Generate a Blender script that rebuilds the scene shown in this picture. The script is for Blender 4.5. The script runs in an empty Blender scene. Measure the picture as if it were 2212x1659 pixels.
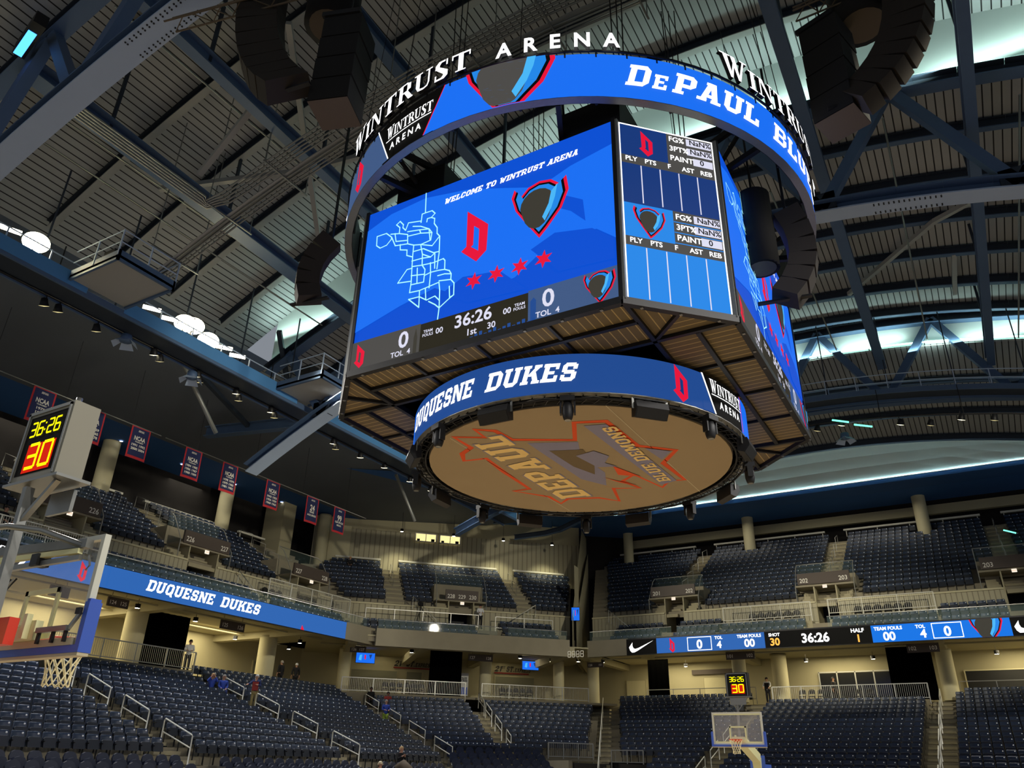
import bpy, math, random
from mathutils import Matrix, Vector
from mathutils.geometry import tessellate_polygon
random.seed(7)
PI = math.pi
S2 = 2 ** .5
sc = bpy.context.scene
COL = sc.collection
# ---------------------------------------------------------------- camera
CP = Vector((8.398, -17.792, 1.925))
HD, PT, RL, FPX = math.radians(30.608), math.radians(26.33), math.radians(1.363), 1681.4
fw = Vector((-math.sin(HD) * math.cos(PT), math.cos(HD) * math.cos(PT), math.sin(PT)))
r0 = Vector((math.cos(HD), math.sin(HD), 0))
u0 = r0.cross(fw)
cr = math.cos(RL) * r0 + math.sin(RL) * u0
cu = -math.sin(RL) * r0 + math.cos(RL) * u0
cam = bpy.data.cameras.new('camera'); co = bpy.data.objects.new('camera', cam); COL.objects.link(co)
cam.sensor_width = 36; cam.lens = FPX / 2212 * 36; cam.clip_end = 400; cam.clip_start = .05
m = Matrix(((cr.x, cu.x, -fw.x, CP.x), (cr.y, cu.y, -fw.y, CP.y), (cr.z, cu.z, -fw.z, CP.z), (0, 0, 0, 1)))
co.matrix_world = m
sc.camera = co
def px(x, y, z):
    d = Vector((x, y, z)) - CP
    zc = d.dot(fw)
    return (1106 + FPX * d.dot(cr) / zc, 829.5 - FPX * d.dot(cu) / zc, zc)
# ---------------------------------------------------------------- view, world, main lights
sc.view_settings.view_transform = 'Standard'; sc.view_settings.look = 'None'
sc.view_settings.gamma = 1; sc.view_settings.use_curve_mapping = False
sc.view_settings.exposure = 0.12
w = bpy.data.worlds.new('world'); sc.world = w; w.use_nodes = True
w.node_tree.nodes['Background'].inputs[0].default_value = (.42, .46, .52, 1)
w.node_tree.nodes['Background'].inputs[1].default_value = .5
def light(kind, name, loc, power, color=(1, 1, 1), aim=None, **kw):
    l = bpy.data.lights.new(name, kind); l.energy = power; l.color = color
    for k, v in kw.items(): setattr(l, k, v)
    o = bpy.data.objects.new(name, l); COL.objects.link(o); o.location = loc
    if aim is not None:
        o.rotation_euler = (Vector(aim) - Vector(loc)).to_track_quat('-Z', 'Y').to_euler()
    return o
WARM = (1, .90, .68)
# flood lights on the two side catwalks and the end catwalk, aimed at the court and stands; the balcony spots are added fill
for i, y in enumerate((-17, -11.5, -6, -0.5, 5, 10.5, 16)):
    for s in (-1, 1):
        light('SPOT', 'flood_lamp', (s * 20.6, y, 18.7), 4300, (1, .96, .9), (s * 2.5, y * .7, 0), spot_size=math.radians(64), spot_blend=.35, shadow_soft_size=.5)
for y in (-6, 2, 10, 18):
    light('SPOT', 'stand_lamp', (-26.2, y, 20.8), 3400, (.95, .96, 1), (-20.5, y, 3), spot_size=math.radians(88), spot_blend=.5, shadow_soft_size=.4)
for (p, q) in (((20, 0, 19), (-28, 6, 13.5)), ((20, 12, 19), (-28, 18, 13.5)), ((20, -4, 19), (-21, 30, 13.5)), ((-19, 0, 19.5), (-6, 36, 13.5)), ((19.5, 4, 19.5), (6, 36, 13.5)), ((-19, 8, 19.5), (10, 38, 13.5))):
    light('SPOT', 'balcony_fill', p, 26000, (1, .93, .74), q, spot_size=math.radians(26), spot_blend=.8, shadow_soft_size=.5)  # unseen spots added to brighten the balcony fronts
light('SPOT', 'stand_lamp', (-23.5, 28.5, 20.8), 1800, (.95, .96, 1), (-17.5, 22.5, 3), spot_size=math.radians(80), spot_blend=.5, shadow_soft_size=.4)
for x in (-11, -2, 7, 15):
    light('SPOT', 'end_lamp', (x, 34.6, 20.2), 3200, (1, .95, .86), (x, 28.5, 3), spot_size=math.radians(84), spot_blend=.5, shadow_soft_size=.4)
# ---------------------------------------------------------------- materials
def lin(h):
    if isinstance(h, str):
        h = [int(h[i:i + 2], 16) / 255 for i in (0, 2, 4)]
    return tuple((c / 12.92 if c <= .04045 else ((c + .055) / 1.055) ** 2.4) for c in h)
MT = {}
def mat(name, hexc, rough=.6, metal=0, emit=0, noise=0, nscale=4, alpha=1, stripe=None, dots=None, spec=.5, pane=False):
    if name in MT: return MT[name]
    M = bpy.data.materials.new(name); M.use_nodes = True; nt = M.node_tree; nd = nt.nodes; b = nd['Principled BSDF']
    c = lin(hexc)
    b.inputs['Base Color'].default_value = (*c, 1)
    b.inputs['Roughness'].default_value = rough; b.inputs['Metallic'].default_value = metal
    b.inputs['Specular IOR Level'].default_value = spec
    if emit:
        b.inputs['Base Color'].default_value = (0.01, 0.01, 0.01, 1)
        b.inputs['Emission Color'].default_value = (*c, 1); b.inputs['Emission Strength'].default_value = emit; b.inputs['Specular IOR Level'].default_value = .05; b.inputs['Roughness'].default_value = .9
    tc = nd.new('ShaderNodeTexCoord') if (noise or stripe or dots) else None
    src = None
    if noise:
        n = nd.new('ShaderNodeTexNoise'); n.inputs['Scale'].default_value = nscale; n.inputs['Detail'].default_value = 5
        nt.links.new(tc.outputs['Object'], n.inputs['Vector'])
        mr = nd.new('ShaderNodeMapRange'); mr.inputs[3].default_value = 1 - noise; mr.inputs[4].default_value = 1 + noise
        nt.links.new(n.outputs['Fac'], mr.inputs[0])
        mx = nd.new('ShaderNodeVectorMath'); mx.operation = 'SCALE'; mx.inputs[0].default_value = c
        nt.links.new(mr.outputs[0], mx.inputs['Scale']); src = mx.outputs[0]
        nt.links.new(src, b.inputs['Base Color'])
    if stripe:       # (axis, period, duty, dark colour): slots of a corrugated or slatted sheet
        ax, per, duty, dk = stripe
        sp = nd.new('ShaderNodeSeparateXYZ'); nt.links.new(tc.outputs['Object'], sp.inputs[0])
        o = sp.outputs[ax]
        a = nd.new('ShaderNodeMath'); a.operation = 'DIVIDE'; a.inputs[1].default_value = per; nt.links.new(o, a.inputs[0])
        f = nd.new('ShaderNodeMath'); f.operation = 'FRACT'; nt.links.new(a.outputs[0], f.inputs[0])
        g = nd.new('ShaderNodeMath'); g.operation = 'LESS_THAN'; g.inputs[1].default_value = duty; nt.links.new(f.outputs[0], g.inputs[0])
        mm = nd.new('ShaderNodeMix'); mm.data_type = 'RGBA'
        mm.inputs[6].default_value = (*c, 1); mm.inputs[7].default_value = (*lin(dk), 1)
        if src: nt.links.new(src, mm.inputs[6])
        nt.links.new(g.outputs[0], mm.inputs[0]); nt.links.new(mm.outputs[2], b.inputs['Base Color'])
    if alpha < 1:
        tr = nd.new('ShaderNodeBsdfTransparent'); mxs = nd.new('ShaderNodeMixShader'); mxs.inputs[0].default_value = alpha
        nt.links.new(tr.outputs[0], mxs.inputs[1]); nt.links.new(b.outputs[0], mxs.inputs[2])
        nt.links.new(mxs.outputs[0], nd['Material Output'].inputs[0])
    MT[name] = M
    return M
mat('concrete', '8d8570', .85, noise=.12, nscale=1.5)
mat('step_edge', 'a39a7d', .85, noise=.1, nscale=3)
mat('cream_paint', 'aaa283', .8, noise=.04, nscale=.6)
mat('cream_ribbed', 'aca58a', .75, stripe=(0, .3, .18, '857f69'))
mat('cream_ribbed_y', 'aca58a', .75, stripe=(1, .3, .18, '857f69'))
mat('light_paint', 'c4bc98', .7, noise=.03)
mat('brown_sign', '4a3f37', .6)
mat('white_letter', 'e8e4d8', .6)
mat('black', '0b0b0c', .6)
mat('curtain', '040404', 1.0, spec=0, noise=.3, nscale=9)
mat('dark_metal', '1c1c1e', .5, .3)
mat('steel', '9a9a94', .35, .85)
mat('housing_beige', '9a9685', .5)
mat('galv', '8b8c88', .45, .6, noise=.1, nscale=14)
mat('rail', 'b3b2aa', .4, .5)
mat('white_rail', 'd4d2c4', .5)
mat('seat_back', '2a3850', .42)
mat('seat_pan', '161d2b', .5)
mat('seat_arm', '0c0e12', .5)
mat('seat_tag', 'ffffff', .5)
mat('soft_seat', '16203a', .45)
mat('blue_soffit', '2a5c9c', .8, noise=.05)
mat('dark_wall', '171311', .9)
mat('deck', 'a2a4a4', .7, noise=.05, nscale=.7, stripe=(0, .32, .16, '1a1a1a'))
mat('deck_flat', '5c626c', .8, noise=.1, nscale=.4)
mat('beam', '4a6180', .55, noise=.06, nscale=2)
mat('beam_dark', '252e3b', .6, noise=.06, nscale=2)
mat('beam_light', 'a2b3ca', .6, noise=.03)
mat('beam_grey', '9c9c98', .6)
mat('cover_white', 'cdd6d2', .8)
mat('led_cove', 'c4fff2', emit=5)
mat('lamp_hot', 'fff6d8', emit=30)
mat('lamp_big', 'fff0c0', emit=60)
mat('lamp_soft', 'fff4c8', emit=4)
mat('lamp_white', 'ffffff', emit=3)
mat('unlit_lens_glow', 'f0e0a0', emit=.9)  # weak yellow glow given to the lenses of unlit lamps
mat('lamp_green', '6fffc9', emit=2)
mat('lamp_blue', '4aa0ff', emit=2.5)
mat('blue_light_tint', '4c86bd', .5)  # blue lamplight on the catwalk panels, put into their base colour
mat('led_blue', '0b5be0', emit=.95)
mat('led_blue2', '0a4fd0', emit=.95)
mat('led_blue3', '1a6ef0', emit=.95)
mat('led_navy', '24509a', emit=.8)
mat('led_navy2', '1c3f86', emit=.75)
mat('led_slate', '4a6696', emit=.7)
mat('led_sky', '2489ea', emit=.9)
mat('led_sky2', '49b4f4', emit=.95)
mat('led_red', 'e5153a', emit=.95)
mat('led_white', 'ffffff', emit=1.5)
mat('led_cyan', 'a8f4f8', emit=1.1)
mat('led_pale', 'dcdcf0', emit=.95)
mat('led_gray', '5f5d5a', emit=.6)
mat('led_dark', '332f22', emit=.6)
mat('led_dim', '4c4940', emit=.6)
mat('led_black', '0d0c0a', emit=.5)
mat('led_orange', 'ffae4a', emit=1.4)
mat('led_ribbon', '2e66b4', emit=.9)
mat('led_ribbon2', '0f73e2', emit=.95)
mat('led_yellow', 'fff200', emit=1.6)
mat('led_redglow', 'e02008', emit=.8)
mat('grille', '6c5d40', .8, stripe=(0, .2, .12, 'b49c66'))
mat('grille_y', '6c5d40', .8, stripe=(1, .2, .12, 'b49c66'))
mat('canvas', 'a08d6e', .85, noise=.04, nscale=.8)
mat('print_orange', 'e2521c', .8)
mat('print_blue', '8785a0', .8)
mat('print_gold', 'f0d088', .8)
mat('print_brown', '6f5f45', .8)
mat('banner_blue', '1b2350', .8, noise=.08)
mat('banner_red', 'b8262e', .8)
mat('wood_floor', 'b9a383', .4, noise=.1, nscale=3, stripe=(0, .09, .06, '9c8768'))
mat('pad_blue', '4263c4', .4)
mat('pad_tan', 'c9bd9c', .5)
mat('pad_red', 'e03a20', .45)
mat('frame_white', 'dcdccc', .45, .2)
mat('glass', 'ffffff', .03, alpha=.12)
mat('glass_rail', 'a9c9c0', .03, alpha=.06)
mat('line_cream', 'e8e6b0', .5)
mat('net', 'f0e6b8', .7)
mat('rim', 'e0481c', .4)
mat('skin', 'b98a70', .6)
mat('skin_dark', '6f4a3a', .6)
mat('hair_blond', 'c9a878', .7)
mat('hair_grey', 'a8a098', .7)
mat('hair_dark', '1a1512', .7)
mat('cloth_blue', '2c48a8', .8)
mat('cloth_navy', '1c2a5c', .8)
mat('cloth_black', '141317', .85)
mat('cloth_green', '8fa83c', .8)
mat('cloth_khaki', '9c8d5c', .8)
mat('cloth_white', 'd8d8d8', .8)
mat('cloth_red', '8a2a24', .8)
mat('shutter', '7d7b66', .7, stripe=(2, .12, .1, '69675a'))
mat('window_lit', 'ffe9a0', emit=1.1)
mat('window_dark', '1a1a16', .2)
mat('paper', 'c8c8c4', .7)
mat('blue_paint', '2a4fb0', .5)
mat('exit_red', 'ff9a70', emit=1.2)
mat('exit_white', 'fff0dd', emit=1.0)
# ---------------------------------------------------------------- mesh builder
class MB:
    def __init__(s, M=None):
        s.v = []; s.f = []; s.m = []; s.mats = []; s.M = M or Matrix.Identity(4); s.sm = set()
    def mi(s, name):
        if name not in s.mats: s.mats.append(name)
        return s.mats.index(name)
    def add(s, vs, fs, mt, smooth=False):
        o = len(s.v); M = s.M
        s.v += [tuple(M @ Vector(p)) for p in vs]
        k = s.mi(mt)
        for f in fs:
            if smooth: s.sm.add(len(s.f))
            s.f.append(tuple(i + o for i in f)); s.m.append(k)
        return s
    def quad(s, a, b, c, d, mt): return s.add([a, b, c, d], [(0, 1, 2, 3)], mt)
    def poly(s, pts, mt): return s.add(pts, [tuple(range(len(pts)))], mt)
    def box(s, x0, y0, z0, x1, y1, z1, mt):
        v = [(x, y, z) for z in (z0, z1) for y in (y0, y1) for x in (x0, x1)]
        return s.add(v, [(0, 2, 3, 1), (4, 5, 7, 6), (0, 1, 5, 4), (2, 6, 7, 3), (1, 3, 7, 5), (0, 4, 6, 2)], mt)
    def bar(s, p, q, w, h, mt, up=(0, 0, 1)):
        p, q = Vector(p), Vector(q); d = (q - p).normalized(); up = Vector(up)
        if abs(d.dot(up)) > .98: up = Vector((1, 0, 0))
        a = d.cross(up).normalized() * (w / 2); b = d.cross(a).normalized() * (h / 2)
        v = [p - a - b, p + a - b, p + a + b, p - a + b, q - a - b, q + a - b, q + a + b, q - a + b]
        return s.add(v, [(0, 1, 2, 3), (7, 6, 5, 4), (0, 4, 5, 1), (1, 5, 6, 2), (2, 6, 7, 3), (3, 7, 4, 0)], mt)
    def ibeam(s, p, q, w, h, mt, up=(0, 0, 1), t=.05, mt2=None):
        p, q, up = Vector(p), Vector(q), Vector(up); d = (q - p).normalized()
        side = d.cross(up).normalized(); u2 = side.cross(d).normalized()
        s.bar(p - u2 * (h / 2), q - u2 * (h / 2), w, t, mt2 or mt, u2); s.bar(p + u2 * (h / 2), q + u2 * (h / 2), w, t, mt, u2)
        s.bar(p, q, t, h - t, mt, u2); return s
    def tube(s, pts, r, mt, n=6, closed=False):
        pts = [Vector(p) for p in pts]; N = len(pts); vs = []; fs = []
        for i, p in enumerate(pts):
            a = pts[i - 1] if (i or closed) else p; b = pts[(i + 1) % N] if (i < N - 1 or closed) else p
            d = (b - a).normalized(); up = Vector((0, 0, 1)) if abs(d.z) < .9 else Vector((1, 0, 0))
            e = d.cross(up).normalized(); g = d.cross(e).normalized(); rr = r[i] if isinstance(r, (list, tuple)) else r
            vs += [p + (e * math.cos(2 * PI * k / n) + g * math.sin(2 * PI * k / n)) * rr for k in range(n)]
        for i in range(N if closed else N - 1):
            for k in range(n):
                j = (i + 1) % N
                fs.append((i * n + k, i * n + (k + 1) % n, j * n + (k + 1) % n, j * n + k))
        if not closed: fs += [tuple(range(n)), tuple(range((N - 1) * n, N * n))[::-1]]
        return s.add(vs, fs, mt, smooth=n > 5)
    def lathe(s, prof, mt, n=20, c=(0, 0, 0)):
        vs = [(c[0] + r * math.cos(2 * PI * k / n), c[1] + r * math.sin(2 * PI * k / n), c[2] + z) for r, z in prof for k in range(n)]
        fs = [(i * n + k, i * n + (k + 1) % n, (i + 1) * n + (k + 1) % n, (i + 1) * n + k) for i in range(len(prof) - 1) for k in range(n)]
        return s.add(vs, fs, mt, smooth=True)
    def arc(s, R0, R1, z0, z1, a0, a1, n, mt):      # solid ring segment, angles in degrees
        vs = []; fs = []
        for i in range(n + 1):
            t = math.radians(a0 + (a1 - a0) * i / n); c, q = math.cos(t), math.sin(t)
            vs += [(R0 * c, R0 * q, z0), (R1 * c, R1 * q, z0), (R1 * c, R1 * q, z1), (R0 * c, R0 * q, z1)]
        for i in range(n):
            for k in range(4):
                fs.append((i * 4 + k, i * 4 + (k + 1) % 4, i * 4 + 4 + (k + 1) % 4, i * 4 + 4 + k))
        return s.add(vs, fs, mt)
    def build(s, name, parent=None, world=True, kind=None, label=None):
        me = bpy.data.meshes.new(name); me.from_pydata(s.v, [], s.f)
        for n in s.mats: me.materials.append(MT[n])
        me.polygons.foreach_set('material_index', s.m)
        if s.sm: me.polygons.foreach_set('use_smooth', [i in s.sm for i in range(len(s.f))])
        me.update()
        o = bpy.data.objects.new(name, me); COL.objects.link(o)
        if parent:
            o.parent = parent
            if world: o.location = -parent.location
        if kind: o['kind'] = kind
        if label: o['label'] = label
        return o
def thing(name, label, cat, loc=(0, 0, 0), group=None, rotz=0):
    o = bpy.data.objects.new(name, None); COL.objects.link(o); o.location = loc; o.rotation_euler = (0, 0, rotz); o.empty_display_size = .2
    o['label'] = label; o['category'] = cat
    if group: o['group'] = group
    return o
def tag(o, label, cat, group=None, kind=None):
    o['label'] = label; o['category'] = cat
    if group: o['group'] = group
    if kind: o['kind'] = kind
    return o
def dup(root, loc, rotz=None, label=None, group=None):
    r = root.copy(); COL.objects.link(r); r.location = loc
    if rotz is not None: r.rotation_euler = (0, 0, rotz)
    if label: r['label'] = label
    if group: r['group'] = group
    for ch in list(root.children):
        c = ch.copy(); COL.objects.link(c); c.parent = r
        for g in list(ch.children):
            d = g.copy(); COL.objects.link(d); d.parent = c
    return r
def T(loc, rz=0, rx=0, ry=0, s=1):
    return Matrix.Translation(loc) @ Matrix.Rotation(rz, 4, 'Z') @ Matrix.Rotation(ry, 4, 'Y') @ Matrix.Rotation(rx, 4, 'X') @ Matrix.Diagonal((s, s, s, 1))
# ---------------------------------------------------------------- lettering
_tc = {}
def sans(txt, bold=.012):
    k = (txt, bold)
    if k in _tc: return _tc[k]
    cu_ = bpy.data.curves.new('t', 'FONT'); cu_.body = txt; cu_.size = 1; cu_.offset = bold; cu_.resolution_u = 3
    ob = bpy.data.objects.new('t', cu_); me = bpy.data.meshes.new_from_object(ob)
    v = [(p.co.x, p.co.y) for p in me.vertices]; f = [tuple(p.vertices) for p in me.polygons]
    bpy.data.objects.remove(ob); bpy.data.curves.remove(cu_); bpy.data.meshes.remove(me)
    cap = .73
    v = [(x / cap, y / cap) for x, y in v]
    x0 = min(p[0] for p in v); w_ = max(p[0] for p in v) - x0
    v = [(x - x0, y) for x, y in v]
    _tc[k] = (v, f, w_); return _tc[k]
def _R(x0, y0, x1, y1): return [(x0, y0), (x1, y0), (x1, y1), (x0, y1)]
def _Q(*a): return [(a[i], a[i + 1]) for i in range(0, len(a), 2)]
SL = {  # chunky slab capitals, unit height
 'D': (.82, [_R(.06, 0, .28, 1), _R(0, 0, .3, .15), _R(0, .85, .3, 1), _R(.25, 0, .62, .2), _R(.25, .8, .62, 1), _R(.57, .2, .79, .8), _Q(.6, 0, .79, .2, .57, .2), _Q(.6, 1, .79, .8, .57, .8)]),
 'U': (.86, [_R(.07, .18, .29, 1), _R(0, .85, .36, 1), _R(.54, .18, .76, 1), _R(.48, .85, .84, 1), _R(.22, 0, .6, .22), _Q(.07, .2, .24, 0, .3, .22), _Q(.76, .2, .58, 0, .5, .22)]),
 'Q': (.84, [_R(.04, .2, .26, .8), _R(.56, .2, .78, .8), _R(.2, 0, .62, .2), _R(.2, .8, .62, 1), _Q(.04, .2, .22, 0, .26, .2), _Q(.78, .2, .6, 0, .56, .2), _Q(.04, .8, .22, 1, .26, .8), _Q(.78, .8, .6, 1, .56, .8), _Q(.45, .3, .62, -.14, .84, -.14, .6, .34)]),
 'O': (.82, [_R(.04, .2, .26, .8), _R(.56, .2, .78, .8), _R(.2, 0, .62, .2), _R(.2, .8, .62, 1), _Q(.04, .2, .22, 0, .26, .2), _Q(.78, .2, .6, 0, .56, .2), _Q(.04, .8, .22, 1, .26, .8), _Q(.78, .8, .6, 1, .56, .8)]),
 'C': (.8, [_R(.04, .2, .26, .8), _R(.56, .64, .76, .84), _R(.56, .16, .76, .36), _R(.2, 0, .62, .2), _R(.2, .8, .62, 1), _Q(.04, .2, .22, 0, .26, .2), _Q(.76, .2, .6, 0, .56, .2), _Q(.04, .8, .22, 1, .26, .8), _Q(.76, .8, .6, 1, .56, .8)]),
 'E': (.76, [_R(.06, 0, .28, 1), _R(0, 0, .72, .18), _R(0, .82, .7, 1), _R(.25, .42, .54, .58), _R(.56, .1, .72, .34), _R(.56, .68, .7, .9)]),
 'S': (.76, [_R(.05, .5, .26, .84), _R(.5, .14, .71, .5), _R(.16, .8, .6, 1), _R(.14, 0, .6, .2), _R(.16, .4, .6, .6), _R(.52, .66, .7, .92), _R(.05, .08, .22, .34), _Q(.05, .84, .2, 1, .26, .8), _Q(.71, .18, .58, 0, .5, .2)]),
 'N': (.9, [_R(.07, 0, .27, 1), _R(0, 0, .34, .14), _R(0, .86, .25, 1), _R(.62, 0, .82, 1), _R(.55, .86, .9, 1), _Q(.07, 1, .3, 1, .82, 0, .6, 0)]),
 'K': (.88, [_R(.07, 0, .29, 1), _R(0, 0, .36, .15), _R(0, .85, .36, 1), _Q(.25, .42, .56, .9, .8, .9, .42, .4), _Q(.38, .6, .62, .6, .82, .1, .58, .1), _R(.5, .85, .84, 1), _R(.52, 0, .88, .15)]),
 'P': (.78, [_R(.07, 0, .29, 1), _R(0, 0, .38, .15), _R(0, .85, .3, 1), _R(.25, .8, .6, 1), _R(.25, .34, .6, .52), _R(.54, .5, .75, .84), _Q(.58, 1, .75, .84, .54, .84), _Q(.58, .34, .75, .5, .54, .5)]),
 'A': (.9, [_Q(.1, 0, .3, 0, .54, 1, .34, 1), _Q(.58, 0, .8, 0, .62, 1, .4, 1), _R(.25, .22, .65, .38), _R(0, 0, .36, .15), _R(.52, 0, .9, .15), _R(.26, .86, .62, 1)]),
 'L': (.74, [_R(.07, 0, .29, 1), _R(0, 0, .7, .18), _R(0, .85, .38, 1), _R(.53, .1, .7, .38)]),
 'B': (.82, [_R(.07, 0, .29, 1), _R(0, 0, .3, .15), _R(0, .85, .3, 1), _R(.25, .82, .64, 1), _R(.25, .42, .64, .58), _R(.25, 0, .64, .18), _R(.56, .58, .74, .84), _R(.57, .16, .78, .46), _Q(.6, 1, .74, .82, .56, .82), _Q(.62, 0, .78, .18, .57, .18)]),
 'W': (1.1, [_Q(.08, 1, .3, 1, .42, 0, .24, 0), _Q(.3, 0, .42, 0, .62, .8, .46, .8), _Q(.46, .8, .62, .8, .8, 0, .6, 0), _Q(.62, 0, .8, 0, 1.02, 1, .8, 1), _R(0, .86, .38, 1), _R(.72, .86, 1.1, 1)]),
 'M': (1.08, [_R(.07, 0, .27, 1), _R(.78, 0, .98, 1), _R(0, 0, .34, .14), _R(.7, 0, 1.06, .14), _R(0, .86, .3, 1), _R(.75, .86, 1.06, 1), _Q(.1, 1, .34, 1, .62, .3, .46, .2), _Q(.72, 1, .96, 1, .6, .2, .44, .3)]),
 'T': (.82, [_R(.3, 0, .52, 1), _R(.2, 0, .62, .15), _R(.02, .82, .8, 1), _R(.02, .64, .18, .9), _R(.64, .64, .8, .9)]),
 'R': (.86, [_R(.07, 0, .29, 1), _R(0, 0, .36, .15), _R(0, .85, .3, 1), _R(.25, .82, .6, 1), _R(.25, .38, .6, .54), _R(.54, .5, .75, .86), _Q(.36, .42, .6, .42, .82, .08, .58, .08), _R(.54, 0, .86, .15)]),
 'I': (.42, [_R(.1, 0, .32, 1), _R(0, 0, .42, .15), _R(0, .85, .42, 1)]),
 ' ': (.4, []), '.': (.3, [_R(.05, 0, .25, .2)]),
 '1': (.5, [_R(.15, 0, .4, 1), _R(.02, .7, .2, .88)]), '2': (.74, [_R(.04, .62, .24, .86), _R(.16, .8, .6, 1), _R(.5, .5, .7, .86), _Q(.5, .56, .7, .56, .3, .18, .04, .1), _R(.04, 0, .7, .2)]),
 'X': (.86, [_Q(.02, 0, .26, 0, .8, 1, .56, 1), _Q(.06, 1, .32, 1, .84, 0, .58, 0)]),
}
def _se(*a): return a
SE = {  # high-contrast serif capitals
 'W': (1.2, [_Q(.12, 1, .32, 1, .5, 0, .4, 0), _Q(.4, 0, .5, 0, .66, .95, .6, .95), _Q(.46, 1, .66, 1, .84, 0, .74, 0), _Q(.74, 0, .84, 0, 1.08, 1, 1.0, 1), _R(0, .95, .44, 1), _R(.88, .95, 1.2, 1)]),
 'I': (.4, [_R(.1, 0, .28, .82), _R(0, 0, .38, .05), _R(0, .77, .38, .82)]),
 'N': (.86, [_R(.1, 0, .17, .8), _R(.66, 0, .73, .82), _Q(.08, .82, .28, .82, .73, 0, .62, 0), _R(0, 0, .28, .05), _R(0, .77, .22, .82), _R(.55, .77, .84, .82)]),
 'T': (.78, [_R(.28, 0, .47, .82), _R(.18, 0, .57, .05), _R(.02, .75, .73, .82), _R(.02, .6, .07, .8), _R(.68, .6, .73, .8)]),
 'R': (.8, [_R(.1, 0, .28, .82), _R(0, 0, .38, .05), _R(0, .77, .3, .82), _R(.2, .76, .5, .82), _R(.2, .38, .5, .44), _R(.5, .46, .68, .74), _Q(.48, .82, .68, .7, .5, .66), _Q(.48, .38, .68, .5, .5, .54), _Q(.34, .42, .54, .42, .8, .03, .6, 0), _R(.6, 0, .82, .05)]),
 'U': (.84, [_R(.1, .2, .28, .82), _R(.64, .2, .71, .82), _R(0, .77, .38, .82), _R(.54, .77, .82, .82), _Q(.1, .22, .2, .02, .45, -.02, .45, .06, .28, .1, .28, .22), _Q(.71, .22, .64, .04, .45, -.02, .45, .05, .6, .1, .64, .22)]),
 'S': (.66, [_Q(.06, .5, .06, .7, .2, .84, .46, .84, .46, .77, .3, .76, .24, .66, .24, .56), _Q(.06, .54, .24, .58, .58, .32, .58, .14, .5, .1), _Q(.58, .3, .58, .1, .44, -.02, .1, -.02, .1, .06, .32, .06, .4, .14, .4, .3), _R(.5, .58, .56, .84), _R(.06, -.02, .12, .24)]),
 ' ': (.4, []), 'st': (0, [])}
def glyphs(txt, F, shear=0, gap=.06):
    vs = []; fs = []; x = 0
    for ch in txt:
        w_, ps = F[ch]
        for p in ps:
            o = len(vs); vs += [(x + a + shear * b, b) for a, b in p]; fs.append(tuple(range(o, o + len(p))))
        x += w_ + gap
    return vs, fs, x - gap
def slab(txt, shear=.22): return glyphs(txt, SL, shear)
def serif(txt, shear=0): return glyphs(txt, SE, shear, .03)
def put(mb, g, fn, h, mt, x=0, y=0, align='l', width=None, lay=1):
    v, f, w_ = g; sx = h if width is None else width / w_
    W_ = w_ * sx; ox = x - (W_ / 2 if align == 'c' else W_ if align == 'r' else 0)
    if len(v) == sum(len(q) for q in f):      # overlapping strokes: nudge each one so none are coplanar
        k = 0; vs = []
        for j, q in enumerate(f):
            vs += [fn(ox + a * sx, y + b * h, lay + .035 * (j % 12)) for a, b in v[k:k + len(q)]]; k += len(q)
        mb.add(vs, f, mt)
    else: mb.add([fn(ox + a * sx, y + b * h, lay) for a, b in v], f, mt)
def clip(p, ax, val, sgn):
    out = []
    for i in range(len(p)):
        a, b = p[i - 1], p[i]; da, db = sgn * (a[ax] - val), sgn * (b[ax] - val)
        if da * db < 0:
            t = da / (da - db); out.append(tuple(a[k] + t * (b[k] - a[k]) for k in (0, 1)))
        if db >= 0: out.append(b)
    return out
def tri(p):
    return [tuple(t) for t in tessellate_polygon([[Vector((a, b, 0)) for a, b in p]])]
def flatpoly(mb, pts, fn, mt, lay=1, yr=None, step=None):
    # a filled 2D polygon laid on a surface; yr clips it in height; step cuts it into strips for curved surfaces
    polys = [[pts[i] for i in t] for t in tri(pts)]
    if yr: polys = [q for q in (clip(clip(p, 1, yr[0], 1), 1, yr[1], -1) for p in polys) if len(q) > 2]
    if step:
        out = []
        for p in polys:
            x0 = min(a for a, b in p); x1 = max(a for a, b in p); n = max(1, math.ceil((x1 - x0) / step))
            for i in range(n):
                q = clip(clip(p, 0, x0 + (x1 - x0) * i / n, 1), 0, x0 + (x1 - x0) * (i + 1) / n, -1)
                if len(q) > 2: out.append(q)
        polys = out
    for p in polys: mb.add([fn(a, b, lay) for a, b in p], [tuple(range(len(p)))], mt)
def flatline(mb, pts, w_, fn, mt, lay=1):
    for a, b in zip(pts, pts[1:]):
        dx, dy = b[0] - a[0], b[1] - a[1]; L = math.hypot(dx, dy)
        if L < 1e-5: continue
        nx, ny = -dy / L * w_ / 2, dx / L * w_ / 2; ex, ey = dx / L * w_ * .4, dy / L * w_ * .4
        mb.add([fn(a[0] + nx - ex, a[1] + ny - ey, lay), fn(a[0] - nx - ex, a[1] - ny - ey, lay), fn(b[0] - nx + ex, b[1] - ny + ey, lay), fn(b[0] + nx + ex, b[1] + ny + ey, lay)], [(0, 1, 2, 3)], mt)
def rect(mb, x0, y0, x1, y1, fn, mt, lay=1, n=1):
    for i in range(n):
        a = x0 + (x1 - x0) * i / n; b = x0 + (x1 - x0) * (i + 1) / n
        mb.add([fn(a, y0, lay), fn(b, y0, lay), fn(b, y1, lay), fn(a, y1, lay)], [(0, 1, 2, 3)], mt)
DO = [(.12, 1.57), (.73, .97), (.71, .23), (.44, 0), (0, .42), (.14, .52)]
DI = [(.34, 1.05), (.49, .91), (.49, .28), (.28, .46), (.34, .5)]
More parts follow.
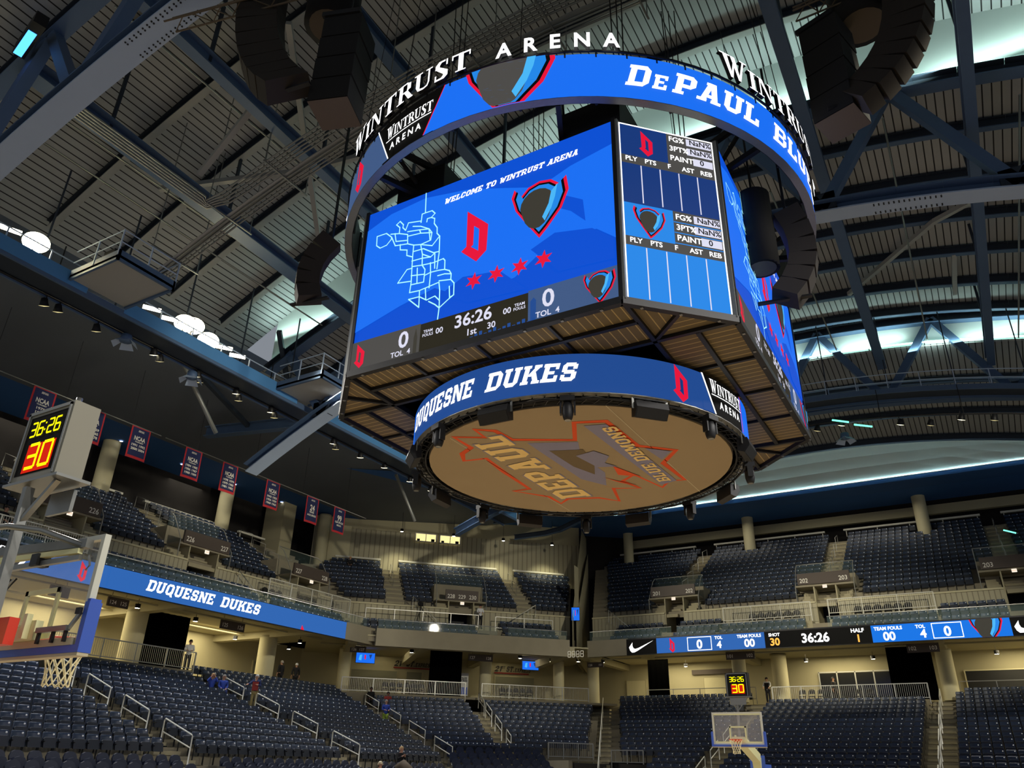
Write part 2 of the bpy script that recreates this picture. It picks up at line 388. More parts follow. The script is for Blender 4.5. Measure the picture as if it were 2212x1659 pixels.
def dlogo(mb, fn, cx, cy, h, mt='led_red', hole='led_blue', lay=2, wx=1, **k):
    s_ = h / 1.57; P = lambda L: [(cx + (a - .38) * s_ * wx, cy + (b - .785) * s_) for a, b in L]
    flatpoly(mb, P(DO), fn, mt, lay, **k); flatpoly(mb, P(DI), fn, hole, lay + 1, **k)
SH = [(.96, .94), (1, .68), (.88, .40), (.63, .12), (.5, 0), (.27, .32), (.08, .6), (0, .86), (.05, 1), (.16, .82), (.3, .95), (.5, 1.0), (.7, .96), (.84, .84)]
def crest(mb, fn, cx, cy, h, lay=2, wx=1, dark='led_dim', **k):   # plain two-tone shield in the club colours
    def P(s_, dx=0, dy=0): return [(cx + (a - .5) * h * .92 * s_ * wx + dx, cy + (b - .52) * h * s_ + dy) for a, b in SH]
    flatpoly(mb, P(1), fn, 'led_red', lay, **k); flatpoly(mb, P(.9), fn, 'led_black', lay + 1, **k)
    flatpoly(mb, P(.82), fn, 'led_sky', lay + 2, **k)
    E_ = [(cx + h * wx * (.27 * math.cos(t) * (1 if math.sin(t) > 0 else .9) - .03), cy + h * (.06 + (.27 if math.sin(t) > 0 else .42) * math.sin(t))) for t in [i * PI / 9 for i in range(18)]]
    flatpoly(mb, E_, fn, dark, lay + 3, **k)
    flatpoly(mb, [(cx + a * h * wx, cy + b * h) for a, b in [(.06, -.2), (.16, .0), (.2, .2), (.3, .3), (.26, .08), (.2, -.1), (.1, -.28)]], fn, 'led_sky2', lay + 4, **k)
def flatfn(O, ux, uy, n, e=.012):
    O, ux, uy, n = Vector(O), Vector(ux), Vector(uy), Vector(n)
    return lambda a, b, l=0: tuple(O + ux * a + uy * b + n * (e * l))
def cylfn(R_, th0, z0, e=.012):
    return lambda a, b, l=0: ((R_ + e * l) * math.cos(math.radians(th0) + a / R_), (R_ + e * l) * math.sin(math.radians(th0) + a / R_), z0 + b)
MAP = [[(1.91,4.73),(1.94,4.09),(1.84,4.09),(1.83,3.83)],[(1.94,4.09),(2.15,4.08),(2.25,3.96),(2.14,3.87),(2.02,3.88),(2.01,3.78)],[(2.14,3.87),(2.25,3.8),(2.25,3.64),(2.35,3.48),(2.36,3.3),(2.45,3.18),(2.47,2.68),(2.45,2.4),(2.44,2.22)],[(0.41,3.9),(0.72,3.89),(0.91,3.7),(0.9,3.63),(0.77,3.5),(0.56,3.48),(0.43,3.6),(0.41,3.9)],[(0.87,3.81),(1.15,3.73),(1.15,3.92),(1.03,4.05),(1.14,4.12),(1.26,3.97),(1.25,3.88),(1.35,3.76),(1.42,3.97),(1.82,3.88),(1.83,3.83)],[(0.91,3.7),(1.06,3.38),(1.46,3.3),(1.43,3.6),(1.15,3.73)],[(1.01,3.78),(1.07,3.51),(1.42,3.42)],[(1.22,3.36),(1.24,3.19),(1.46,3.11),(1.47,2.94),(1.66,2.83)],[(1.58,3.8),(1.83,3.71),(2.1,3.53),(2.2,3.38),(2.18,3.16),(1.88,3.13),(1.66,3.19)],[(1.42,3.69),(1.8,3.61),(2.1,3.53)],[(1.46,3.54),(1.85,3.49),(2.2,3.38)],[(1.46,3.3),(1.66,3.19),(1.66,2.83),(1.67,2.54),(1.69,2.08),(1.67,1.78)],[(1.88,3.13),(1.96,2.81),(1.98,2.48)],[(1.68,2.99),(1.98,2.97),(2.3,2.74),(2.47,2.72)],[(1.65,2.71),(1.96,2.69),(2.22,2.64),(2.34,2.72)],[(1.67,2.54),(1.98,2.48),(2.08,2.32),(2.07,1.96),(1.69,2.0)],[(1.27,2.18),(1.52,2.5),(1.68,2.49)],[(1.27,2.18),(1.66,2.11)],[(1.84,2.44),(1.87,1.98)],[(1.67,2.27),(2.05,2.19)],[(1.98,2.48),(2.32,2.44),(2.61,2.46),(2.66,2.39),(2.67,2.13),(2.81,2.05),(2.87,1.94),(2.87,1.78),(2.97,1.65),(2.98,1.32),(2.85,1.25),(2.59,1.08),(2.46,1.21)],[(2.23,2.47),(2.26,2.14),(2.25,1.74)],[(2.1,2.15),(2.26,2.18),(2.5,2.16),(2.67,2.13)],[(1.67,1.78),(1.86,1.76),(1.97,1.75),(2.53,1.81),(2.57,1.57),(2.59,1.08)],[(2.53,1.85),(2.87,1.78)],[(1.97,1.75),(1.99,1.27),(1.66,1.59),(1.98,1.57),(2.2,1.41),(2.44,1.45),(2.58,1.29)],[(2.14,1.76),(2.18,1.43)],[(2.48,2.01),(2.68,2.0),(2.87,1.94)],[(2.84,1.6),(2.87,1.28),(2.98,1.32)],[(2.59,1.08),(2.57,0.78)],[(2.44,3.18),(2.24,2.97),(1.88,3.13)],[(2.34,2.72),(2.37,2.26)],[(2.27,1.35),(2.46,1.21)],[(1.43,3.6),(1.46,3.3)],[(1.85,3.49),(1.8,3.61)],[(2.1,3.53),(2.16,3.16)],[(1.96,2.81),(2.22,2.64)]]
# ================================================================ centre-hung scoreboard
HW, HA, SZ0, SZ1 = 3.543, 5.357, 10.41, 15.18
sb = thing('scoreboard', 'huge octagonal centre-hung video scoreboard with bright blue screens and LED rings above and below', 'scoreboard', (0, 0, 9.2))
def main_screen(k):
    a = k * PI / 2; R_ = lambda x, y: Vector((x * math.cos(a) - y * math.sin(a), x * math.sin(a) + y * math.cos(a), 0))
    fn = flatfn(R_(-HW, -HA) + Vector((0, 0, SZ0)), R_(1, 0), (0, 0, 1), R_(0, -1))
    W_ = 7.086; H_ = 4.77; b = MB()
    rect(b, 0, 0, W_, H_, fn, 'led_blue2', 0)
    flatpoly(b, [(.02, .8), (.02, 4.2), (.8, 4.5), (1.9, 4.6), (3.2, 4.35), (4.3, 3.95), (5.2, 3.6), (6.0, 3.9), (7.05, 4.1), (7.05, 1.5), (6.6, 1.9), (5.6, 2.0), (4.6, 1.3), (3.4, 1.1), (2.4, 1.7), (1.4, 1.5), (.02, 1.1)], fn, 'led_blue3', 1)
    flatpoly(b, [(5.7, 3.2), (6.3, 2.8), (6.35, 2.2), (6.0, 2.6), (5.4, 3.0)], fn, 'led_blue2', 2)
    flatpoly(b, [(3.4, 1.0), (2.6, 1.45), (3.2, 1.75), (4.2, 1.6), (4.9, .9)], fn, 'led_blue2', 2)
    flatpoly(b, [(5.0, 1.9), (5.6, 2.15), (6.5, 1.95), (7.0, 1.5), (7.0, 1.0), (5.7, 1.1)], fn, 'led_blue2', 2)
    for l in MAP: flatline(b, l, .03, fn, 'led_cyan', 3)
    def sh(pts, cx, cy, s_): return [(cx + x * s_, cy + y * s_) for x, y in pts]
    o = [(3.12 + x, 2.06 + y) for x, y in DO]; i_ = [(3.12 + x, 2.06 + y) for x, y in DI]
    flatpoly(b, o, fn, 'led_red', 3); flatpoly(b, i_, fn, 'led_blue3', 4)
    crest(b, fn, 5.22, 2.98, 1.62, 3)
    for cx in (3.52, 4.12, 4.73, 5.33):
        P = []
        for j in range(12):
            rr = .235 if j % 2 == 0 else .1; t = PI / 2 - .12 + j * PI / 6
            P.append((cx + rr * math.cos(t), 1.535 + rr * math.sin(t)))
        flatpoly(b, P, fn, 'led_red', 3)
    put(b, slab('WELCOME TO WINTRUST ARENA', .3), fn, .16, 'led_white', 2.5, 4.13, width=3.7, lay=3)
    # score strip
    rect(b, 0, 0, 2.1, .79, fn, 'led_gray', 3); rect(b, 2.1, 0, 4.96, .77, fn, 'led_dark', 3); rect(b, 4.96, 0, W_, .81, fn, 'led_slate', 3)
    for q in range(14): rect(b, 3.5 + q * .12, 0, 3.58 + q * .12, .05 + .04 * ((q * 7) % 3), fn, 'led_navy', 4)
    flatpoly(b, [(5.02, .03), (5.02, .52), (5.1, .6), (5.16, .52), (5.16, .03)], fn, 'led_navy', 4)
    flatpoly(b, [(1.93, .03), (1.93, .45), (1.98, .7), (2.03, .45), (2.03, .03)], fn, 'led_dim', 4)
    for t, x, y, h, al in (('0', 1.64, .27, .44, 'c'), ('TOL  4', 1.58, .06, .14, 'c'), ('TEAM', 2.34, .49, .075, 'c'), ('FOULS', 2.34, .39, .075, 'c'), ('00', 2.66, .38, .15, 'c'), ('36:26', 3.57, .38, .33, 'c'),
                           ('1st', 3.56, .1, .17, 'c'), ('30', 4.06, .13, .16, 'c'), ('00', 4.45, .38, .15, 'c'), ('TEAM', 4.76, .49, .075, 'c'), ('FOULS', 4.76, .39, .075, 'c'), ('0', 5.46, .28, .44, 'c'), ('TOL  4', 5.44, .06, .14, 'c')):
        put(b, sans(t, .02), fn, h, 'led_pale', x, y, al, lay=5)
    dlogo(b, fn, .32, .38, .68, hole='led_gray', lay=4, wx=.95)
    crest(b, fn, 6.64, .4, .8, 4)
    return b
m0 = main_screen(0).build('main_screen', sb, label='wide blue screen with the welcome message and the map')
def turn(o, k):      # copies a part about the scoreboard's axis
    c = o.copy(); COL.objects.link(c); c.parent = sb
    a = k * PI / 2; c.rotation_euler = (0, 0, a); return c
for k in (1, 2, 3): turn(m0, k)
def corner_screen():
    d = Vector((1, 1, 0)).normalized(); n = Vector((1, -1, 0)).normalized()
    O = Vector((HW, -HA, SZ0)) + d * .10
    fn = flatfn(O, d, (0, 0, 1), n); W_ = 2.38; H_ = 4.77; b = MB()
    rect(b, -.02, 0, W_ + .02, H_, fn, 'led_white', 0)
    u = lambda x: .05 + x * (W_ - .1); v = lambda y: H_ - .05 - y * (H_ - .1)
    def rc(x0, y0, x1, y1, mt, l=1): rect(b, u(x0), v(y1), u(x1), v(y0), fn, mt, l)
    def tx(t, x, y, h, mt='led_white', l=4, al='c'): put(b, sans(t, .018), fn, h, mt, u(x), v(y) - h / 2, al, lay=l)
    for y0, bg, cell in ((0, 'led_navy2', 'led_navy2'), (.478, 'led_sky', 'led_sky')):
        rc(0, y0, .5, y0 + .19, bg); rc(.5, y0, 1, y0 + .19, 'led_gray'); rc(0, y0 + .19, 1, y0 + .24, 'led_gray')
        rc(0, y0 + .24, 1, (y0 + .478) if y0 == 0 else 1, cell)
        for x in (.2, .4, .6, .8): rc(x - .006, y0 + .245, x + .006, (y0 + .47) if y0 == 0 else .995, 'led_pale', 2)
        for t, x in (('PLY', .1), ('PTS', .3), ('F', .5), ('AST', .7), ('REB', .9)): tx(t, x, y0 + .215, .13)
        for i, (t, q) in enumerate((('FG%', 'NaN%'), ('3PT%', 'NaN%'), ('PAINT', '0'))):
            yy = y0 + .035 + i * .06
            if y0: rc(.5, yy + .027, 1, yy + .032, 'led_sky', 2)
            tx(t, .52 if 1 else .5, yy, .15, al='l'); rc(.71 if i < 2 else .77, yy - .022, .985, yy + .022, 'led_pale', 3); tx(q, .86, yy, .15, 'led_black', 5)
    dlogo(b, fn, u(.27), v(.1), .72, hole='led_navy2', lay=2)
    crest(b, fn, u(.25), v(.575), .82, 2)
    return b
c0 = corner_screen().build('corner_screen', sb, label='narrow corner screen with two tables of team statistics')
for k in (1, 2, 3): turn(c0, k)
# body, frames
b = MB()
oc = [(HW, -HA), (HA, -HW), (HA, HW), (HW, HA), (-HW, HA), (-HA, HW), (-HA, -HW), (-HW, -HA)]
oi = [(x * .985, y * .985) for x, y in oc]
for i in range(8):
    p, q = oi[i], oi[(i + 1) % 8]
    b.quad((*p, SZ0 - .02), (*q, SZ0 - .02), (*q, SZ1 + .05), (*p, SZ1 + .05), 'black')
b.poly([(*p, SZ1 + .05) for p in oi], 'black')
b.build('screen_housing', sb)
b = MB()
for x, y in oc:
    b.bar((x, y, SZ0 - .05), (x, y, SZ1 + .06), .09, .09, 'dark_metal')
for s in (-1, 1):      # pale edge trims beside the big screens
    for k in range(4):
        M_ = Matrix.Rotation(k * PI / 2, 4, 'Z'); b.M = M_
        b.box(s * (HW + .03), -HA - .03, SZ0 - .02, s * (HW + .1), -HA + .06, SZ1, 'galv')
b.M = Matrix.Identity(4)
b.build('corner_frame', sb)
# underside frame and louvred panels
b = MB()
for i in range(8):
    p, q = oc[i], oc[(i + 1) % 8]; b.bar((*p, SZ0 - .06), (*q, SZ0 - .06), .14, .16, 'dark_metal')
def chord(v):     # half length of a line at offset v across the octagon
    return HA if abs(v) <= HW else HA - (abs(v) - HW)
for v in (-4.5, -3.57, 3.57, 4.5):
    L = HW + .0 if abs(v) > 4 else chord(v)
    b.bar((-L, v, SZ0 - .05), (L, v, SZ0 - .05), .1, .14, 'dark_metal'); b.bar((v, -L, SZ0 - .05), (v, L, SZ0 - .05), .1, .14, 'dark_metal')
for s in (-1, 1):
    for t in (-1, 1): b.bar((s * 3.57, t * 3.57, SZ0 - .05), (s * 4.5, t * 4.5, SZ0 - .05), .08, .12, 'dark_metal')
    for t in (-1.8, 0, 1.8):
        b.bar((t, s * 3.57, SZ0 - .05), (t, s * HA, SZ0 - .05), .07, .1, 'dark_metal'); b.bar((s * 3.57, t, SZ0 - .05), (s * HA, t, SZ0 - .05), .07, .1, 'dark_metal')
b.build('underside_frame', sb)
def panel(pts, mt):
    q = MB(); q.poly([(x, y, SZ0 - .03) for x, y in pts], mt); q.poly([(x, y, SZ0) for x, y in pts][::-1], mt); return q.build('louvred_panel', sb)
for s in (-1, 1):
    for (y0, y1) in ((3.6, 4.46), (4.54, 5.3)):
        for (x0, x1) in ((-3.5, -1.84), (-1.76, -.04), (.04, 1.76), (1.84, 3.5)):
            panel([(x0, s * y0), (x1, s * y0), (x1, s * y1), (x0, s * y1)], 'grille'); panel([(s * y0, x0), (s * y1, x0), (s * y1, x1), (s * y0, x1)], 'grille_y')
    for t in (-1, 1):
        panel([(s * 3.6, t * 3.62), (s * 5.2, t * 3.62), (s * 4.45, t * 4.4)], 'grille_y'); panel([(s * 3.6, t * 3.66), (s * 4.4, t * 4.48), (s * 3.6, t * 5.24)], 'grille')
b = MB()       # small lugs along the lower edge
for i in range(8):
    p, q = Vector((*oc[i], SZ0 - .13)), Vector((*oc[(i + 1) % 8], SZ0 - .13)); n = 8 if i % 2 == 1 else 3
    for j in range(n):
        c = p.lerp(q, (j + .5) / n); b.box(c.x - .03, c.y - .03, c.z - .03, c.x + .03, c.y + .03, c.z + .03, 'galv')
b.build('edge_lugs', sb)
# upper ring
RT, ZT0, ZT1 = 6.87, 15.45, 16.78
b = MB(); b.arc(RT - .22, RT - .015, ZT0, ZT1, 0, 360, 72, 'dark_metal'); b.arc(RT - .2, RT, ZT0 - .015, ZT0, 0, 360, 72, 'galv')
for k in range(24):
    t = math.radians(k * 15); c, q = math.cos(t), math.sin(t); b.bar((c * (RT - .24), q * (RT - .24), ZT0), (c * (RT - .24), q * (RT - .24), ZT1), .06, .06, 'dark_metal')
ur = b.build('upper_ring', sb, label='large dark upper ring carrying a blue LED band')
def quarter(k):
    b = MB(); fn = cylfn(RT, 0, ZT0); D = math.radians; H_ = ZT1 - ZT0
    A = lambda deg: D(deg + 90 * k) * RT
    for a0, a1, mt in ((-144, -108.8, 'led_slate'), (-108.8, -93.5, 'led_black'), (-93.5, 36, 'led_blue3')):
        rect(b, A(a0), 0, A(a1), H_, fn, mt, 0, 30)
    flatpoly(b, [(A(-112), H_), (A(-106.5), 0), (A(-105), 0), (A(-105), H_)], fn, 'led_black', 1, step=.3)
    flatpoly(b, [(A(-110), H_), (A(-108.8), H_), (A(-108.8), 0), (A(-106.6), 0)], fn, 'led_black', 1, step=.3)
    flatpoly(b, [(A(-108.9), 0), (A(-112), H_), (A(-111.7), H_), (A(-106.3), 0), (A(-106.6), 0)], fn, 'led_slate', 2, step=.3)
    flatpoly(b, [(A(-112.0), H_), (A(-111.65), H_), (A(-106.2), 0), (A(-106.55), 0)], fn, 'led_white', 3)
    flatpoly(b, [(A(-96), 0), (A(-91.1), H_), (A(-90.8), H_), (A(-90), H_), (A(-90), 0)], fn, 'led_blue3', 1, step=.3)
    flatpoly(b, [(A(-96), 0), (A(-91.3), H_), (A(-91.0), H_), (A(-95.7), 0)], fn, 'led_red', 2)
    flatpoly(b, [(A(-93.5), H_), (A(-91.2), H_), (A(-93.5), H_ * .5)], fn, 'led_black', 2)
    dlogo(b, fn, A(-120.7), H_ * .5, 1.25, hole='led_slate', lay=2, wx=.9)
    put(b, serif('WINTRUST'), fn, .4, 'led_white', A(-107.7), .66, width=A(-93.6) - A(-107.7), lay=4)
    rect(b, A(-107.6), .58, A(-94), .61, fn, 'led_white', 4, 5)
    put(b, sans('A R E N A', .02), fn, .22, 'led_white', A(-106), .24, width=A(-96.5) - A(-106), lay=4)
    crest(b, fn, A(-77.4), H_ * .62, 2.5, 2, dark='led_gray', yr=(0, H_), step=.35)
    put(b, slab('D', .25), fn, .66, 'led_white', A(-54.8), .36, lay=3)
    put(b, slab('E', .25), fn, .46, 'led_white', A(-49.6), .36, lay=3)
    put(b, slab('PAUL', .25), fn, .66, 'led_white', A(-45.6), .36, width=A(-24.6) - A(-45.6), lay=3)
    put(b, slab('BLU', .25), fn, .66, 'led_white', A(-20), .36, width=A(-4) - A(-20), lay=3)
    put(b, slab('E', .25), fn, .66, 'led_white', A(-3.2), .36, lay=3)
    o = b.build('led_band', ur, world=False); 
for k in (0, 2): quarter(k)
# glowing letters standing on the ring
rl = MB(); rl.arc(RT + .02, RT + .06, ZT1 + .03, ZT1 + .08, 0, 360, 72, 'dark_metal')
for k in range(60):
    t = math.radians(k * 6); rl.bar((math.cos(t) * RT, math.sin(t) * RT, ZT1 - .1), (math.cos(t) * RT, math.sin(t) * RT, ZT1 + .06), .03, .03, 'dark_metal')
rl.build('letter_rail', sb)
def ring_word(F, txt, th0, th1, h, z, big=None):
    v0, f0, w_ = glyphs(txt, F, 0, .05 if F is SE else .3) if F is not None else sans('  '.join(txt), .03)
    L = math.radians(th1 - th0) * 6.95; s_ = L / w_
    g = MB()
    for lay, mt in ((0, 'dark_metal'), (8, 'led_white')):
        fn = cylfn(6.93, th0, z); g.add([fn(a * s_, b_ * h, lay) for a, b_ in v0], f0, mt)
    # side walls of the letters
    g2 = MB(); fn = cylfn(6.93, th0, z)
    for f in f0:
        if F is None: continue
        for i in range(len(f)):
            a, c = v0[f[i]], v0[f[(i + 1) % len(f)]]
            g.add([fn(a[0] * s_, a[1] * h, 0), fn(c[0] * s_, c[1] * h, 0), fn(c[0] * s_, c[1] * h, 8), fn(a[0] * s_, a[1] * h, 8)], [(0, 1, 2, 3)], 'dark_metal')
    return g.build('channel_letters', sb, label='glowing white letters reading ' + txt.title())
for k in range(4):
    ring_word(SE, 'WINTRUST', -124.4 + 90 * k, -84.6 + 90 * k, .74, ZT1 + .08)
    ring_word(None, 'ARENA', -79.4 + 90 * k, -55.6 + 90 * k, .46, ZT1 + .08)
# spokes and gear between ring and body
b = MB()
for k in range(8):
    t = math.radians(22.5 + 45 * k); c, q = math.cos(t), math.sin(t)
    for z in (15.5, 16.6): b.bar((c * 2, q * 2, z), (c * 6.65, q * 6.65, z), .12, .16, 'dark_metal')
    b.bar((c * 5.2, q * 5.2, 15.5), (c * 6.5, q * 6.5, 16.6), .08, .08, 'dark_metal')
for k in range(4):
    t = math.radians(45 + 90 * k); c, q = math.cos(t), math.sin(t); b.bar((c * 4, q * 4, 15.2), (c * 4, q * 4, 17.4), .2, .2, 'dark_metal')
for s in (-1, 1):
    b.bar((s * 2.8, -2.8, 17.4), (s * 2.8, 2.8, 17.4), .2, .25, 'dark_metal'); b.bar((-2.8, s * 2.8, 17.4), (2.8, s * 2.8, 17.4), .2, .25, 'dark_metal')
b.build('support_truss', sb)
for (x, y) in ((-2.0, -4.6), (2.9, -4.6), (-4.6, 1), (4.6, 1), (0, 4.6)):
    b = MB(); b.box(x - .75, y - .6, 15.3, x + .75, y + .6, 16.15, 'black'); b.build('equipment_case', sb)
# lower ring
RB, ZB0, ZB1 = 4.42, 9.29, 10.23
b = MB(); b.arc(RB - .16, RB - .015, ZB0, ZB1, 0, 360, 64, 'dark_metal'); b.arc(RB - .16, RB, ZB0 - .02, ZB0, 0, 360, 64, 'galv')
lr = b.build('lower_ring', sb, label='dark lower ring carrying a blue LED band')
b = MB(); fn = cylfn(RB, 0, ZB0); H_ = ZB1 - ZB0; A = lambda d: math.radians(d) * RB
rect(b, A(-136), 0, A(-24), H_, fn, 'led_navy', 0, 60); rect(b, A(-24), 0, A(-2), H_, fn, 'led_black', 0, 12); rect(b, A(-2), 0, A(224), H_, fn, 'led_blue3', 0, 80)
flatpoly(b, [(A(-24.9), H_), (A(-20), 0), (A(-24.9), 0)], fn, 'led_navy', 1, step=.3); flatpoly(b, [(A(-24.9), H_), (A(-24.2), H_), (A(-19.3), 0), (A(-20), 0)], fn, 'led_white', 2)
flatpoly(b, [(A(-2.3), 0), (A(-2.3), H_), (A(-1.8), H_), (A(-1.8), 0)], fn, 'led_red', 2)
put(b, serif('WINTRUST'), fn, .34, 'led_white', A(-21.6), .52, width=A(-2.9) - A(-21.6), lay=3); rect(b, A(-21), .46, A(-3), .485, fn, 'led_white', 3, 6)
put(b, sans('A R E N A', .02), fn, .19, 'led_white', A(-17.5), .18, width=A(-5) - A(-17.5), lay=3)
put(b, slab('DUQUESNE', .25), fn, .45, 'led_white', A(-133), .25, width=A(-97.5) - A(-133), lay=3); put(b, slab('DUKES', .25), fn, .45, 'led_white', A(-92.8), .25, width=A(-65.3) - A(-92.8), lay=3)
dlogo(b, fn, A(-33.4), H_ / 2, .92, hole='led_navy2', lay=2, wx=.95)
b.build('led_band', lr, world=False)
# printed canvas disc under the lower ring
b = MB(); n = 64; zc = 9.17
b.poly([(3.97 * math.cos(2 * PI * k / n), -3.97 * math.sin(2 * PI * k / n), zc) for k in range(n)], 'canvas')
b.lathe([(3.97, zc), (4.0, zc + .12), (3.6, zc + .16)], 'canvas', n)
def dfn(a, b_, l=0): return (a, b_, zc - .006 * l)
OUT = [(-2.57, .85), (-2.05, .87), (-2.01, -.65), (-1.89, -1.69), (-2.51, -1.81), (-2.26, -2.35), (-1.83, -2.59), (-1.81, -3.4), (-1.14, -3.02), (-1.1, -3.57), (-.61, -3.24), (-.53, -2.58), (.75, -1.89), (1.19, -2.86), (1.9, -2.61), (1.97, -2.58), (2.05, -.81), (2.8, -.08), (2.2, .66), (2.25, 2.2), (1.81, 2.08), (1.42, 2.54), (1.1, 1.2), (.7, 1.5), (.9, 2.3), (.2, 2.0), (-.12, 3.16), (-.6, 2.6), (-1.41, 2.3), (-1.83, 2.6), (-1.9, 1.82)]
flatpoly(b, OUT, dfn, 'print_orange', 1); cx_ = sum(p[0] for p in OUT) / len(OUT); cy_ = sum(p[1] for p in OUT) / len(OUT)
def shrink(P, d):
    out = []; N = len(P)
    for i in range(N):
        a, c, e = Vector(P[i - 1]), Vector(P[i]), Vector(P[(i + 1) % N])
        n1 = (c - a).normalized(); n2 = (e - c).normalized(); n1 = Vector((-n1.y, n1.x)); n2 = Vector((-n2.y, n2.x)); q = (n1 + n2)
        q = q.normalized() if q.length > .2 else n1
        out.append((c.x + q.x * d, c.y + q.y * d))
    return out
ar = sum(OUT[i - 1][0] * OUT[i][1] - OUT[i][0] * OUT[i - 1][1] for i in range(len(OUT)))
flatpoly(b, shrink(OUT, .15 if ar > 0 else -.15), dfn, 'canvas', 2)
flatpoly(b, [(-.35, -2.2), (.8, -1.7), (.45, -.8), (.5, .6), (.1, 1.6), (-.3, .8)], dfn, 'print_blue', 3)
flatpoly(b, [(-.1, -1.5), (.7, -1.2), (.55, -.2), (.2, .6), (-.05, -.2)], dfn, 'print_brown', 4)
flatpoly(b, [(.35, -.9), (.9, -1.0), (1.1, -.5), (.8, -.1), (1.0, .3), (.5, .1)], dfn, 'print_blue', 5)
for q in ([(.9, .2), (1.25, 1.3), (.75, .9)], [(.3, .9), (.95, 2.1), (.55, 1.5)], [(0, 1.4), (.5, 2.7), (.2, 1.9)]): flatpoly(b, q, dfn, 'print_orange', 5)
flatpoly(b, [(1.35, -2.55), (1.86, -2.4), (2.0, 2.05), (1.5, 2.2)], dfn, 'print_blue', 4)
flatpoly(b, [(2.1, -.6), (2.6, -.1), (2.2, .35)], dfn, 'print_blue', 4)
def tfn(x0, y0): return lambda a, b_, l=0: (x0 - b_, y0 - a, zc - .006 * l)      # reads along -Y seen from below
put(b, slab('DEPAUL', .1), lambda a, b_, l=0: (-.62 - b_, 2.28 - a, zc - .006 * l), 1.0, 'print_blue', 0, 0, width=5.3, lay=3)
put(b, slab('DEPAUL', .1), lambda a, b_, l=0: (-.66 - b_, 2.22 - a, zc - .006 * l), .92, 'print_gold', 0, 0, width=5.2, lay=4)
put(b, slab('BLUE DEMONS', .1), lambda a, b_, l=0: (1.88 - b_ + a * .03, 1.95 - a, zc - .006 * l), .34, 'print_gold', 0, 0, width=4.2, lay=6)
for x in (-1.9, 2.25): flatline(b, [(x, -3.3), (x, 3.3)], .02, dfn, 'pad_tan', 1)
dc = b.build('canvas_disc', sb, label='round tan canvas printed with the team emblem and lettering')
# truss ring, cables
b = MB()
for R_, z in ((4.08, 9.16), (4.36, 9.16), (4.22, 9.42)):
    b.tube([(R_ * math.cos(2 * PI * k / 48), R_ * math.sin(2 * PI * k / 48), z) for k in range(48)], .028, 'dark_metal', 5, True)
for k in range(96):
    a = 2 * PI * k / 96; e = 2 * PI * (k + .5) / 96
    b.bar((4.08 * math.cos(a), 4.08 * math.sin(a), 9.16), (4.36 * math.cos(e), 4.36 * math.sin(e), 9.16), .02, .02, 'dark_metal'); b.bar((4.36 * math.cos(a), 4.36 * math.sin(a), 9.16), (4.22 * math.cos(e), 4.22 * math.sin(e), 9.42), .02, .02, 'dark_metal')
b.build('truss_ring', sb)
b = MB()
for s_ in range(3):
    P = []
    for k in range(96):
        a = 2 * PI * k / 96; rr = 4.15 + .1 * s_ + .03 * math.sin(k * (1.3 + s_)); P.append((rr * math.cos(a), rr * math.sin(a), 9.22 - .1 * abs(math.sin(k * .8 + s_)) * .6))
    b.tube(P, .012, 'black' if s_ < 2 else 'galv', 4, True)
b.build('cable_loops', sb)
# hanging hub column + cables up to the roof
b = MB(); b.lathe([(1.2, 9.5), (1.2, 15.2)], 'black', 16)
for z in (9.6, 10.1):
    for k in range(8):
        t = math.radians(45 * k + 22.5); b.bar((1.2 * math.cos(t), 1.2 * math.sin(t), z), (4.25 * math.cos(t), 4.25 * math.sin(t), z), .08, .08, 'dark_metal')
b.build('hub', sb)
b = MB()
for k in range(4):
    t = math.radians(45 + 90 * k)
    for d in (-.12, 0, .1): b.tube([(4 * math.cos(t) + d, 4 * math.sin(t), 17.4), (4 * math.cos(t) + d * 2, 4 * math.sin(t) + d, 28.4)], .02, 'black', 4)
for k in range(12):
    t = math.radians(15 + 30 * k); b.tube([(6.8 * math.cos(t), 6.8 * math.sin(t), 16.8), (6.2 * math.cos(t), 6.2 * math.sin(t), 28.0)], .012, 'black', 4)
b.build('hoist_cables', sb)
# speakers and moving lights under the lower ring: things of their own
WHERE = {-90: 'under the U of DUKES', -45: 'below the red letter D', 0: 'at the right rim, beside the blue band', 45: 'at the lower right rim', 90: 'at the bottom rim, right of the middle', 135: 'at the bottom rim, left of the middle', 180: 'at the lower left rim', -135: 'at the left rim under the ring'}
for a, wh in WHERE.items():
    th = math.radians(a + 1); R_ = 4.42
    t = thing('loudspeaker', 'wedge-shaped black loudspeaker hung %s of the round canvas' % wh if 'rim' in wh else 'wedge-shaped black loudspeaker hung from the lower ring ' + wh, 'speaker', (R_ * math.cos(th), R_ * math.sin(th), 9.0), 'loudspeakers around the lower ring', th)
    b = MB(); P = [(-.12, .1), (.12, .1), (.16, -.06), (.02, -.26), (-.14, -.2)]
    w_ = .38; vs = [(x, s_ * w_, z) for s_ in (-1, 1) for x, z in P]; fs = [(0, 1, 2, 3, 4), (9, 8, 7, 6, 5)] + [(i, i + 5, (i + 1) % 5 + 5, (i + 1) % 5) for i in range(5)]
    b.add(vs, fs, 'dark_metal'); b.build('cabinet', t, world=False)
    b = MB(); b.add([(.165, -.36, -.07), (.165, .36, -.07), (.03, .36, -.255), (.03, -.36, -.255)], [(0, 1, 2, 3)], 'black'); b.build('speaker_grille', t, world=False)
    b = MB(); b.bar((0, -.4, -.05), (0, -.4, .2), .05, .02, 'galv'); b.bar((0, .4, -.05), (0, .4, .2), .05, .02, 'galv'); b.bar((0, -.4, .2), (0, .4, .2), .04, .03, 'dark_metal'); b.build('bracket', t, world=False)
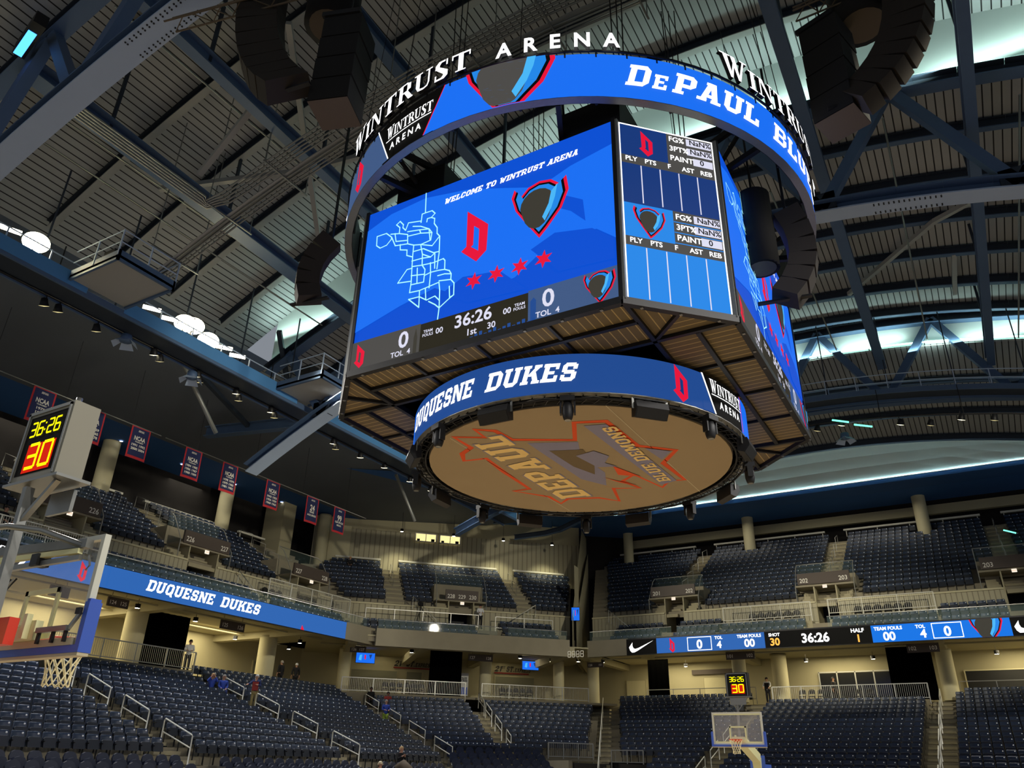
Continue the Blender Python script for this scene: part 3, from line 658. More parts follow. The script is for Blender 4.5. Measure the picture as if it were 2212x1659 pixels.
MW = {-67.5: 'between the last S and the red D, above the disc', -22.5: 'right under the white WINTRUST lettering', 22.5: 'at the far right rim of the disc', 67.5: 'at the lower right rim of the disc', 112.5: 'at the very bottom of the disc rim', 157.5: 'at the lower left rim of the disc', -157.5: 'at the far left rim of the disc', -112.5: 'under the letters ESNE at the upper left rim'}
for a, wh in MW.items():
    th = math.radians(a); R_ = 4.4
    t = thing('moving_head_light', 'black moving-head stage light hanging ' + wh, 'stage light', (R_ * math.cos(th), R_ * math.sin(th), 9.05), 'moving-head lights around the lower ring', th)
    b = MB(); b.box(-.13, -.16, 0, .13, .16, .12, 'dark_metal'); b.build('base', t, world=False)
    b = MB()
    for s_ in (-1, 1): b.box(-.07, s_ * .15 - .02, -.28, .07, s_ * .15 + .02, .0, 'dark_metal')
    b.build('yoke', t, world=False)
    b = MB(); b.lathe([(.0, .02), (.09, .0), (.125, -.1), (.125, -.26), (.1, -.36), (.075, -.4), (0, -.4)], 'dark_metal', 14, (0, 0, -.02)); b.build('lamp_head', t, world=False)
    b = MB(); b.lathe([(.07, -.425), (0, -.43)], 'steel', 12); b.build('lens', t, world=False)
# ================================================================ bowl
def secM(t, n, off): return Matrix(((t[0], n[0], 0, n[0] * off), (t[1], n[1], 0, n[1] * off), (0, 0, 1, 0), (0, 0, 0, 1)))
SM = {'side': secM((0, 1), (-1, 0), 28.1), 'end': secM((1, 0), (0, 1), 36.2), 'cor': secM((1 / S2, 1 / S2), (-1 / S2, 1 / S2), 37.2)}
NAME = {'side': 'left side stand', 'end': 'far end stand', 'cor': 'corner stand'}
STR = {'side': 'cream_ribbed_y', 'end': 'cream_ribbed', 'cor': 'cream_ribbed'}
LO = {'side': -9.9, 'end': -7.7, 'cor': -9.2}
CZ = 6.45      # concourse floor
PIT = .5087
# court floor
b = MB(); b.quad((-9.5, -17, 0), (9.5, -17, 0), (9.5, 17, 0), (-9.5, 17, 0), 'wood_floor'); b.quad((-45, -40, -.01), (45, -40, -.01), (45, 60, -.01), (-45, 60, -.01), 'concrete')
b.build('floor', kind='structure')
def lseam(k): return 21.4 + .3786 * k      # side stand, position where the corner begins
def rseam(k): return -11.1 - .3786 * k
LOW = {'side': [(lambda k: -8, lambda k: 3.0, 13), (lambda k: 4.2, lambda k: 12.5, 13), (lambda k: 13.7, lambda k: lseam(k) - .8, 15)],
       'cor': [(lambda k: 2.9 - .3786 * k, lambda k: 5.45, 13), (lambda k: 6.6, lambda k: 10.2 + .3786 * k, 13)],
       'end': [(lambda k: rseam(k) - .1, lambda k: -6.5, 16), (lambda k: -5.3, lambda k: 4.7, 14), (lambda k: 6.07, lambda k: 17, 16)]}
SPAN = {'side': (lambda k: -8, lambda k: lseam(k)), 'cor': (lambda k: 2.26 - .3786 * k, lambda k: 10.3 + .3786 * k), 'end': (lambda k: rseam(k) - 2.0, lambda k: 18)}
AISLE = {'side': [(lambda k: 3.0, lambda k: 4.2), (lambda k: 12.5, lambda k: 13.7), (lambda k: lseam(k) - .7, lambda k: lseam(k) + .0)],
         'cor': [(lambda k: 5.45, lambda k: 6.6), (lambda k: 2.26 - .3786 * k, lambda k: 2.8 - .3786 * k)],
         'end': [(lambda k: rseam(k) - 1.95, lambda k: rseam(k) - .35), (lambda k: -6.5, lambda k: -5.3), (lambda k: 4.7, lambda k: 6.07)]}
KTOP = {'side': 15, 'cor': 13, 'end': 16}
def lz(k): return 1.82 + .299 * k
def lu(sec, k): return LO[sec] + .914 * k
for sec in ('side', 'cor', 'end'):
    b = MB(SM[sec]); k0 = -3 if sec == 'cor' else (-5 if sec == 'end' else 0)
    for k in range(k0, KTOP[sec]):
        u0_, u1_ = lu(sec, k) - .75, lu(sec, k) + .164; z = lz(k); a0, a1 = SPAN[sec][0](k), SPAN[sec][1](k); c0_, c1_ = SPAN[sec][0](k + 1), SPAN[sec][1](k + 1)
        if sec == 'end' and k <= 1:      # gap for the tunnel through the first rows
            for (q0, q1) in ((a0, -12.3), (-9.6, a1)): b.quad((q0, u0_, z), (q1, u0_, z), (q1, u1_, z), (q0, u1_, z), 'concrete'); b.quad((q0, u0_, z - .3), (q1, u0_, z - .3), (q1, u0_, z), (q0, u0_, z), 'concrete')
            continue
        if sec == 'cor' and k <= 2: a1 = min(a1, 8.4); c1_ = min(c1_, 8.4) if k < 2 else c1_
        b.quad((a0, u0_, z), (a1, u0_, z), (a1, u1_, z), (a0, u1_, z), 'concrete'); b.quad((a0, u0_, z - .3), (a1, u0_, z - .3), (a1, u0_, z), (a0, u0_, z), 'concrete')
    b.build('floor_' + {'side': 'left_stand', 'cor': 'corner_stand', 'end': 'end_stand'}[sec], kind='structure')
    b = MB(SM[sec])
    for k in range(k0, KTOP[sec]):
        z = lz(k)
        if z < 1.2: continue
        for A0, A1 in AISLE[sec]:
            u0_ = lu(sec, k) - .75
            b.box(A0(k), u0_ - .46, z - .30, A1(k), u0_, z - .15, 'step_edge'); b.box(A0(k), u0_, z - .02, A1(k), u0_ + .457, z + .004, 'step_edge')
    b.build('floor_steps', kind='structure')
# retractable front rows and tunnels
b = MB(SM['side'])
for u_, z_ in ((-11.25, 1.25), (-12.15, .99), (-13.05, .73)): b.box(-8, u_ - .72, 0, 21, u_ + .17, z_, 'dark_metal')
b.build('floor_front_rows', kind='structure')
b = MB(SM['cor'])
b.box(8.4, lu('cor', 3) - .78, .0, 12.2, lu('cor', 3) - .72, lz(2) + .05, 'cream_paint'); b.box(8.4, lu('cor', 3) - .95, lz(2) + .0, 11.6, lu('cor', 3) - .7, lz(2) + .12, 'concrete')
b.box(8.2, lu('cor', -3), 0, 8.4, lu('cor', 3) - .7, lz(2), 'concrete')
b.build('wall_corner_tunnel', kind='structure')
b = MB(SM['end']); b.box(-12.3, lu('end', 2) - .78, 0, -9.6, lu('end', 2) - .72, lz(2), 'dark_wall'); b.box(-9.7, lu('end', -4), 0, -9.6, lu('end', 2) - .75, lz(2) - .1, 'dark_wall'); b.box(-12.4, lu('end', -4), 0, -12.3, lu('end', 2) - .75, lz(2) - .1, 'dark_wall')
b.build('wall_end_tunnel', kind='structure')
t = thing('exit_sign', 'small lit exit sign on the cream wall below the corner railing', 'exit sign', tuple(SM['cor'] @ Vector((9.1, lu('cor', 3) - .85, 2.0))))
b = MB(SM['cor']); b.box(8.95, lu('cor', 3) - .88, 1.85, 9.3, lu('cor', 3) - .79, 2.15, 'exit_white'); b.build('sign_box', t)
b = MB(SM['cor']); put(b, sans('EXIT'), flatfn((9.0, lu('cor', 3) - .885, 1.95), (1, 0, 0), (0, 0, 1), (0, -1, 0), .004), .1, 'exit_red', width=.25); b.build('sign_lettering', t)
COLS = [('side', 11.0, 5.0, CZ, 9.6, .6, 'thick cream lower column left of the 125 126 sign, under the blue side ribbon'), ('side', 21.1, 5.0, CZ, 9.6, .58, 'thick cream lower column right of the 125 126 sign, under the side ribbon'),
        ('cor', -3.1, 5.0, CZ, 9.6, .45, 'cream lower column at the left end of the corner concourse beside the 126 127 sign'), ('cor', 7.4, 5.0, CZ, 9.6, .45, 'cream lower column under the 127 128 sign'), ('cor', 13.2, 5.0, CZ, 9.6, .42, 'cream lower column at the right end of the corner balcony'),
        ('end', -18.5, 5.0, CZ, 9.6, .45, 'cream lower column beside the 128 101 sign'), ('end', -7.1, 5.0, CZ, 9.6, .48, 'cream lower column behind the far shot clock'), ('end', -4.9, 7.8, CZ, 9.9, .55, 'cream concourse column right of the far shot clock, set further back'), ('end', 5.95, 6.4, CZ, 9.6, .5, 'cream lower column right of the 102 103 sign'),
        ('side', 10.6, 11.3, 16.8, 21.1, .55, 'cream upper column behind the left side seats, beside the near shot clock'), ('side', 20.6, 11.3, 16.8, 21.1, .52, 'cream upper column behind the hanging banners'), ('side', 29.6, 9.6, 16.5, 20.9, .5, 'cream upper column at the left end of the ribbed corner wall'),
        ('end', -18.8, 14.3, 18.6, 22.5, .45, 'cream upper column nearest the corner in the far end stand'), ('end', -7.5, 14.3, 18.6, 22.5, .48, 'cream upper column above the far basket'), ('end', 6.2, 14.3, 18.6, 22.5, .5, 'cream upper column at the right of the far end stand')]
# ---------------------------------------------------------------- seats
def seat_parts():
    out = {}
    b = MB(); cols = [-.225, -.19, -.1, 0, .1, .19, .225]; rows = [.42, .62, .80, .87]
    vs = []
    for side in (0, .035):
        for j, z in enumerate(rows):
            for x in cols:
                zz = z - (.05 if (j == 3 and abs(x) > .2) else 0) ; y = side + (z - .42) * .16 - .05 * (x / .225) ** 2
                vs.append((x, y, zz))
    n = len(cols); N = n * len(rows); fs = []
    for j in range(3):
        for i in range(n - 1):
            a = j * n + i; fs.append((a, a + 1, a + n + 1, a + n)); fs.append((N + a, N + a + n, N + a + n + 1, N + a + 1))
    for i in range(n - 1): fs.append((3 * n + i, 3 * n + i + 1, N + 3 * n + i + 1, N + 3 * n + i)); fs.append((i, N + i, N + i + 1, i + 1))
    for j in range(3): fs.append((j * n, j * n + n, N + j * n + n, N + j * n)); fs.append((j * n + n - 1, N + j * n + n - 1, N + j * n + 2 * n - 1, j * n + 2 * n - 1))
    b.add(vs, fs, 'seat_back', True); out['backrest'] = b
    b = MB(); P = [(-.21, .40), (.21, .40), (.215, .66), (.16, .70), (-.16, .70), (-.215, .66)]
    vs = [(x, -.16 + (z - .4) * .25, z) for x, z in P] + [(x, -.10 + (z - .4) * .25, z + .01) for x, z in P]
    b.add(vs, [(0, 1, 2, 3, 4, 5), (11, 10, 9, 8, 7, 6)] + [(i, i + 6, (i + 1) % 6 + 6, (i + 1) % 6) for i in range(6)], 'seat_pan'); out['seat'] = b
    b = MB()
    for s in (-1, 1): b.box(s * .25 - .012, -.26, .56, s * .25 + .012, .06, .60, 'seat_arm'); b.box(s * .25 - .01, .0, .0, s * .25 + .01, .05, .6, 'seat_arm')
    out['armrest_frame'] = b
    b = MB(); P = [(.15 + .03 * math.cos(i * PI / 4), .8 + .03 * math.sin(i * PI / 4)) for i in range(8)]
    b.add([(x, .0605 - .05 * (x / .225) ** 2 - .012 + (z - .8) * .16 - .002, z) for x, z in P] + [(.15, -.0, .8)], [(i, (i + 1) % 8, 8) for i in range(8)], 'seat_tag'); out['seat_tag'] = b
    return out
def soft_parts():
    out = {}
    b = MB(); pr_ = [(-.2, .5), (-.22, .72), (-.17, .83), (-.07, .88), (.07, .88), (.17, .83), (.22, .72), (.2, .5)]
    vs = [(x, y + (z - .5) * .2, z) for y in (0, .07) for x, z in pr_]; n = 8
    b.add(vs, [tuple(range(8)), tuple(range(15, 7, -1))] + [(i, i + n, (i + 1) % n + n, (i + 1) % n) for i in range(n)], 'soft_seat'); out['backrest'] = b
    b = MB(); pr_ = [(-.2, .36), (-.22, .58), (-.15, .68), (0, .71), (.15, .68), (.22, .58), (.2, .36)]; n = 7
    vs = [(x, y + (z - .4) * .12, z) for y in (-.17, -.09) for x, z in pr_]
    b.add(vs, [tuple(range(n)), tuple(range(2 * n - 1, n - 1, -1))] + [(i, i + n, (i + 1) % n + n, (i + 1) % n) for i in range(n)], 'soft_seat'); out['seat'] = b
    b = MB()
    for s in (-1, 1): b.box(s * .26 - .012, -.3, .5, s * .26 + .012, .06, .54, 'galv'); b.box(s * .26 - .012, .0, .0, s * .26 + .012, .04, .54, 'galv')
    out['armrest_frame'] = b
    return out
SEATS = []; SOFT = []
def fill(sec, a, c, u, z, row, lst=SEATS, pit=PIT, up=False):
    n = int((c - a + .02) / pit); off = (c - a - n * pit) / 2
    for i in range(n): lst.append((sec, a + off + pit * (i + .5), u, z, row, up))
for sec in ('side', 'cor', 'end'):
    for A0, A1, kt in LOW[sec]:
        for k in range(-4 if sec == 'end' else 0, kt):
            a, c = A0(k), A1(k)
            if sec == 'cor' and k <= 1: continue
            if sec == 'cor' and k == 2 and a > 6: continue
            if sec == 'end' and k <= 1 and a < -7:
                a = -9.4
            if sec == 'end' and k < -2 and a < -7: a = -8.4
            fill(sec, a, c, lu(sec, k), lz(k), k)
for k in (1, 0, -1, -2): fill('cor', 2.0, 8.0, lu('cor', k), lz(k), k, SOFT, .56)
fill('cor', 2.0, 8.2, lu('cor', 2), lz(2), 2)
SR = {-3: (-11.25, 1.25), -4: (-12.15, .99), -5: (-13.05, .73)}
for k, (u_, z_) in SR.items():
    for a_, c_ in ((-8, 2.9), (4.3, 12.4), (13.8, 19.2)): fill('side', a_, c_, u_, z_, k, SOFT, .56)
# upper deck rows
def uz(j): return 13.67 + .475 * j
def uu(j): return 5.6 + .78 * j
def fz(r): return 9.92 + .52 * r
def fu(r): return .75 + .85 * r
def ulse(u): return 24.51 + .414 * u         # side / corner seam
def urse(u): return -(52.61 - 36.2) - .414 * u + 0.0     # end / corner seam (x)
UPB = {'side': [(lambda u: -8, lambda u: 3.4, 8), (lambda u: 5.2, lambda u: 12.2, 8), (lambda u: 14.2, lambda u: 21.4, 8)],
       'cor': [(lambda u: -2.2 - .414 * u, lambda u: -.6, 7), (lambda u: .75, lambda u: 9.5, 7), (lambda u: 10.8, lambda u: 12.3 + .36 * u, 7)],
       'end': [(lambda u: urse(u) + 1.3, lambda u: -12.0, 13), (lambda u: -10.7, lambda u: -1.0, 13), (lambda u: .35, lambda u: 10.3, 13), (lambda u: 11.5, lambda u: 18, 13)]}
UTOP = {'side': 8, 'cor': 7, 'end': 13}
USP = {'side': (lambda u: -8, lambda u: ulse(u) - 1.2), 'cor': (lambda u: -3.2 - .414 * u, lambda u: 12.4 + .36 * u), 'end': (lambda u: urse(u) + .1, lambda u: 18)}
UA = {'side': [(3.4, 5.2), (12.2, 14.2), (21.4, 23.4)], 'cor': [(-.6, .75), (9.5, 10.8)], 'end': [(-12.0, -10.7), (-1.0, .35), (10.3, 11.5)]}
PORT = {'side': [4.3, 13.1, 22.1], 'cor': [4.9], 'end': [-10.9, -.2, 10.9]}
for sec in ('side', 'cor', 'end'):
    b = MB(SM[sec])
    for r in range(3):
        z = fz(r); u0_, u1_ = fu(r) - .7, fu(r) + .15
        b.quad((USP[sec][0](u0_), u0_, z), (USP[sec][1](u0_), u0_, z), (USP[sec][1](u1_), u1_, z), (USP[sec][0](u1_), u1_, z), 'concrete')
        b.quad((USP[sec][0](u0_), u0_, z - .4), (USP[sec][1](u0_), u0_, z - .4), (USP[sec][1](u0_), u0_, z), (USP[sec][0](u0_), u0_, z), 'concrete')
    for j in range(-2, UTOP[sec]):
        z = uz(j); u0_, u1_ = uu(j) - .66, uu(j) + .12
        a0, a1 = USP[sec][0](u0_), USP[sec][1](u0_)
        b.quad((a0, u0_, z), (a1, u0_, z), (a1, u1_, z), (a0, u1_, z), 'concrete'); b.quad((a0, u0_, z - .47), (a1, u0_, z - .47), (a1, u0_, z), (a0, u0_, z), 'concrete')
        for (q0, q1) in UA[sec]:
            b.box(q0, u0_ - .3, z - .47, q1, u0_, z - .24, 'step_edge'); b.box(q0, u0_, z - .02, q1, u0_ + .42, z + .004, 'step_edge')
    b.build('floor_upper_' + {'side': 'left_stand', 'cor': 'corner_stand', 'end': 'end_stand'}[sec], kind='structure')
    for A0, A1, jt in UPB[sec]:
        for j in range(-2, jt):
            a, c = A0(uu(j)), A1(uu(j))
            if j < 1:      # portals push the seats aside
                for p in PORT[sec]:
                    if a < p < c: fill(sec, a, p - 2.0, uu(j), uz(j), 20 + j, up=True); a = p + 2.0
                    elif abs(a - p) < 2: a = p + 2.0
                    elif abs(c - p) < 2: c = p - 2.0
            if c - a > .5: fill(sec, a, c, uu(j), uz(j), 20 + j, up=True)
# front blocks of the balcony
FR = {'side': [(-8, 3.0, 0, 2), (5.2, 16.6, 0, 3), (17.4, 24.4, 0, 2)], 'cor': [(-2.6, 6.0, 0, 2), (7.6, 12.0, 0, 3)], 'end': [(-15.4, -11.4, 0, 3), (-10.4, -7.3, 0, 3), (-7.3, -1.3, 0, 2), (.2, 6.3, 0, 2), (6.4, 10.2, 0, 3), (11.5, 17, 0, 3)]}
for sec, L in FR.items():
    for a, c, r0_, r1_ in L:
        for r in range(r0_, r1_): fill(sec, a, c, fu(r), fz(r), 10 + r, up=True)
def seatM(q): return SM[q[0]] @ Matrix.Translation((q[1], q[2], q[3]))
def vis(q):
    p = SM[q[0]] @ Vector((q[1], q[2], q[3] + .7)); x, y, z = px(*p); return (-30 < x < 2242 and -30 < y < 1690), z
ORD = ['first', 'second', 'third', 'fourth', 'fifth', 'sixth', 'seventh', 'eighth', 'ninth', 'tenth', 'eleventh', 'twelfth', 'thirteenth', 'fourteenth', 'fifteenth', 'sixteenth']
CW = [(SM[c[0]] @ Vector((c[1], c[2], 0)), c[3], c[4], c[5]) for c in COLS]
def free(q):
    p = SM[q[0]] @ Vector((q[1], q[2], q[3]))
    for c, z0, z1, r in CW:
        if math.hypot(p.x - c.x, p.y - c.y) < r + .42 and z0 - 1.2 < p.z < z1: return False
    return True
SEATS = [q for q in SEATS if free(q)]
vs_ = sorted([(vis(q)[1], q) for q in SEATS if vis(q)[0]])
near, rest = [q for _, q in vs_[:299]], [q for _, q in vs_[299:]] 
SP = seat_parts(); SF = soft_parts()
def proto(parts, name):
    me = {}
    for k, b in parts.items():
        o = b.build(k); me[k] = o.data; bpy.data.objects.remove(o)
    return me
PM = proto(SP, 'seat'); FM = proto(SF, 'soft')
def place_seat(q, me, label, group, nm='stadium_seat'):
    M_ = seatM(q); rz = math.atan2(SM[q[0]][1][0], SM[q[0]][0][0])
    o = bpy.data.objects.new(nm, None); COL.objects.link(o); o.location = M_.translation; o.rotation_euler = (0, 0, rz); o.empty_display_size = .1
    o['label'] = label; o['category'] = 'seat' if nm == 'stadium_seat' else 'chair'; o['group'] = group
    par = {}
    for k, d in me.items():
        c = bpy.data.objects.new(k, d); COL.objects.link(c); c.parent = par['backrest'] if k == 'seat_tag' else o; par[k] = c
for q in near:
    blk = {'side': 'before the first stairs' if q[1] < 3.5 else ('between the stairs' if q[1] < 13 else 'by the corner'), 'end': 'behind the hoop' if -5 < q[1] < 5 else ('right of the stairs' if q[1] > 5 else 'left of the hoop'), 'cor': 'left of its stairs' if q[1] < 6 else 'right of its stairs'}[q[0]]
    rn = ORD[max(0, q[4] + (5 if q[0] == 'end' else 0))] if q[4] < 11 else 'balcony'
    place_seat(q, PM, 'folded navy seat, %s row of the %s, %s' % (rn, NAME[q[0]], blk), 'seats in the %s row of the %s %s' % (rn, NAME[q[0]], blk))
for q in SOFT:
    if vis(q)[0]:
        blk = 'front left' if q[0] == 'side' and q[1] < 3 else ('front middle' if q[0] == 'side' else 'corner')
        rn = ORD[-q[4] + 1] if q[0] == 'cor' else ORD[-q[4] - 3]
        place_seat(q, FM, 'rounded padded navy chair in the %s %s retractable row at floor level' % (rn, blk), 'padded chairs in the %s %s retractable row' % (rn, blk), 'padded_chair')
def merge(name, seats, parts):
    b = MB(); base = MB()
    for p in parts.values(): base.add(p.v, p.f, p.mats[0])
    mats = base.mats; V = []; F = []; Mi = []
    for q in seats:
        M_ = seatM(q); o = len(V); V += [tuple(M_ @ Vector(v)) for v in base.v]; F += [tuple(i + o for i in f) for f in base.f]; Mi += base.m
    me = bpy.data.meshes.new(name); me.from_pydata(V, [], F)
    for n in mats: me.materials.append(MT[n])
    me.polygons.foreach_set('material_index', Mi); me.update()
    o = bpy.data.objects.new(name, me); COL.objects.link(o); return o
o = merge('stadium_seats', rest, SP)
tag(o, 'all the smaller dark seats filling the rest of the stands and the upper balconies', 'seats', kind='stuff')
# ---------------------------------------------------------------- balcony fascias, slabs, walls
b = MB(SM['side']); b.box(-10, -.35, 9.33, 25.6, .0, 10.42, 'concrete'); b.box(-10, 0, 9.9, 25.6, 13, 10.0, 'cream_paint')
for y in (1.0, 11, 21): b.box(y - .3, 0, 9.45, y + .3, 12, 9.9, 'cream_paint')
for u in (3, 7): b.tube([(-8, u, 9.7), (24, u, 9.7)], .06, 'cream_paint')
b.build('wall_left_balcony', kind='structure')
b = MB(SM['cor']); b.box(-1.5, -.35, 9.2, 12.3, 0, 10.35, 'concrete'); b.box(-6, 0, 9.85, 16, 13, 9.95, 'cream_paint')
for s in (-3, 2, 7.4, 12.5): b.box(s - .3, 0, 9.3, s + .3, 12, 9.85, 'cream_paint')
b.tube([(-5, 3, 9.6), (15, 3, 9.6)], .06, 'cream_paint')
b.build('wall_corner_balcony', kind='structure')
b = MB(SM['end']); b.box(-16.6, -.1, 9.3, -13.45, 0.3, 10.42, 'concrete'); b.box(-13.45, .0, 9.33, 20, .3, 10.42, 'dark_metal'); b.box(-17.5, .3, 9.95, 20, 13, 10.05, 'cream_paint')
for s in (-18, -7.1, 5.93, 17): b.box(s - .3, .3, 9.5, s + .3, 12, 9.95, 'cream_paint')
b.tube([(-16, 1.2, 9.25), (-13, 1.2, 9.25)], .04, 'cream_paint'); b.tube([(-13, 4, 9.6), (18, 4, 9.6)], .06, 'cream_paint')
b.build('wall_end_balcony', kind='structure')
for sec, a, c, wu in (('side', -10, 30, 10), ('cor', -8, 20, 10.5), ('end', -24, 22, 10.5)):
    b = MB(SM[sec]); ub = {'side': 1.55, 'cor': 2.6, 'end': 4.9}[sec]
    b.box(a, wu, CZ - .1, c, wu + .2, 10.1, 'cream_paint')
    b.build('wall_' + {'side': 'left_concourse', 'cor': 'corner_concourse', 'end': 'end_concourse'}[sec], kind='structure')
    b = MB(SM[sec])
    if sec == 'side':
        b.box(-8, 2.1, CZ - .15, 13.0, wu, CZ, 'concrete'); b.box(-8, 1.95, 5.6, 13.0, 2.1, CZ + .02, 'concrete'); b.box(13.7, 4.0, CZ - .15, 27, wu, CZ, 'concrete')
    elif sec == 'cor':
        b.box(-5, 2.6, CZ - .15, 17, wu, CZ, 'concrete'); b.box(-3.4, 2.45, 5.5, 5.4, 2.6, CZ + .02, 'concrete'); b.box(6.6, 2.45, 5.5, 14.7, 2.6, CZ + .02, 'concrete')
    else:
        b.box(-5.3, 5.2, CZ - .15, 4.7, wu, CZ, 'concrete'); b.box(-5.3, 5.05, 5.7, 4.7, 5.2, CZ + .02, 'concrete'); b.box(-24, 6.9, CZ - .15, 20, wu, CZ + .0, 'concrete')
    b.build('floor_' + {'side': 'left_concourse', 'cor': 'corner_concourse', 'end': 'end_concourse'}[sec], kind='structure')
# walls behind the balcony front block, portals, upper rear
def portal(sec, p, half=1.55, z0=10.9, z1=13.5):
    pass
for sec in ('side', 'cor', 'end'):
    a, c = USP[sec][0](3), USP[sec][1](3); cuts = sorted(PORT[sec]); b = MB(SM[sec]); x = a
    hw = {'side': 1.1, 'cor': 1.0, 'end': .75}[sec]; zt = {'side': 13.35, 'cor': 13.1, 'end': 13.6}[sec]
    for p in cuts + [None]:
        e = (p - hw) if p is not None else c
        if e > x: b.box(x, 3.0, 10.4, e, 3.06, 12.5, STR[sec]); b.box(x, 2.92, 12.5, e, 5.1, 12.6, 'light_paint')
        if p is not None:
            x = p + hw
            b.box(p - hw, 3.0, 10.6, p - hw + .08, 5.2, zt, 'cream_paint'); b.box(p + hw - .08, 3.0, 10.6, p + hw, 5.2, zt, 'cream_paint'); b.box(p - hw, 5.2, 10.6, p + hw, 5.26, zt, 'black'); b.box(p - hw, 2.95, 10.9, p + hw, 5.2, 11.0, 'concrete')
            b.box(p - 1.9, 4.4, zt - .1, p + 1.9, 6.0, 14.6, 'concrete')
            b.box(p - 1.9, 2.95, zt, p + 1.9, 4.4, zt + .12, 'concrete')
            for s_ in (-1, 1):
                for q in range(5): b.box(p + s_ * (hw + .45) - .4, 3.3 + q * .35, 12.6 + q * .24, p + s_ * (hw + .45) + .4, 5.3, 12.84 + q * .24, 'step_edge')
    b.build('wall_upper_' + {'side': 'left', 'cor': 'corner', 'end': 'end'}[sec], kind='structure')
# platform floors behind rails (wheelchair places)
PLAT = {'side': [(-6, 5.3, 1), (17.4, 25.3, 1)], 'cor': [(-2.2, 6.0, 2)], 'end': [(-7.1, -1.1, 1), (0.0, 6.3, 1)]}
b = None
for sec, L in PLAT.items():
    b = MB(SM[sec])
    for a, c, r in L:
        b.box(a, fu(2) - .72, fz(2) - .5, c, 3.0, 11.15, 'step_edge')
    b.build('floor_platform', kind='structure')
# upper rear walls
b = MB(SM['end'])
b.box(-26, 15.9, 21.2, 20, 16.3, 21.95, 'cream_paint'); b.box(-34, 17.3, 0, 22, 17.4, 23, 'dark_wall')
b.build('wall_end_upper', kind='structure')
b = MB(SM['side']); b.box(-12, 12.9, 0, 44, 13.0, 21.6, 'dark_wall'); b.box(25.5, 10.2, 16, 26.8, 12.3, 21.6, 'cream_paint')
b.build('wall_left_upper', kind='structure')
b = MB(SM['cor'])
b.box(-16, 13.6, 0, 26, 13.7, 23, 'dark_wall')
b.add([(-6.5, 11.1, 16.5), (17.2, 11.1, 16.5), (17.2, 11.1, 21.4), (-6.5, 11.1, 20.6)], [(0, 1, 2, 3)], 'cream_ribbed')
b.add([(-6.5, 11.0, 20.1), (17.2, 11.0, 20.4), (17.2, 11.0, 22.1), (4, 11.0, 21.6), (-6.5, 11.0, 21.2)], [(0, 1, 2, 3, 4)], 'cream_paint')
b.box(-5.2, 10.85, 16.5, -3.4, 11.05, 20.3, 'light_paint')
b.build('wall_corner_upper', kind='structure')
# return wall between corner and end stands
b = MB(); A_ = SM['cor'] @ Vector((12.7, .2, 0)); B_ = SM['cor'] @ Vector((17.3, 10.6, 0)); E_ = SM['end'] @ Vector((-17.6, .2, 0)); E2 = SM['end'] @ Vector((-23.3, 15.3, 0))
def vw(p, q, z0, z1, mt, z1b=None): b.quad((p.x, p.y, z0), (q.x, q.y, z0), (q.x, q.y, z1b or z1), (p.x, p.y, z1), mt)
A2 = A_.lerp(B_, .05)
vw(A_, B_, 9.3, 12.0, 'cream_paint', 21.7); vw(E_, E2, 9.3, 12.0, 'cream_paint', 21.9)
mid0 = SM['cor'] @ Vector((13.6, 1.5, 0)); mid1 = SM['end'] @ Vector((-18.3, 1.8, 0))
vw(A_.lerp(B_, .22), E_.lerp(E2, .16), 9.6, 16.5, 'cream_paint'); vw(B_, E2, 14, 21.9, 'cream_paint')
vw(A_.lerp(B_, .1), E_.lerp(E2, .08), 9.4, 10.6, 'concrete')
b.build('wall_corner_return', kind='structure')
# ---------------------------------------------------------------- columns
for sec, s, u, z0, z1, r, lb in COLS:
    p = SM[sec] @ Vector((s, u, 0)); t = thing('concrete_column', lb, 'column', (p.x, p.y, z0))
    b = MB(Matrix.Translation((p.x, p.y, 0))); b.lathe([(r, z0), (r, z1)], 'light_paint', 22); b.build('shaft', t)
    b = MB(Matrix.Translation((p.x, p.y, 0))); b.lathe([(r * 1.04, z1 - .12), (r * 1.04, z1), (0, z1)], 'cream_paint', 22); b.build('collar', t)
# ---------------------------------------------------------------- rails
def rail_panel(sec, s0, s1, u, z0, h, label, group=None, bal=.12, posts=None, mt='rail'):
    p = SM[sec] @ Vector(((s0 + s1) / 2, u, z0)); t = thing('guard_railing', label, 'railing', tuple(p), group)
    b = MB(SM[sec]); b.bar((s0, u, z0 + h), (s1, u, z0 + h), .06, .05, mt); b.build('top_rail', t)
    b = MB(SM[sec]); b.bar((s0, u, z0 + .12), (s1, u, z0 + .12), .04, .04, mt); b.build('bottom_rail', t)
    n = posts or max(2, int((s1 - s0) / 1.9) + 1)
    for i in range(n):
        s = s0 + (s1 - s0) * i / (n - 1); b = MB(SM[sec]); b.bar((s, u, z0 - .25), (s, u, z0 + h), .05, .05, mt); b.build('post', t)
    if bal:
        b = MB(SM[sec]); k = int((s1 - s0) / bal)
        for i in range(k): s = s0 + (s1 - s0) * (i + .5) / k; b.bar((s, u, z0 + .12), (s, u, z0 + h), .016, .016, mt)
        o = b.build('balusters', t)
rail_panel('side', -6, 6.9 + 6.2, 2.0, CZ, .98, 'long grey baluster railing of the platform behind the left side seats')
rail_panel('cor', -3.3, 5.4, 2.5, CZ, .95, 'grey baluster railing left of the corner stairs, below the express stand')
rail_panel('cor', 6.6, 14.7, 2.5, CZ, .95, 'grey baluster railing right of the corner stairs, below the second express stand')
rail_panel('end', -5.0, 4.75, 5.1, CZ, .98, 'grey baluster railing behind the far end middle seats')
rail_panel('end', -14.9, -6.6, 7.1, CZ + .3, .9, 'thin grey rail behind the top row left of the far basket', bal=0)
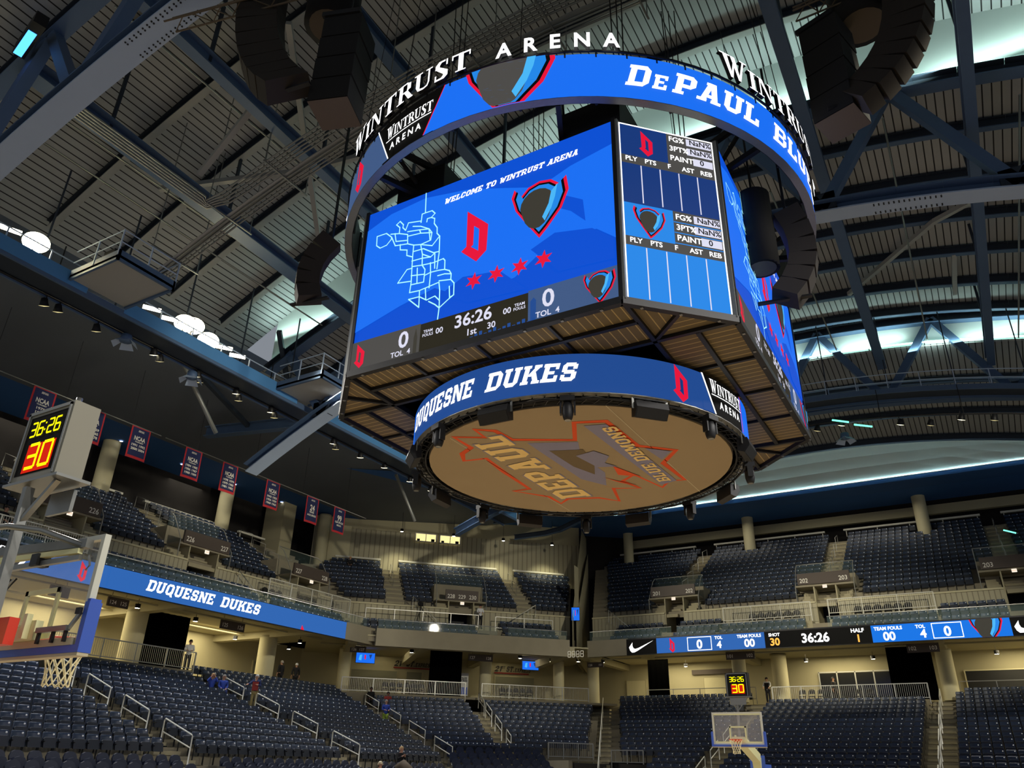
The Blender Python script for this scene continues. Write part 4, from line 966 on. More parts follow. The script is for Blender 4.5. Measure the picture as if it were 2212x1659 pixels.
rail_panel('end', 6.5, 17, 7.1, CZ + .3, .9, 'thin grey rail behind the top row at the far right', bal=0)
rail_panel('cor', 8.5, 11.3, lu('cor', 3) - .9, lz(2) + .12, .85, 'bright baluster railing above the exit sign at the corner tunnel', posts=4)
rail_panel('end', -12.1, -10.1, lu('end', 2) - .85, lz(2) - .1, .75, 'dark grey railing at the end tunnel among the far seats', posts=3, bal=.5)
rail_panel('side', 17.5, 25.2, 1.85, 11.5, .98, 'cream baluster railing of the balcony platform above the blue side ribbon', mt='white_rail')
rail_panel('side', -6, 5.2, 1.85, 11.15, .9, 'cream baluster railing of the balcony platform behind the near basket', mt='white_rail')
rail_panel('cor', -2.2, 6.0, 1.85, 11.1, .92, 'plain grey rail along the corner balcony platform with the tripod', bal=0)
rail_panel('cor', 7.3, 11.7, 1.85, 11.1, .9, 'short plain grey rail at the right of the corner balcony', bal=0)
rail_panel('end', -7.0, -1.1, 1.85, 11.4, 1.0, 'cream baluster railing of the balcony platform left of the 203 portal', mt='white_rail')
rail_panel('end', 0.0, 6.3, 1.85, 11.45, 1.0, 'cream baluster railing of the balcony platform right of the 203 portal', mt='white_rail')
# glass fronts on the balcony
def glass_front(sec, s0, s1, label, z=10.42, u=-.05):
    p = SM[sec] @ Vector(((s0 + s1) / 2, u, z)); t = thing('glass_railing', label, 'railing', tuple(p), 'glass balcony fronts')
    b = MB(SM[sec]); b.box(s0, u, z, s1, u + .02, z + .6, 'glass_rail'); b.build('glass_pane', t)
    b = MB(SM[sec]); b.tube([(s0, u + .01, z + .62), (s1, u + .01, z + .62)], .03, 'rail'); b.build('handrail', t)
glass_front('side', -6, 25, 'long glass balcony front with metal handrail above the blue side ribbon')
glass_front('cor', -1.4, 7.0, 'glass balcony front with handrail on the corner stand, left part', 10.35)
glass_front('cor', 7.8, 12.2, 'glass balcony front with handrail on the corner stand, right part', 10.35)
glass_front('end', -16.4, -10.2, 'glass balcony front with handrail above the swoosh panel')
glass_front('end', -9.8, -1.2, 'glass balcony front with handrail above the score ribbon')
glass_front('end', .1, 17, 'glass balcony front with handrail above the bright blue ribbon part')
for sec, wh in (('side', 'left side'), ('cor', 'corner'), ('end', 'far end')):
    for i, p in enumerate(PORT[sec]):
        pt = SM[sec] @ Vector((p, 3.0, 14)); sub = {'side': ('nearest the camera', 'in the middle', 'next to the corner'), 'cor': ('in the middle',), 'end': ('left of the far basket', 'above the far ribbon clock', 'at the far right')}[sec][i]
        t = thing('portal_sign', 'brown sign band over the %s balcony portal %s' % (wh, sub), 'sign', tuple(pt), 'brown portal sign bands')
        nums = {'side': (('', '226'), ('226', '227'), ('227', '228')), 'cor': (('228', '229', '230'),), 'end': (('201', '202'), ('202', '203'), ('203', '204'))}[sec][i]
        z0 = {'side': 13.45, 'cor': 13.2, 'end': 13.75}[sec]; hw = 1.25 if sec == 'cor' else 1.7
        b = MB(SM[sec]); b.box(p - hw, 2.85, z0, p + hw, 3.0, z0 + .75, 'brown_sign'); b.build('sign_band', t)
        b = MB(SM[sec]); fn = flatfn((p - hw, 2.84, z0 + .12), (1, 0, 0), (0, 0, 1), (0, -1, 0), .006)
        for j, nm in enumerate(nums):
            if nm: put(b, sans(nm), fn, .3, 'white_letter', .15 + (2 * hw - .85) * j / max(1, len(nums) - 1), 0, width=.55)
        b.build('sign_lettering', t)
        b = MB(SM[sec]); b.box(p - .1, 2.8, z0 - .32, p + .18, 2.86, z0 - .12, 'exit_white'); put(b, sans('EXIT'), flatfn((p - .07, 2.795, z0 - .27), (1, 0, 0), (0, 0, 1), (0, -1, 0), .003), .09, 'exit_red', width=.22)
        tag(b.build('exit_sign'), 'small lit exit sign in the %s balcony portal %s' % (wh, sub), 'exit sign', 'exit signs in the balcony portals')
        # side stair glass and rails
        t = thing('portal_railing', 'glass and metal guard around the %s balcony portal %s' % (wh, sub), 'railing', tuple(pt), 'guards around the portals')
        b = MB(SM[sec])
        for s_ in (-1, 1): b.quad((p + s_ * 1.9, 2.9, 12.6), (p + s_ * 1.9, 5.6, 14.5), (p + s_ * 1.9, 5.6, 15.4), (p + s_ * 1.9, 2.9, 13.6), 'glass_rail')
        b.quad((p - 1.9, 4.4, 14.6), (p + 1.9, 4.4, 14.6), (p + 1.9, 4.4, 15.4), (p - 1.9, 4.4, 15.4), 'glass_rail'); b.build('glass_pane', t)
        b = MB(SM[sec])
        for s_ in (-1, 1): b.tube([(p + s_ * 1.9, 2.9, 12.6), (p + s_ * 1.9, 2.9, 13.6), (p + s_ * 1.9, 3.9, 15.1), (p + s_ * 1.9, 4.4, 15.45)], .03, 'rail')
        b.tube([(p - 1.9, 4.4, 15.45), (p + 1.9, 4.4, 15.45)], .03, 'rail'); b.build('handrail', t)
# wall-top bars behind the uppermost rows
def bar_rail(sec, s0, s1, u, z, label):
    p = SM[sec] @ Vector(((s0 + s1) / 2, u, z)); t = thing('drink_rail', label, 'railing', tuple(p), 'pale rails behind the top rows')
    b = MB(SM[sec]); b.box(s0, u - .12, z, s1, u + .12, z + .14, 'white_rail'); b.build('shelf_bar', t)
    n = max(2, int((s1 - s0) / 2.2) + 1)
    for i in range(n):
        s = s0 + .2 + (s1 - s0 - .4) * i / (n - 1); b = MB(SM[sec]); b.bar((s, u, z - .5), (s, u, z), .06, .06, 'white_rail'); b.build('post', t)
for a, c, w_ in ((-21.5, -12.7, 'nearest the corner'), (-11.0, -1.4, 'above the far basket'), (0.1, 10.2, 'right of the middle'), (11.6, 18, 'at the far right')): bar_rail('end', a, c, 15.6, 20.55, 'long pale bar rail behind the top row of the end stand, ' + w_)
for a, c, w_ in ((-6, 3.3, 'nearest the camera'), (5.3, 12.6, 'in the middle'), (14.3, 21.2, 'behind the banners'), (22.8, 26, 'next to the corner')): bar_rail('side', a, c, 11.95, 18.0, 'long pale bar rail behind the top row of the left stand, ' + w_)
for a, c, w_ in ((-4.5, -.7, 'left part'), (.8, 9.4, 'middle part'), (10.9, 15.6, 'right part')): bar_rail('cor', a, c, 10.8, 17.55, 'pale bar rail at the ribbed corner wall, ' + w_)
# stair handrails in the lower stand: bright two-bar hoops
def hoop(sec, s, k0, k1, label):
    z0, z1 = lz(k0), lz(k1); u0_, u1_ = lu(sec, k0) - .6, lu(sec, k1) - .6
    p = SM[sec] @ Vector((s, u0_, z0)); t = thing('stair_handrail', label, 'handrail', tuple(p), 'bright handrails on the stand stairs')
    b = MB(SM[sec]); b.tube([(s, u0_, z0), (s, u0_, z0 + .95), (s, u0_ + .06, z0 + 1.0), (s, u1_ - .06, z1 + 1.0), (s, u1_, z1 + .95), (s, u1_, z1)], .027, 'white_rail', 7); b.build('handrail', t)
    b = MB(SM[sec]); b.tube([(s, u0_, z0 + .55), (s, u1_, z1 + .55)], .024, 'white_rail', 6); b.build('middle_rail', t)
for s, wh in ((3.6, 'the nearest aisle of the left stand'), (13.1, 'the second aisle of the left stand')):
    for n_, (k0, k1) in enumerate(((0, 1.9), (3, 4.9), (6, 7.9), (9, 10.9))): hoop('side', s, k0, k1, 'white two-bar handrail hoop, %s from the bottom on %s' % (ORD[n_], wh))
for n_, k0 in enumerate((.5, 3.5, 6.5, 9.5)):
    k1 = k0 + 1.9; s0, s1 = lseam(k0) - .0, lseam(k1) - .0
    p = SM['side'] @ Vector((s0, lu('side', k0), lz(k0))); t = thing('stair_handrail', 'white two-bar handrail hoop, %s from the bottom on the aisle between left and corner stands' % ORD[n_], 'handrail', tuple(p), 'bright handrails on the stand stairs')
    a = (s0, lu('side', k0) - .5, lz(k0)); c = (s1, lu('side', k1) - .5, lz(k1)); up = lambda q, h: (q[0], q[1], q[2] + h)
    b = MB(SM['side']); b.tube([a, up(a, 1), up(c, 1), c], .027, 'white_rail', 7); b.build('handrail', t)
    b = MB(SM['side']); b.tube([up(a, .55), up(c, .55)], .024, 'white_rail', 6); b.build('middle_rail', t)
for n_, (k0, k1) in enumerate(((3, 4.2), (5.5, 7.4), (8.5, 10.5), (11, 13))): hoop('cor', 6.3, k0, k1, 'white two-bar handrail hoop, %s from the bottom on the corner stairs' % ORD[n_])
for n_, (k0, k1) in enumerate(((-2, -.2), (1, 2.8), (4, 6))): hoop('end', -5.9, k0, k1, 'white two-bar handrail hoop, %s from the bottom on the stairs beside the far basket' % ORD[n_])
for s, wh in ((5.4, 'right of the far basket'),):
    for n_, (k0, k1) in enumerate(((-3, -1), (0, 2), (3, 5), (6, 8), (9, 11), (12, 14))): hoop('end', s, k0, k1, 'thin white handrail, %s from the bottom on the stairs %s' % (ORD[n_], wh))
p = SM['end'] @ Vector((-12.4, -8, 1)); t = thing('stair_handrail', 'long white centre handrail up the stairs between the corner and end stands', 'handrail', tuple(p))
b = MB(SM['end']); P = [(rseam(k) - 1.15, lu('end', k) - .5, lz(k) + .95) for k in range(-3, 15)]; b.tube(P, .03, 'white_rail'); b.build('handrail', t)
for k in range(-3, 15, 3):
    b = MB(SM['end']); b.bar((rseam(k) - 1.15, lu('end', k) - .5, lz(k)), (rseam(k) - 1.15, lu('end', k) - .5, lz(k) + .95), .04, .04, 'white_rail'); b.build('post', t)
# upper stair rails
for sec, L in UA.items():
    for i, (q0, q1) in enumerate(L):
        s = (q0 + q1) / 2; jt = UTOP[sec]; p = SM[sec] @ Vector((s, uu(3), uz(3)))
        t = thing('stair_handrail', 'stepped metal handrail up the %s balcony stairs, %s' % (NAME[sec].replace(' stand', ''), ('left aisle', 'middle aisle', 'right aisle')[i] if sec != 'cor' else ('left aisle', 'right aisle')[i]), 'handrail', tuple(p), 'handrails on the balcony stairs')
        b = MB(SM[sec])
        for j in range(2, jt - 1, 2): b.tube([(s, uu(j) - .5, uz(j)), (s, uu(j) - .5, uz(j) + .95), (s, uu(j + 1) + .1, uz(j + 1) + 1.0), (s, uu(j + 1) + .1, uz(j + 1))], .022, 'rail')
        b.build('handrail', t)
# slanted baluster rails beside the balcony stairs
for sec, s0, s1, z0, z1, wh in (('cor', 1.2, 3.0, 13.2, 11.6, 'left on the corner balcony'), ('cor', 10.6, 8.2, 13.2, 11.6, 'right on the corner balcony'), ('end', -16.0, -14.3, 13.0, 11.6, 'at the left end of the end balcony'), ('side', 15.6, 17.4, 12.6, 11.4, 'at the end of the left balcony platform')):
    p = SM[sec] @ Vector((s0, 2.6, z1)); t = thing('stair_guard', 'sloping baluster railing ' + wh, 'railing', tuple(p))
    b = MB(SM[sec]); b.tube([(s0, 2.6, z0 - .9), (s0, 2.6, z0), (s1, 2.5, z1), (s1, 2.5, z1 - .9)], .03, 'white_rail'); b.build('handrail', t)
    b = MB(SM[sec])
    for i in range(9): a = i / 8; x = s0 + (s1 - s0) * a; z = z0 + (z1 - z0) * a; b.bar((x, 2.58, z - .85), (x, 2.58, z), .018, .018, 'white_rail')
    b.build('balusters', t)
# ---------------------------------------------------------------- LED ribbons
fE = flatfn((0, 36.2 - .12, 9.32), (1, 0, 0), (0, 0, 1), (0, -1, 0), .006)
t = thing('led_ribbon', 'long LED ribbon with game clock and scores on the far end balcony', 'display', (0, 36.1, 9.32))
b = MB(); b.box(-13.54, 36.09, 9.28, 18, 36.2, 10.38, 'dark_metal'); b.build('housing', t)
b = MB(); H_ = 1.0
rect(b, -13.54, 0, -11.31, H_, fE, 'led_black', 0); rect(b, -11.31, 0, -3.9, H_, fE, 'led_ribbon', 0); rect(b, -3.9, 0, 2.57, H_, fE, 'led_black', 0); rect(b, 2.57, 0, 9.95, H_, fE, 'led_ribbon2', 0); rect(b, 9.95, 0, 18, H_, fE, 'led_black', 0)
NK = [(0, .42), (.08, .22), (.22, .10), (.42, .1), (.7, .2), (2.0, .78), (.75, .36), (.5, .31), (.35, .36), (.28, .52), (.29, .72)]
for x in (-13.35, 10.1):
    flatpoly(b, [(x + a * .92, c * 1.1 + .03) for a, c in NK], fE, 'led_white', 1)
dlogo(b, fE, -10.2, .49, .96, hole='led_ribbon', lay=1, wx=.9)
def frame(x0, y0, x1, y1, w_=.045):
    for q in ((x0, y0, x1, y0 + w_), (x0, y1 - w_, x1, y1), (x0, y0, x0 + w_, y1), (x1 - w_, y0, x1, y1)): rect(b, *q, fE, 'led_white', 1)
frame(-9.1, .06, -7.42, .94); frame(5.9, .06, 7.5, .94)
for tx_, x, y, h, mt in (('0', -8.26, .19, .58, 'led_white'), ('TOL', -6.93, .72, .2, 'led_white'), ('4', -6.92, .16, .45, 'led_white'), ('TEAM FOULS', -4.9, .72, .2, 'led_white'), ('00', -4.9, .14, .5, 'led_white'), ('SHOT', -3.27, .7, .2, 'led_white'), ('30', -3.26, .14, .46, 'led_orange'),
                         ('36:26', -.75, .22, .56, 'led_white'), ('HALF', 1.78, .66, .24, 'led_white'), ('1', 1.78, .1, .44, 'led_orange'), ('TEAM FOULS', 3.52, .7, .2, 'led_white'), ('00', 3.53, .1, .5, 'led_white'), ('TOL', 5.3, .7, .2, 'led_white'), ('4', 5.4, .16, .48, 'led_white'), ('0', 6.7, .19, .56, 'led_white')):
    put(b, sans(tx_, .03), fE, h, mt, x, y, 'c', lay=1)
crest(b, fE, 8.72, .55, 1.9, 1, yr=(0, 1.0))
b.build('display_face', t)
fS = lambda a, c, l=0: (-28.1 + .37 + .006 * l, a, 9.34 + c)
t = thing('led_ribbon', 'long blue LED ribbon reading DUQUESNE DUKES on the left side balcony', 'display', (-27.7, 8, 9.34))
b = MB(); b.box(-27.76, -8, 9.3, -27.74, 22.6, 10.42, 'dark_metal'); b.build('housing', t)
b = MB(); rect(b, 5.2, 0, 22.6, 1.05, fS, 'led_ribbon', 0)
rect(b, -8, 0, 1.0, 1.05, fS, 'led_black', 0); rect(b, 1.0, 0, 5.3, 1.05, fS, 'led_ribbon', 0); flatpoly(b, [(1.0, 0), (.8, 0), (1.3, 1.05), (1.5, 1.05)], fS, 'led_white', 1)
put(b, slab('DUQUESNE', .2), fS, .56, 'led_white', 7.4, .3, width=4.25, lay=1); put(b, slab('DUKES', .2), fS, .56, 'led_white', 12.15, .3, width=2.85, lay=1)
flatpoly(b, [(18.5, 0), (18.58, .28), (18.8, 0)], fS, 'led_red', 1); dlogo(b, fS, 3.9, .52, .95, hole='led_ribbon', lay=1)
put(b, serif('WINTRUST'), fS, .42, 'led_white', -2.6, .5, width=3.2, lay=1); rect(b, -2.6, .42, .6, .46, fS, 'led_white', 1); put(b, sans('A R E N A', .02), fS, .2, 'led_white', -1.8, .12, width=1.9, lay=1)
b.build('display_face', t)
# ---------------------------------------------------------------- concourse furniture
def sign(sec, s0, s1, z0, z1, u, texts, label):
    p = SM[sec] @ Vector(((s0 + s1) / 2, u, z0)); t = thing('section_sign', label, 'sign', tuple(p), 'brown section number signs')
    b = MB(SM[sec]); b.box(s0, u, z0, s1, u + .1, z1, 'brown_sign'); b.build('sign_panel', t)
    b = MB(SM[sec]); h = (z1 - z0) * .45; fn = flatfn((s0, u - .005, z0 + (z1 - z0) * .25), (1, 0, 0), (0, 0, 1), (0, -1, 0), .004)
    for i, x in enumerate(texts): put(b, sans(x), fn, h, 'white_letter', .12 if i == 0 else (s1 - s0 - .12), 0, 'l' if i == 0 else 'r')
    b.build('sign_lettering', t)
    b = MB(SM[sec])
    for s in (s0 + .2, s1 - .2): b.bar((s, u + .05, z1), (s, u + .05, 9.95), .03, .03, 'cream_paint')
    b.build('hanger', t)
sign('side', 14.35, 16.15, 8.95, 9.45, 1.9, ('125', '126'), 'brown hanging sign reading 125 126 under the blue side ribbon')
sign('side', 7.0, 8.2, 9.0, 9.45, 1.9, ('124', '125'), 'brown hanging sign reading 124 125 behind the near backboard')
sign('side', 3.9, 4.9, 8.95, 9.45, 1.9, ('124',), 'brown hanging sign reading 124 seen through the near backboard glass')
sign('cor', -3.0, -1.9, 9.0, 9.4, 2.0, ('126', '127'), 'brown hanging sign reading 126 127 left of the left television')
sign('cor', 5.4, 7.2, 8.85, 9.3, 1.9, ('127', '128'), 'brown hanging sign reading 127 128 over the corner stairs')
sign('end', -17.6, -16.3, 8.85, 9.2, 2.0, ('128', '101'), 'brown hanging sign reading 128 101 at the corner column')
sign('end', -7.1, -5.15, 8.95, 9.45, 1.9, ('101', '102'), 'brown hanging sign reading 101 102 above the far shot clock')
sign('end', 4.2, 6.0, 8.9, 9.42, 1.9, ('102', '103'), 'brown hanging sign reading 102 103 at the right dark curtain')
def curtain(sec, s0, s1, u, z0, z1, label):
    p = SM[sec] @ Vector(((s0 + s1) / 2, u, z0)); b = MB(SM[sec] @ Matrix.Translation(((s0 + s1) / 2, u, z0)))
    n = int((s1 - s0) / .12); w_ = (s1 - s0) / 2; vs = []; fs = []
    for i in range(n + 1):
        x = -w_ + 2 * w_ * i / n; y = .07 * math.sin(i * 1.7) + .03 * math.sin(i * .6); vs += [(x, y, 0), (x * .99, y * .6, z1 - z0), (x, y + .05, 0), (x * .99, y * .6 + .05, z1 - z0)]
    for i in range(n): a = i * 4; fs += [(a, a + 4, a + 5, a + 1), (a + 2, a + 3, a + 7, a + 6)]
    b.add(vs, fs, 'curtain', True); o = b.build('curtain'); tag(o, label, 'curtain', 'black curtains in the concourse'); return o
curtain('cor', 2.9, 5.3, 3.6, CZ, 9.8, 'tall black curtain between the two express stands')
curtain('end', -14.9, -13.2, 7.4, CZ, 9.9, 'tall black curtain under the swoosh panel')
curtain('end', 2.6, 5.3, 5.6, CZ, 9.9, 'wide black curtain below the TEAM FOULS part of the ribbon')
curtain('side', 11.9, 14.8, 5.2, CZ, 9.8, 'wide black curtain under the blue side ribbon behind the platform rail')
def tv(sec, s0, s1, z0, z1, u, label, M_=None):
    Q = M_ or SM[sec]; p = Q @ Vector(((s0 + s1) / 2, u, z0)); t = thing('television', label, 'television', tuple(p), 'televisions showing the blue welcome screen')
    b = MB(Q); b.box(s0, u, z0, s1, u + .08, z1, 'black'); b.build('housing', t)
    b = MB(Q); fn = flatfn((s0, u, z0), (1, 0, 0), (0, 0, 1), (0, -1, 0), .006); w_ = s1 - s0; h = z1 - z0
    rect(b, .03, .03, w_ - .03, h - .03, fn, 'led_blue3', 1); flatpoly(b, [(w_ * .15, h * .3), (w_ * .3, h * .25), (w_ * .32, h * .8), (w_ * .2, h * .75)], fn, 'led_sky2', 2)
    flatpoly(b, [(w_ * .45, h * .4), (w_ * .52, h * .35), (w_ * .52, h * .75), (w_ * .45, h * .8)], fn, 'led_red', 2); flatpoly(b, [(w_ * .68, h * .8), (w_ * .84, h * .85), (w_ * .76, h * .4)], fn, 'led_navy2', 2)
    b.build('screen', t)
tv('cor', -2.2, -.75, 8.85, 9.62, 7, 'wall television above the shutter left of the left express lettering')
tv('cor', 11.1, 12.5, 9.1, 9.8, 8, 'wall television right of the right express lettering')
dv = (E_ - A_); ang = math.atan2(dv.y, dv.x); Mr = Matrix.Translation((-17.9, 37.25, 0)) @ Matrix.Rotation(math.atan2(dv.y, dv.x), 4, 'Z')
Mr = Matrix(((.9239, -.3827, 0, -17.75), (.3827, .9239, 0, 36.6), (0, 0, 1, 0), (0, 0, 0, 1)))
tv('x', -.32, .32, 12.0, 13.0, 0, 'small upright television on the wall between corner and end balconies', Mr)
def wall_box(sec, s0, s1, z0, z1, u, mt, name, label, cat, group=None, d=.1, frame_=None):
    b = MB(SM[sec]); b.box(s0, u - d, z0, s1, u, z1, mt); o = b.build(name); tag(o, label, cat, group)
    if frame_:
        f = MB(SM[sec])
        for q in ((s0 - .08, z0, s0, z1), (s1, z0, s1 + .08, z1), (s0 - .08, z1, s1 + .08, z1 + .08)): f.box(q[0], u - d - .02, q[1], q[2], u, q[3], frame_)
        f.build('door_frame', o)
    return o
for s0, s1, wh in ((-2.2, 1.4, 'left under the left television'), (2.2, 3.4, 'beside the left curtain'), (9.5, 12.8, 'right under the right express lettering')):
    wall_box('cor', s0, s1, CZ, 8.75, 10.5, 'shutter', 'roller_shutter', 'closed grey roller shutter of the food stand, ' + wh, 'shutter', 'closed roller shutters', frame_='cream_paint')
for s0, wh in ((1.1, 'left'), (9.4, 'right')):
    p = SM['cor'] @ Vector((s0, 10.35, 9.0)); t = thing('wall_lettering', 'slanted dark 21ST ST. EXPRESS lettering above the %s food stand' % wh, 'sign', tuple(p), 'express stand lettering')
    b = MB(SM['cor']); fn = flatfn((s0, 10.38, 9.15), (1, 0, 0), (0, 0, 1), (0, -1, 0), .008)
    put(b, glyphs('21', SL, .3), fn, .42, 'black', 0, 0, width=.6); put(b, glyphs('ST', SL, .3), fn, .2, 'black', .64, .22, width=.25); put(b, glyphs('ST.', SL, .3), fn, .42, 'black', .98, 0, width=.7); put(b, glyphs('EXPRESS', SL, .3), fn, .3, 'black', 1.72, 0, width=1.35); b.build('lettering', t)
    b = MB(SM['cor']); b.box(s0, 10.36, 8.98, s0 + 2.95, 10.4, 9.08, 'cloth_red'); b.build('underline_bar', t)
for s0, s1, z1, mt, wh in ((-15.2, -13.3 - 2.2, 8.9, 'cream_paint', 'left of the narrow curtain'), (-12.3, -10.9, 8.7, 'light_paint', 'pale and bright right of the narrow curtain')):
    pass
wall_box('end', -11.4, -9.2, CZ, 8.75, 10.5, 'light_paint', 'double_door', 'pale double door left of the far shot clock', 'door', frame_='cream_paint')
wall_box('end', -17.9, -16.3, CZ, 8.7, 10.5, 'light_paint', 'double_door', 'cream double door behind the top of the corner stairs', 'door', frame_='cream_paint')
wall_box('end', -12.3, -8.7, 9.0, 9.35, 10.4, 'brown_sign', 'restroom_sign', 'long brown wall sign above the pale double door', 'sign')
wall_box('side', 24.6, 26.1, CZ, 8.6, 10.0, 'shutter', 'service_door', 'grey door beside the left corner column', 'door', frame_='cream_paint')
p = SM['end'] @ Vector((1, 10.4, 7)); t = thing('glazed_partition', 'row of dark glazed panes in pale frames behind the far railing', 'window', tuple(p))
for i in range(5):
    b = MB(SM['end']); b.box(-2.6 + i * 1.25, 10.3, 7.1, -1.45 + i * 1.25, 10.36, 8.75, 'window_dark'); b.build('pane', t)
b = MB(SM['end'])
for i in range(6): b.box(-2.68 + i * 1.25, 10.26, CZ, -2.6 + i * 1.25, 10.38, 8.85, 'rail')
b.box(-2.7, 10.26, 8.78, 3.7, 10.38, 8.86, 'rail'); b.build('frame', t)
wall_box('end', 6.9, 18, CZ, 8.6, 10.4, 'black', 'dark_opening', 'wide black opening under a cream beam at the far right', 'opening', frame_='light_paint')
wall_box('side', 15.5, 18.2, CZ, 8.2, 9.9, 'black', 'dark_opening', 'dark doorway under the side balcony behind the thick column', 'opening', frame_='cream_paint')
# folding chairs on platforms
def folding_chair(M_):
    t = thing('folding_chair', '', 'chair', tuple(M_.translation)); 
    b = MB(M_); b.box(-.2, -.2, .42, .2, .18, .46, 'black'); b.build('seat', t)
    b = MB(M_); b.tube([(-.2, .2, .6), (-.2, .22, .82), (-.1, .23, .9), (.1, .23, .9), (.2, .22, .82), (.2, .2, .6)], .025, 'black'); b.box(-.2, .19, .62, .2, .21, .86, 'black'); b.build('backrest', t)
    for s in (-1, 1): b = MB(M_); b.bar((s * .21, -.22, 0), (s * .21, .2, .8), .025, .025, 'dark_metal'); b.build('leg', t)
    for s in (-1, 1): b = MB(M_); b.bar((s * .18, .22, 0), (s * .18, -.1, .44), .025, .025, 'dark_metal'); b.build('leg', t)
    return t
for sec, s0, n, u, z, wh, st in (('cor', -.1, 6, 4.2, CZ, 'behind the rail under the left express lettering', .52), ('cor', 8.6, 5, 4.2, CZ, 'behind the rail under the right express lettering', .52), ('end', -5.2, 6, 2.5, 11.15, 'on the balcony platform left of the 203 portal', .6), ('end', 1.7, 6, 2.5, 11.15, 'on the balcony platform right of the 203 portal', .6),
                              ('side', -.6, 8, 2.5, 11.15, 'on the balcony platform behind the near basket', .75), ('side', 18.0, 3, 2.5, 11.15, 'left on the balcony platform above the ribbon', .62), ('side', 21.2, 3, 2.5, 11.15, 'right on the balcony platform above the ribbon', .62), ('end', -3.3, 3, 6.6, CZ, 'behind the far railing beside the ramp', .62), ('end', .3, 2, 7.2, CZ, 'behind the far railing in the middle', .7)):
    for i in range(n):
        o = folding_chair(SM[sec] @ Matrix.Translation((s0 + i * st, u, z))); o['label'] = 'black folding chair in the row ' + wh; o['group'] = 'black folding chairs ' + wh
# lamps
def down_lamp(p, label, group, r=.09, mt='lamp_white', body=True, drop=0):
    t = thing('ceiling_lamp', label, 'lamp', p, group)
    b = MB(); b.lathe([(0, 0), (r, 0)], mt, 10); b.build('lens', t, world=False)
    if body: b = MB(); b.lathe([(r * 1.15, -.01), (r * 1.15, .22), (0, .24)], 'dark_metal' if drop else 'cream_paint', 10); b.build('housing', t, world=False)
    if drop: b = MB(); b.bar((0, 0, .22), (0, 0, drop), .02, .02, 'black'); b.build('cord', t, world=False)
for i, s in enumerate((.63, 5.06, 9.42, 13.83)):
    p = SM['cor'] @ Vector((s, 8.6, 19.6)); down_lamp(tuple(p), 'black pendant lamp glowing before the ribbed corner wall, %s from the left' % ORD[i], 'pendant lamps at the corner wall', .12, 'lamp_hot', True, 2.2)
    q = SM['cor'] @ Vector((s, 8.6, 19.5)); e = SM['cor'] @ Vector((s, 10.4, 16.0)); light('SPOT', 'pendant_light', tuple(q), 420, (1, .93, .62), tuple(e), spot_size=1.5, spot_blend=.8, shadow_soft_size=.1)
for i in range(12):
    p = (-27 + i * 4.2, 47.2, 22.28); down_lamp(p, 'small recessed downlight in the blue soffit over the end stand, %s from the left' % ORD[i], 'recessed downlights in the end soffit', .11, 'lamp_white', False)
for i in range(8):
    p = (-38.6, -4 + i * 4.9, 20.95); down_lamp(p, 'small recessed downlight in the dark soffit over the left stand, %s from the near end' % ORD[i], 'recessed downlights in the left soffit', .11, 'lamp_white', False)
for sec, L in (('side', ((9.5, 3), (13.8, 3.5), (17.5, 4), (20, 7), (23, 4), (25, 7))), ('cor', ((-2, 3.2), (1.5, 3.4), (9.6, 3.2), (12.3, 4), (14.2, 3.2))), ('end', ((-17, 3.5), (-12, 8), (-3, 8), (1.5, 8), (9, 8)))):
    for i, (s, u) in enumerate(L):
        p = SM[sec] @ Vector((s, u, 9.35)); down_lamp(tuple(p), 'round concourse lamp under the %s balcony, %s from the left' % (NAME[sec].replace(' stand', ''), ORD[i]), 'concourse lamps', .13, 'lamp_hot', True, .5)
for sec, s, w_ in (('side', -1, 12), ('side', 8, 8), ('side', 18, 9), ('cor', 0, 8), ('cor', 10, 9), ('end', -13, 9), ('end', -1, 10), ('end', 11, 9)):
    p = SM[sec] @ Vector((s, 7.5, 9.85)); l = light('AREA', 'concourse_light', tuple(p), 330, (1, .87, .55), tuple(p - Vector((0, 0, 1))), shape='RECTANGLE', size=4, size_y=4)
# soffit lights over the upper seats
for sec, s, u, z in (('end', -10, 11, 21.8), ('end', 2, 11, 21.8), ('side', 5, 9, 20.6), ('side', 18, 9, 20.6)):
    p = SM[sec] @ Vector((s, u, z)); light('AREA', 'soffit_light', tuple(p), 150, (1, .92, .75), tuple(p - Vector((0, 0, 1))), shape='RECTANGLE', size=8, size_y=3)
# control-room windows in the corner wall
for i, (s0, s1, wh) in enumerate(((2.16, 3.9, 'left'), (4.3, 6.05, 'right'))):
    p = SM['cor'] @ Vector((s0, 10.95, 19.6)); t = thing('control_room_window', '%s lit control-room window high in the ribbed corner wall' % wh, 'window', tuple(p), 'lit control-room windows')
    b = MB(SM['cor'])
    for q in ((s0 - .1, 19.5, s1 + .1, 19.58), (s0 - .1, 20.2, s1 + .1, 20.28), (s0 - .1, 19.5, s0, 20.28), (s1, 19.5, s1 + .1, 20.28), ((s0 + s1) / 2 - .03, 19.5, (s0 + s1) / 2 + .03, 20.28)): b.box(q[0], 10.9, q[1], q[2], 11.0, q[3], 'white_rail')
    b.build('window_frame', t)
    for a, c in ((s0, (s0 + s1) / 2), ((s0 + s1) / 2, s1)): b = MB(SM['cor']); b.box(a, 10.92, 19.58, c, 10.96, 20.2, 'window_lit'); b.build('pane', t)
    b = MB(SM['cor']); b.box(s0 + .1, 10.9, 19.58, s0 + .35, 10.915, 19.75, 'black'); b.box(s1 - .4, 10.9, 19.58, s1 - .1, 10.915, 19.8, 'black'); b.build('desk_shapes', t)
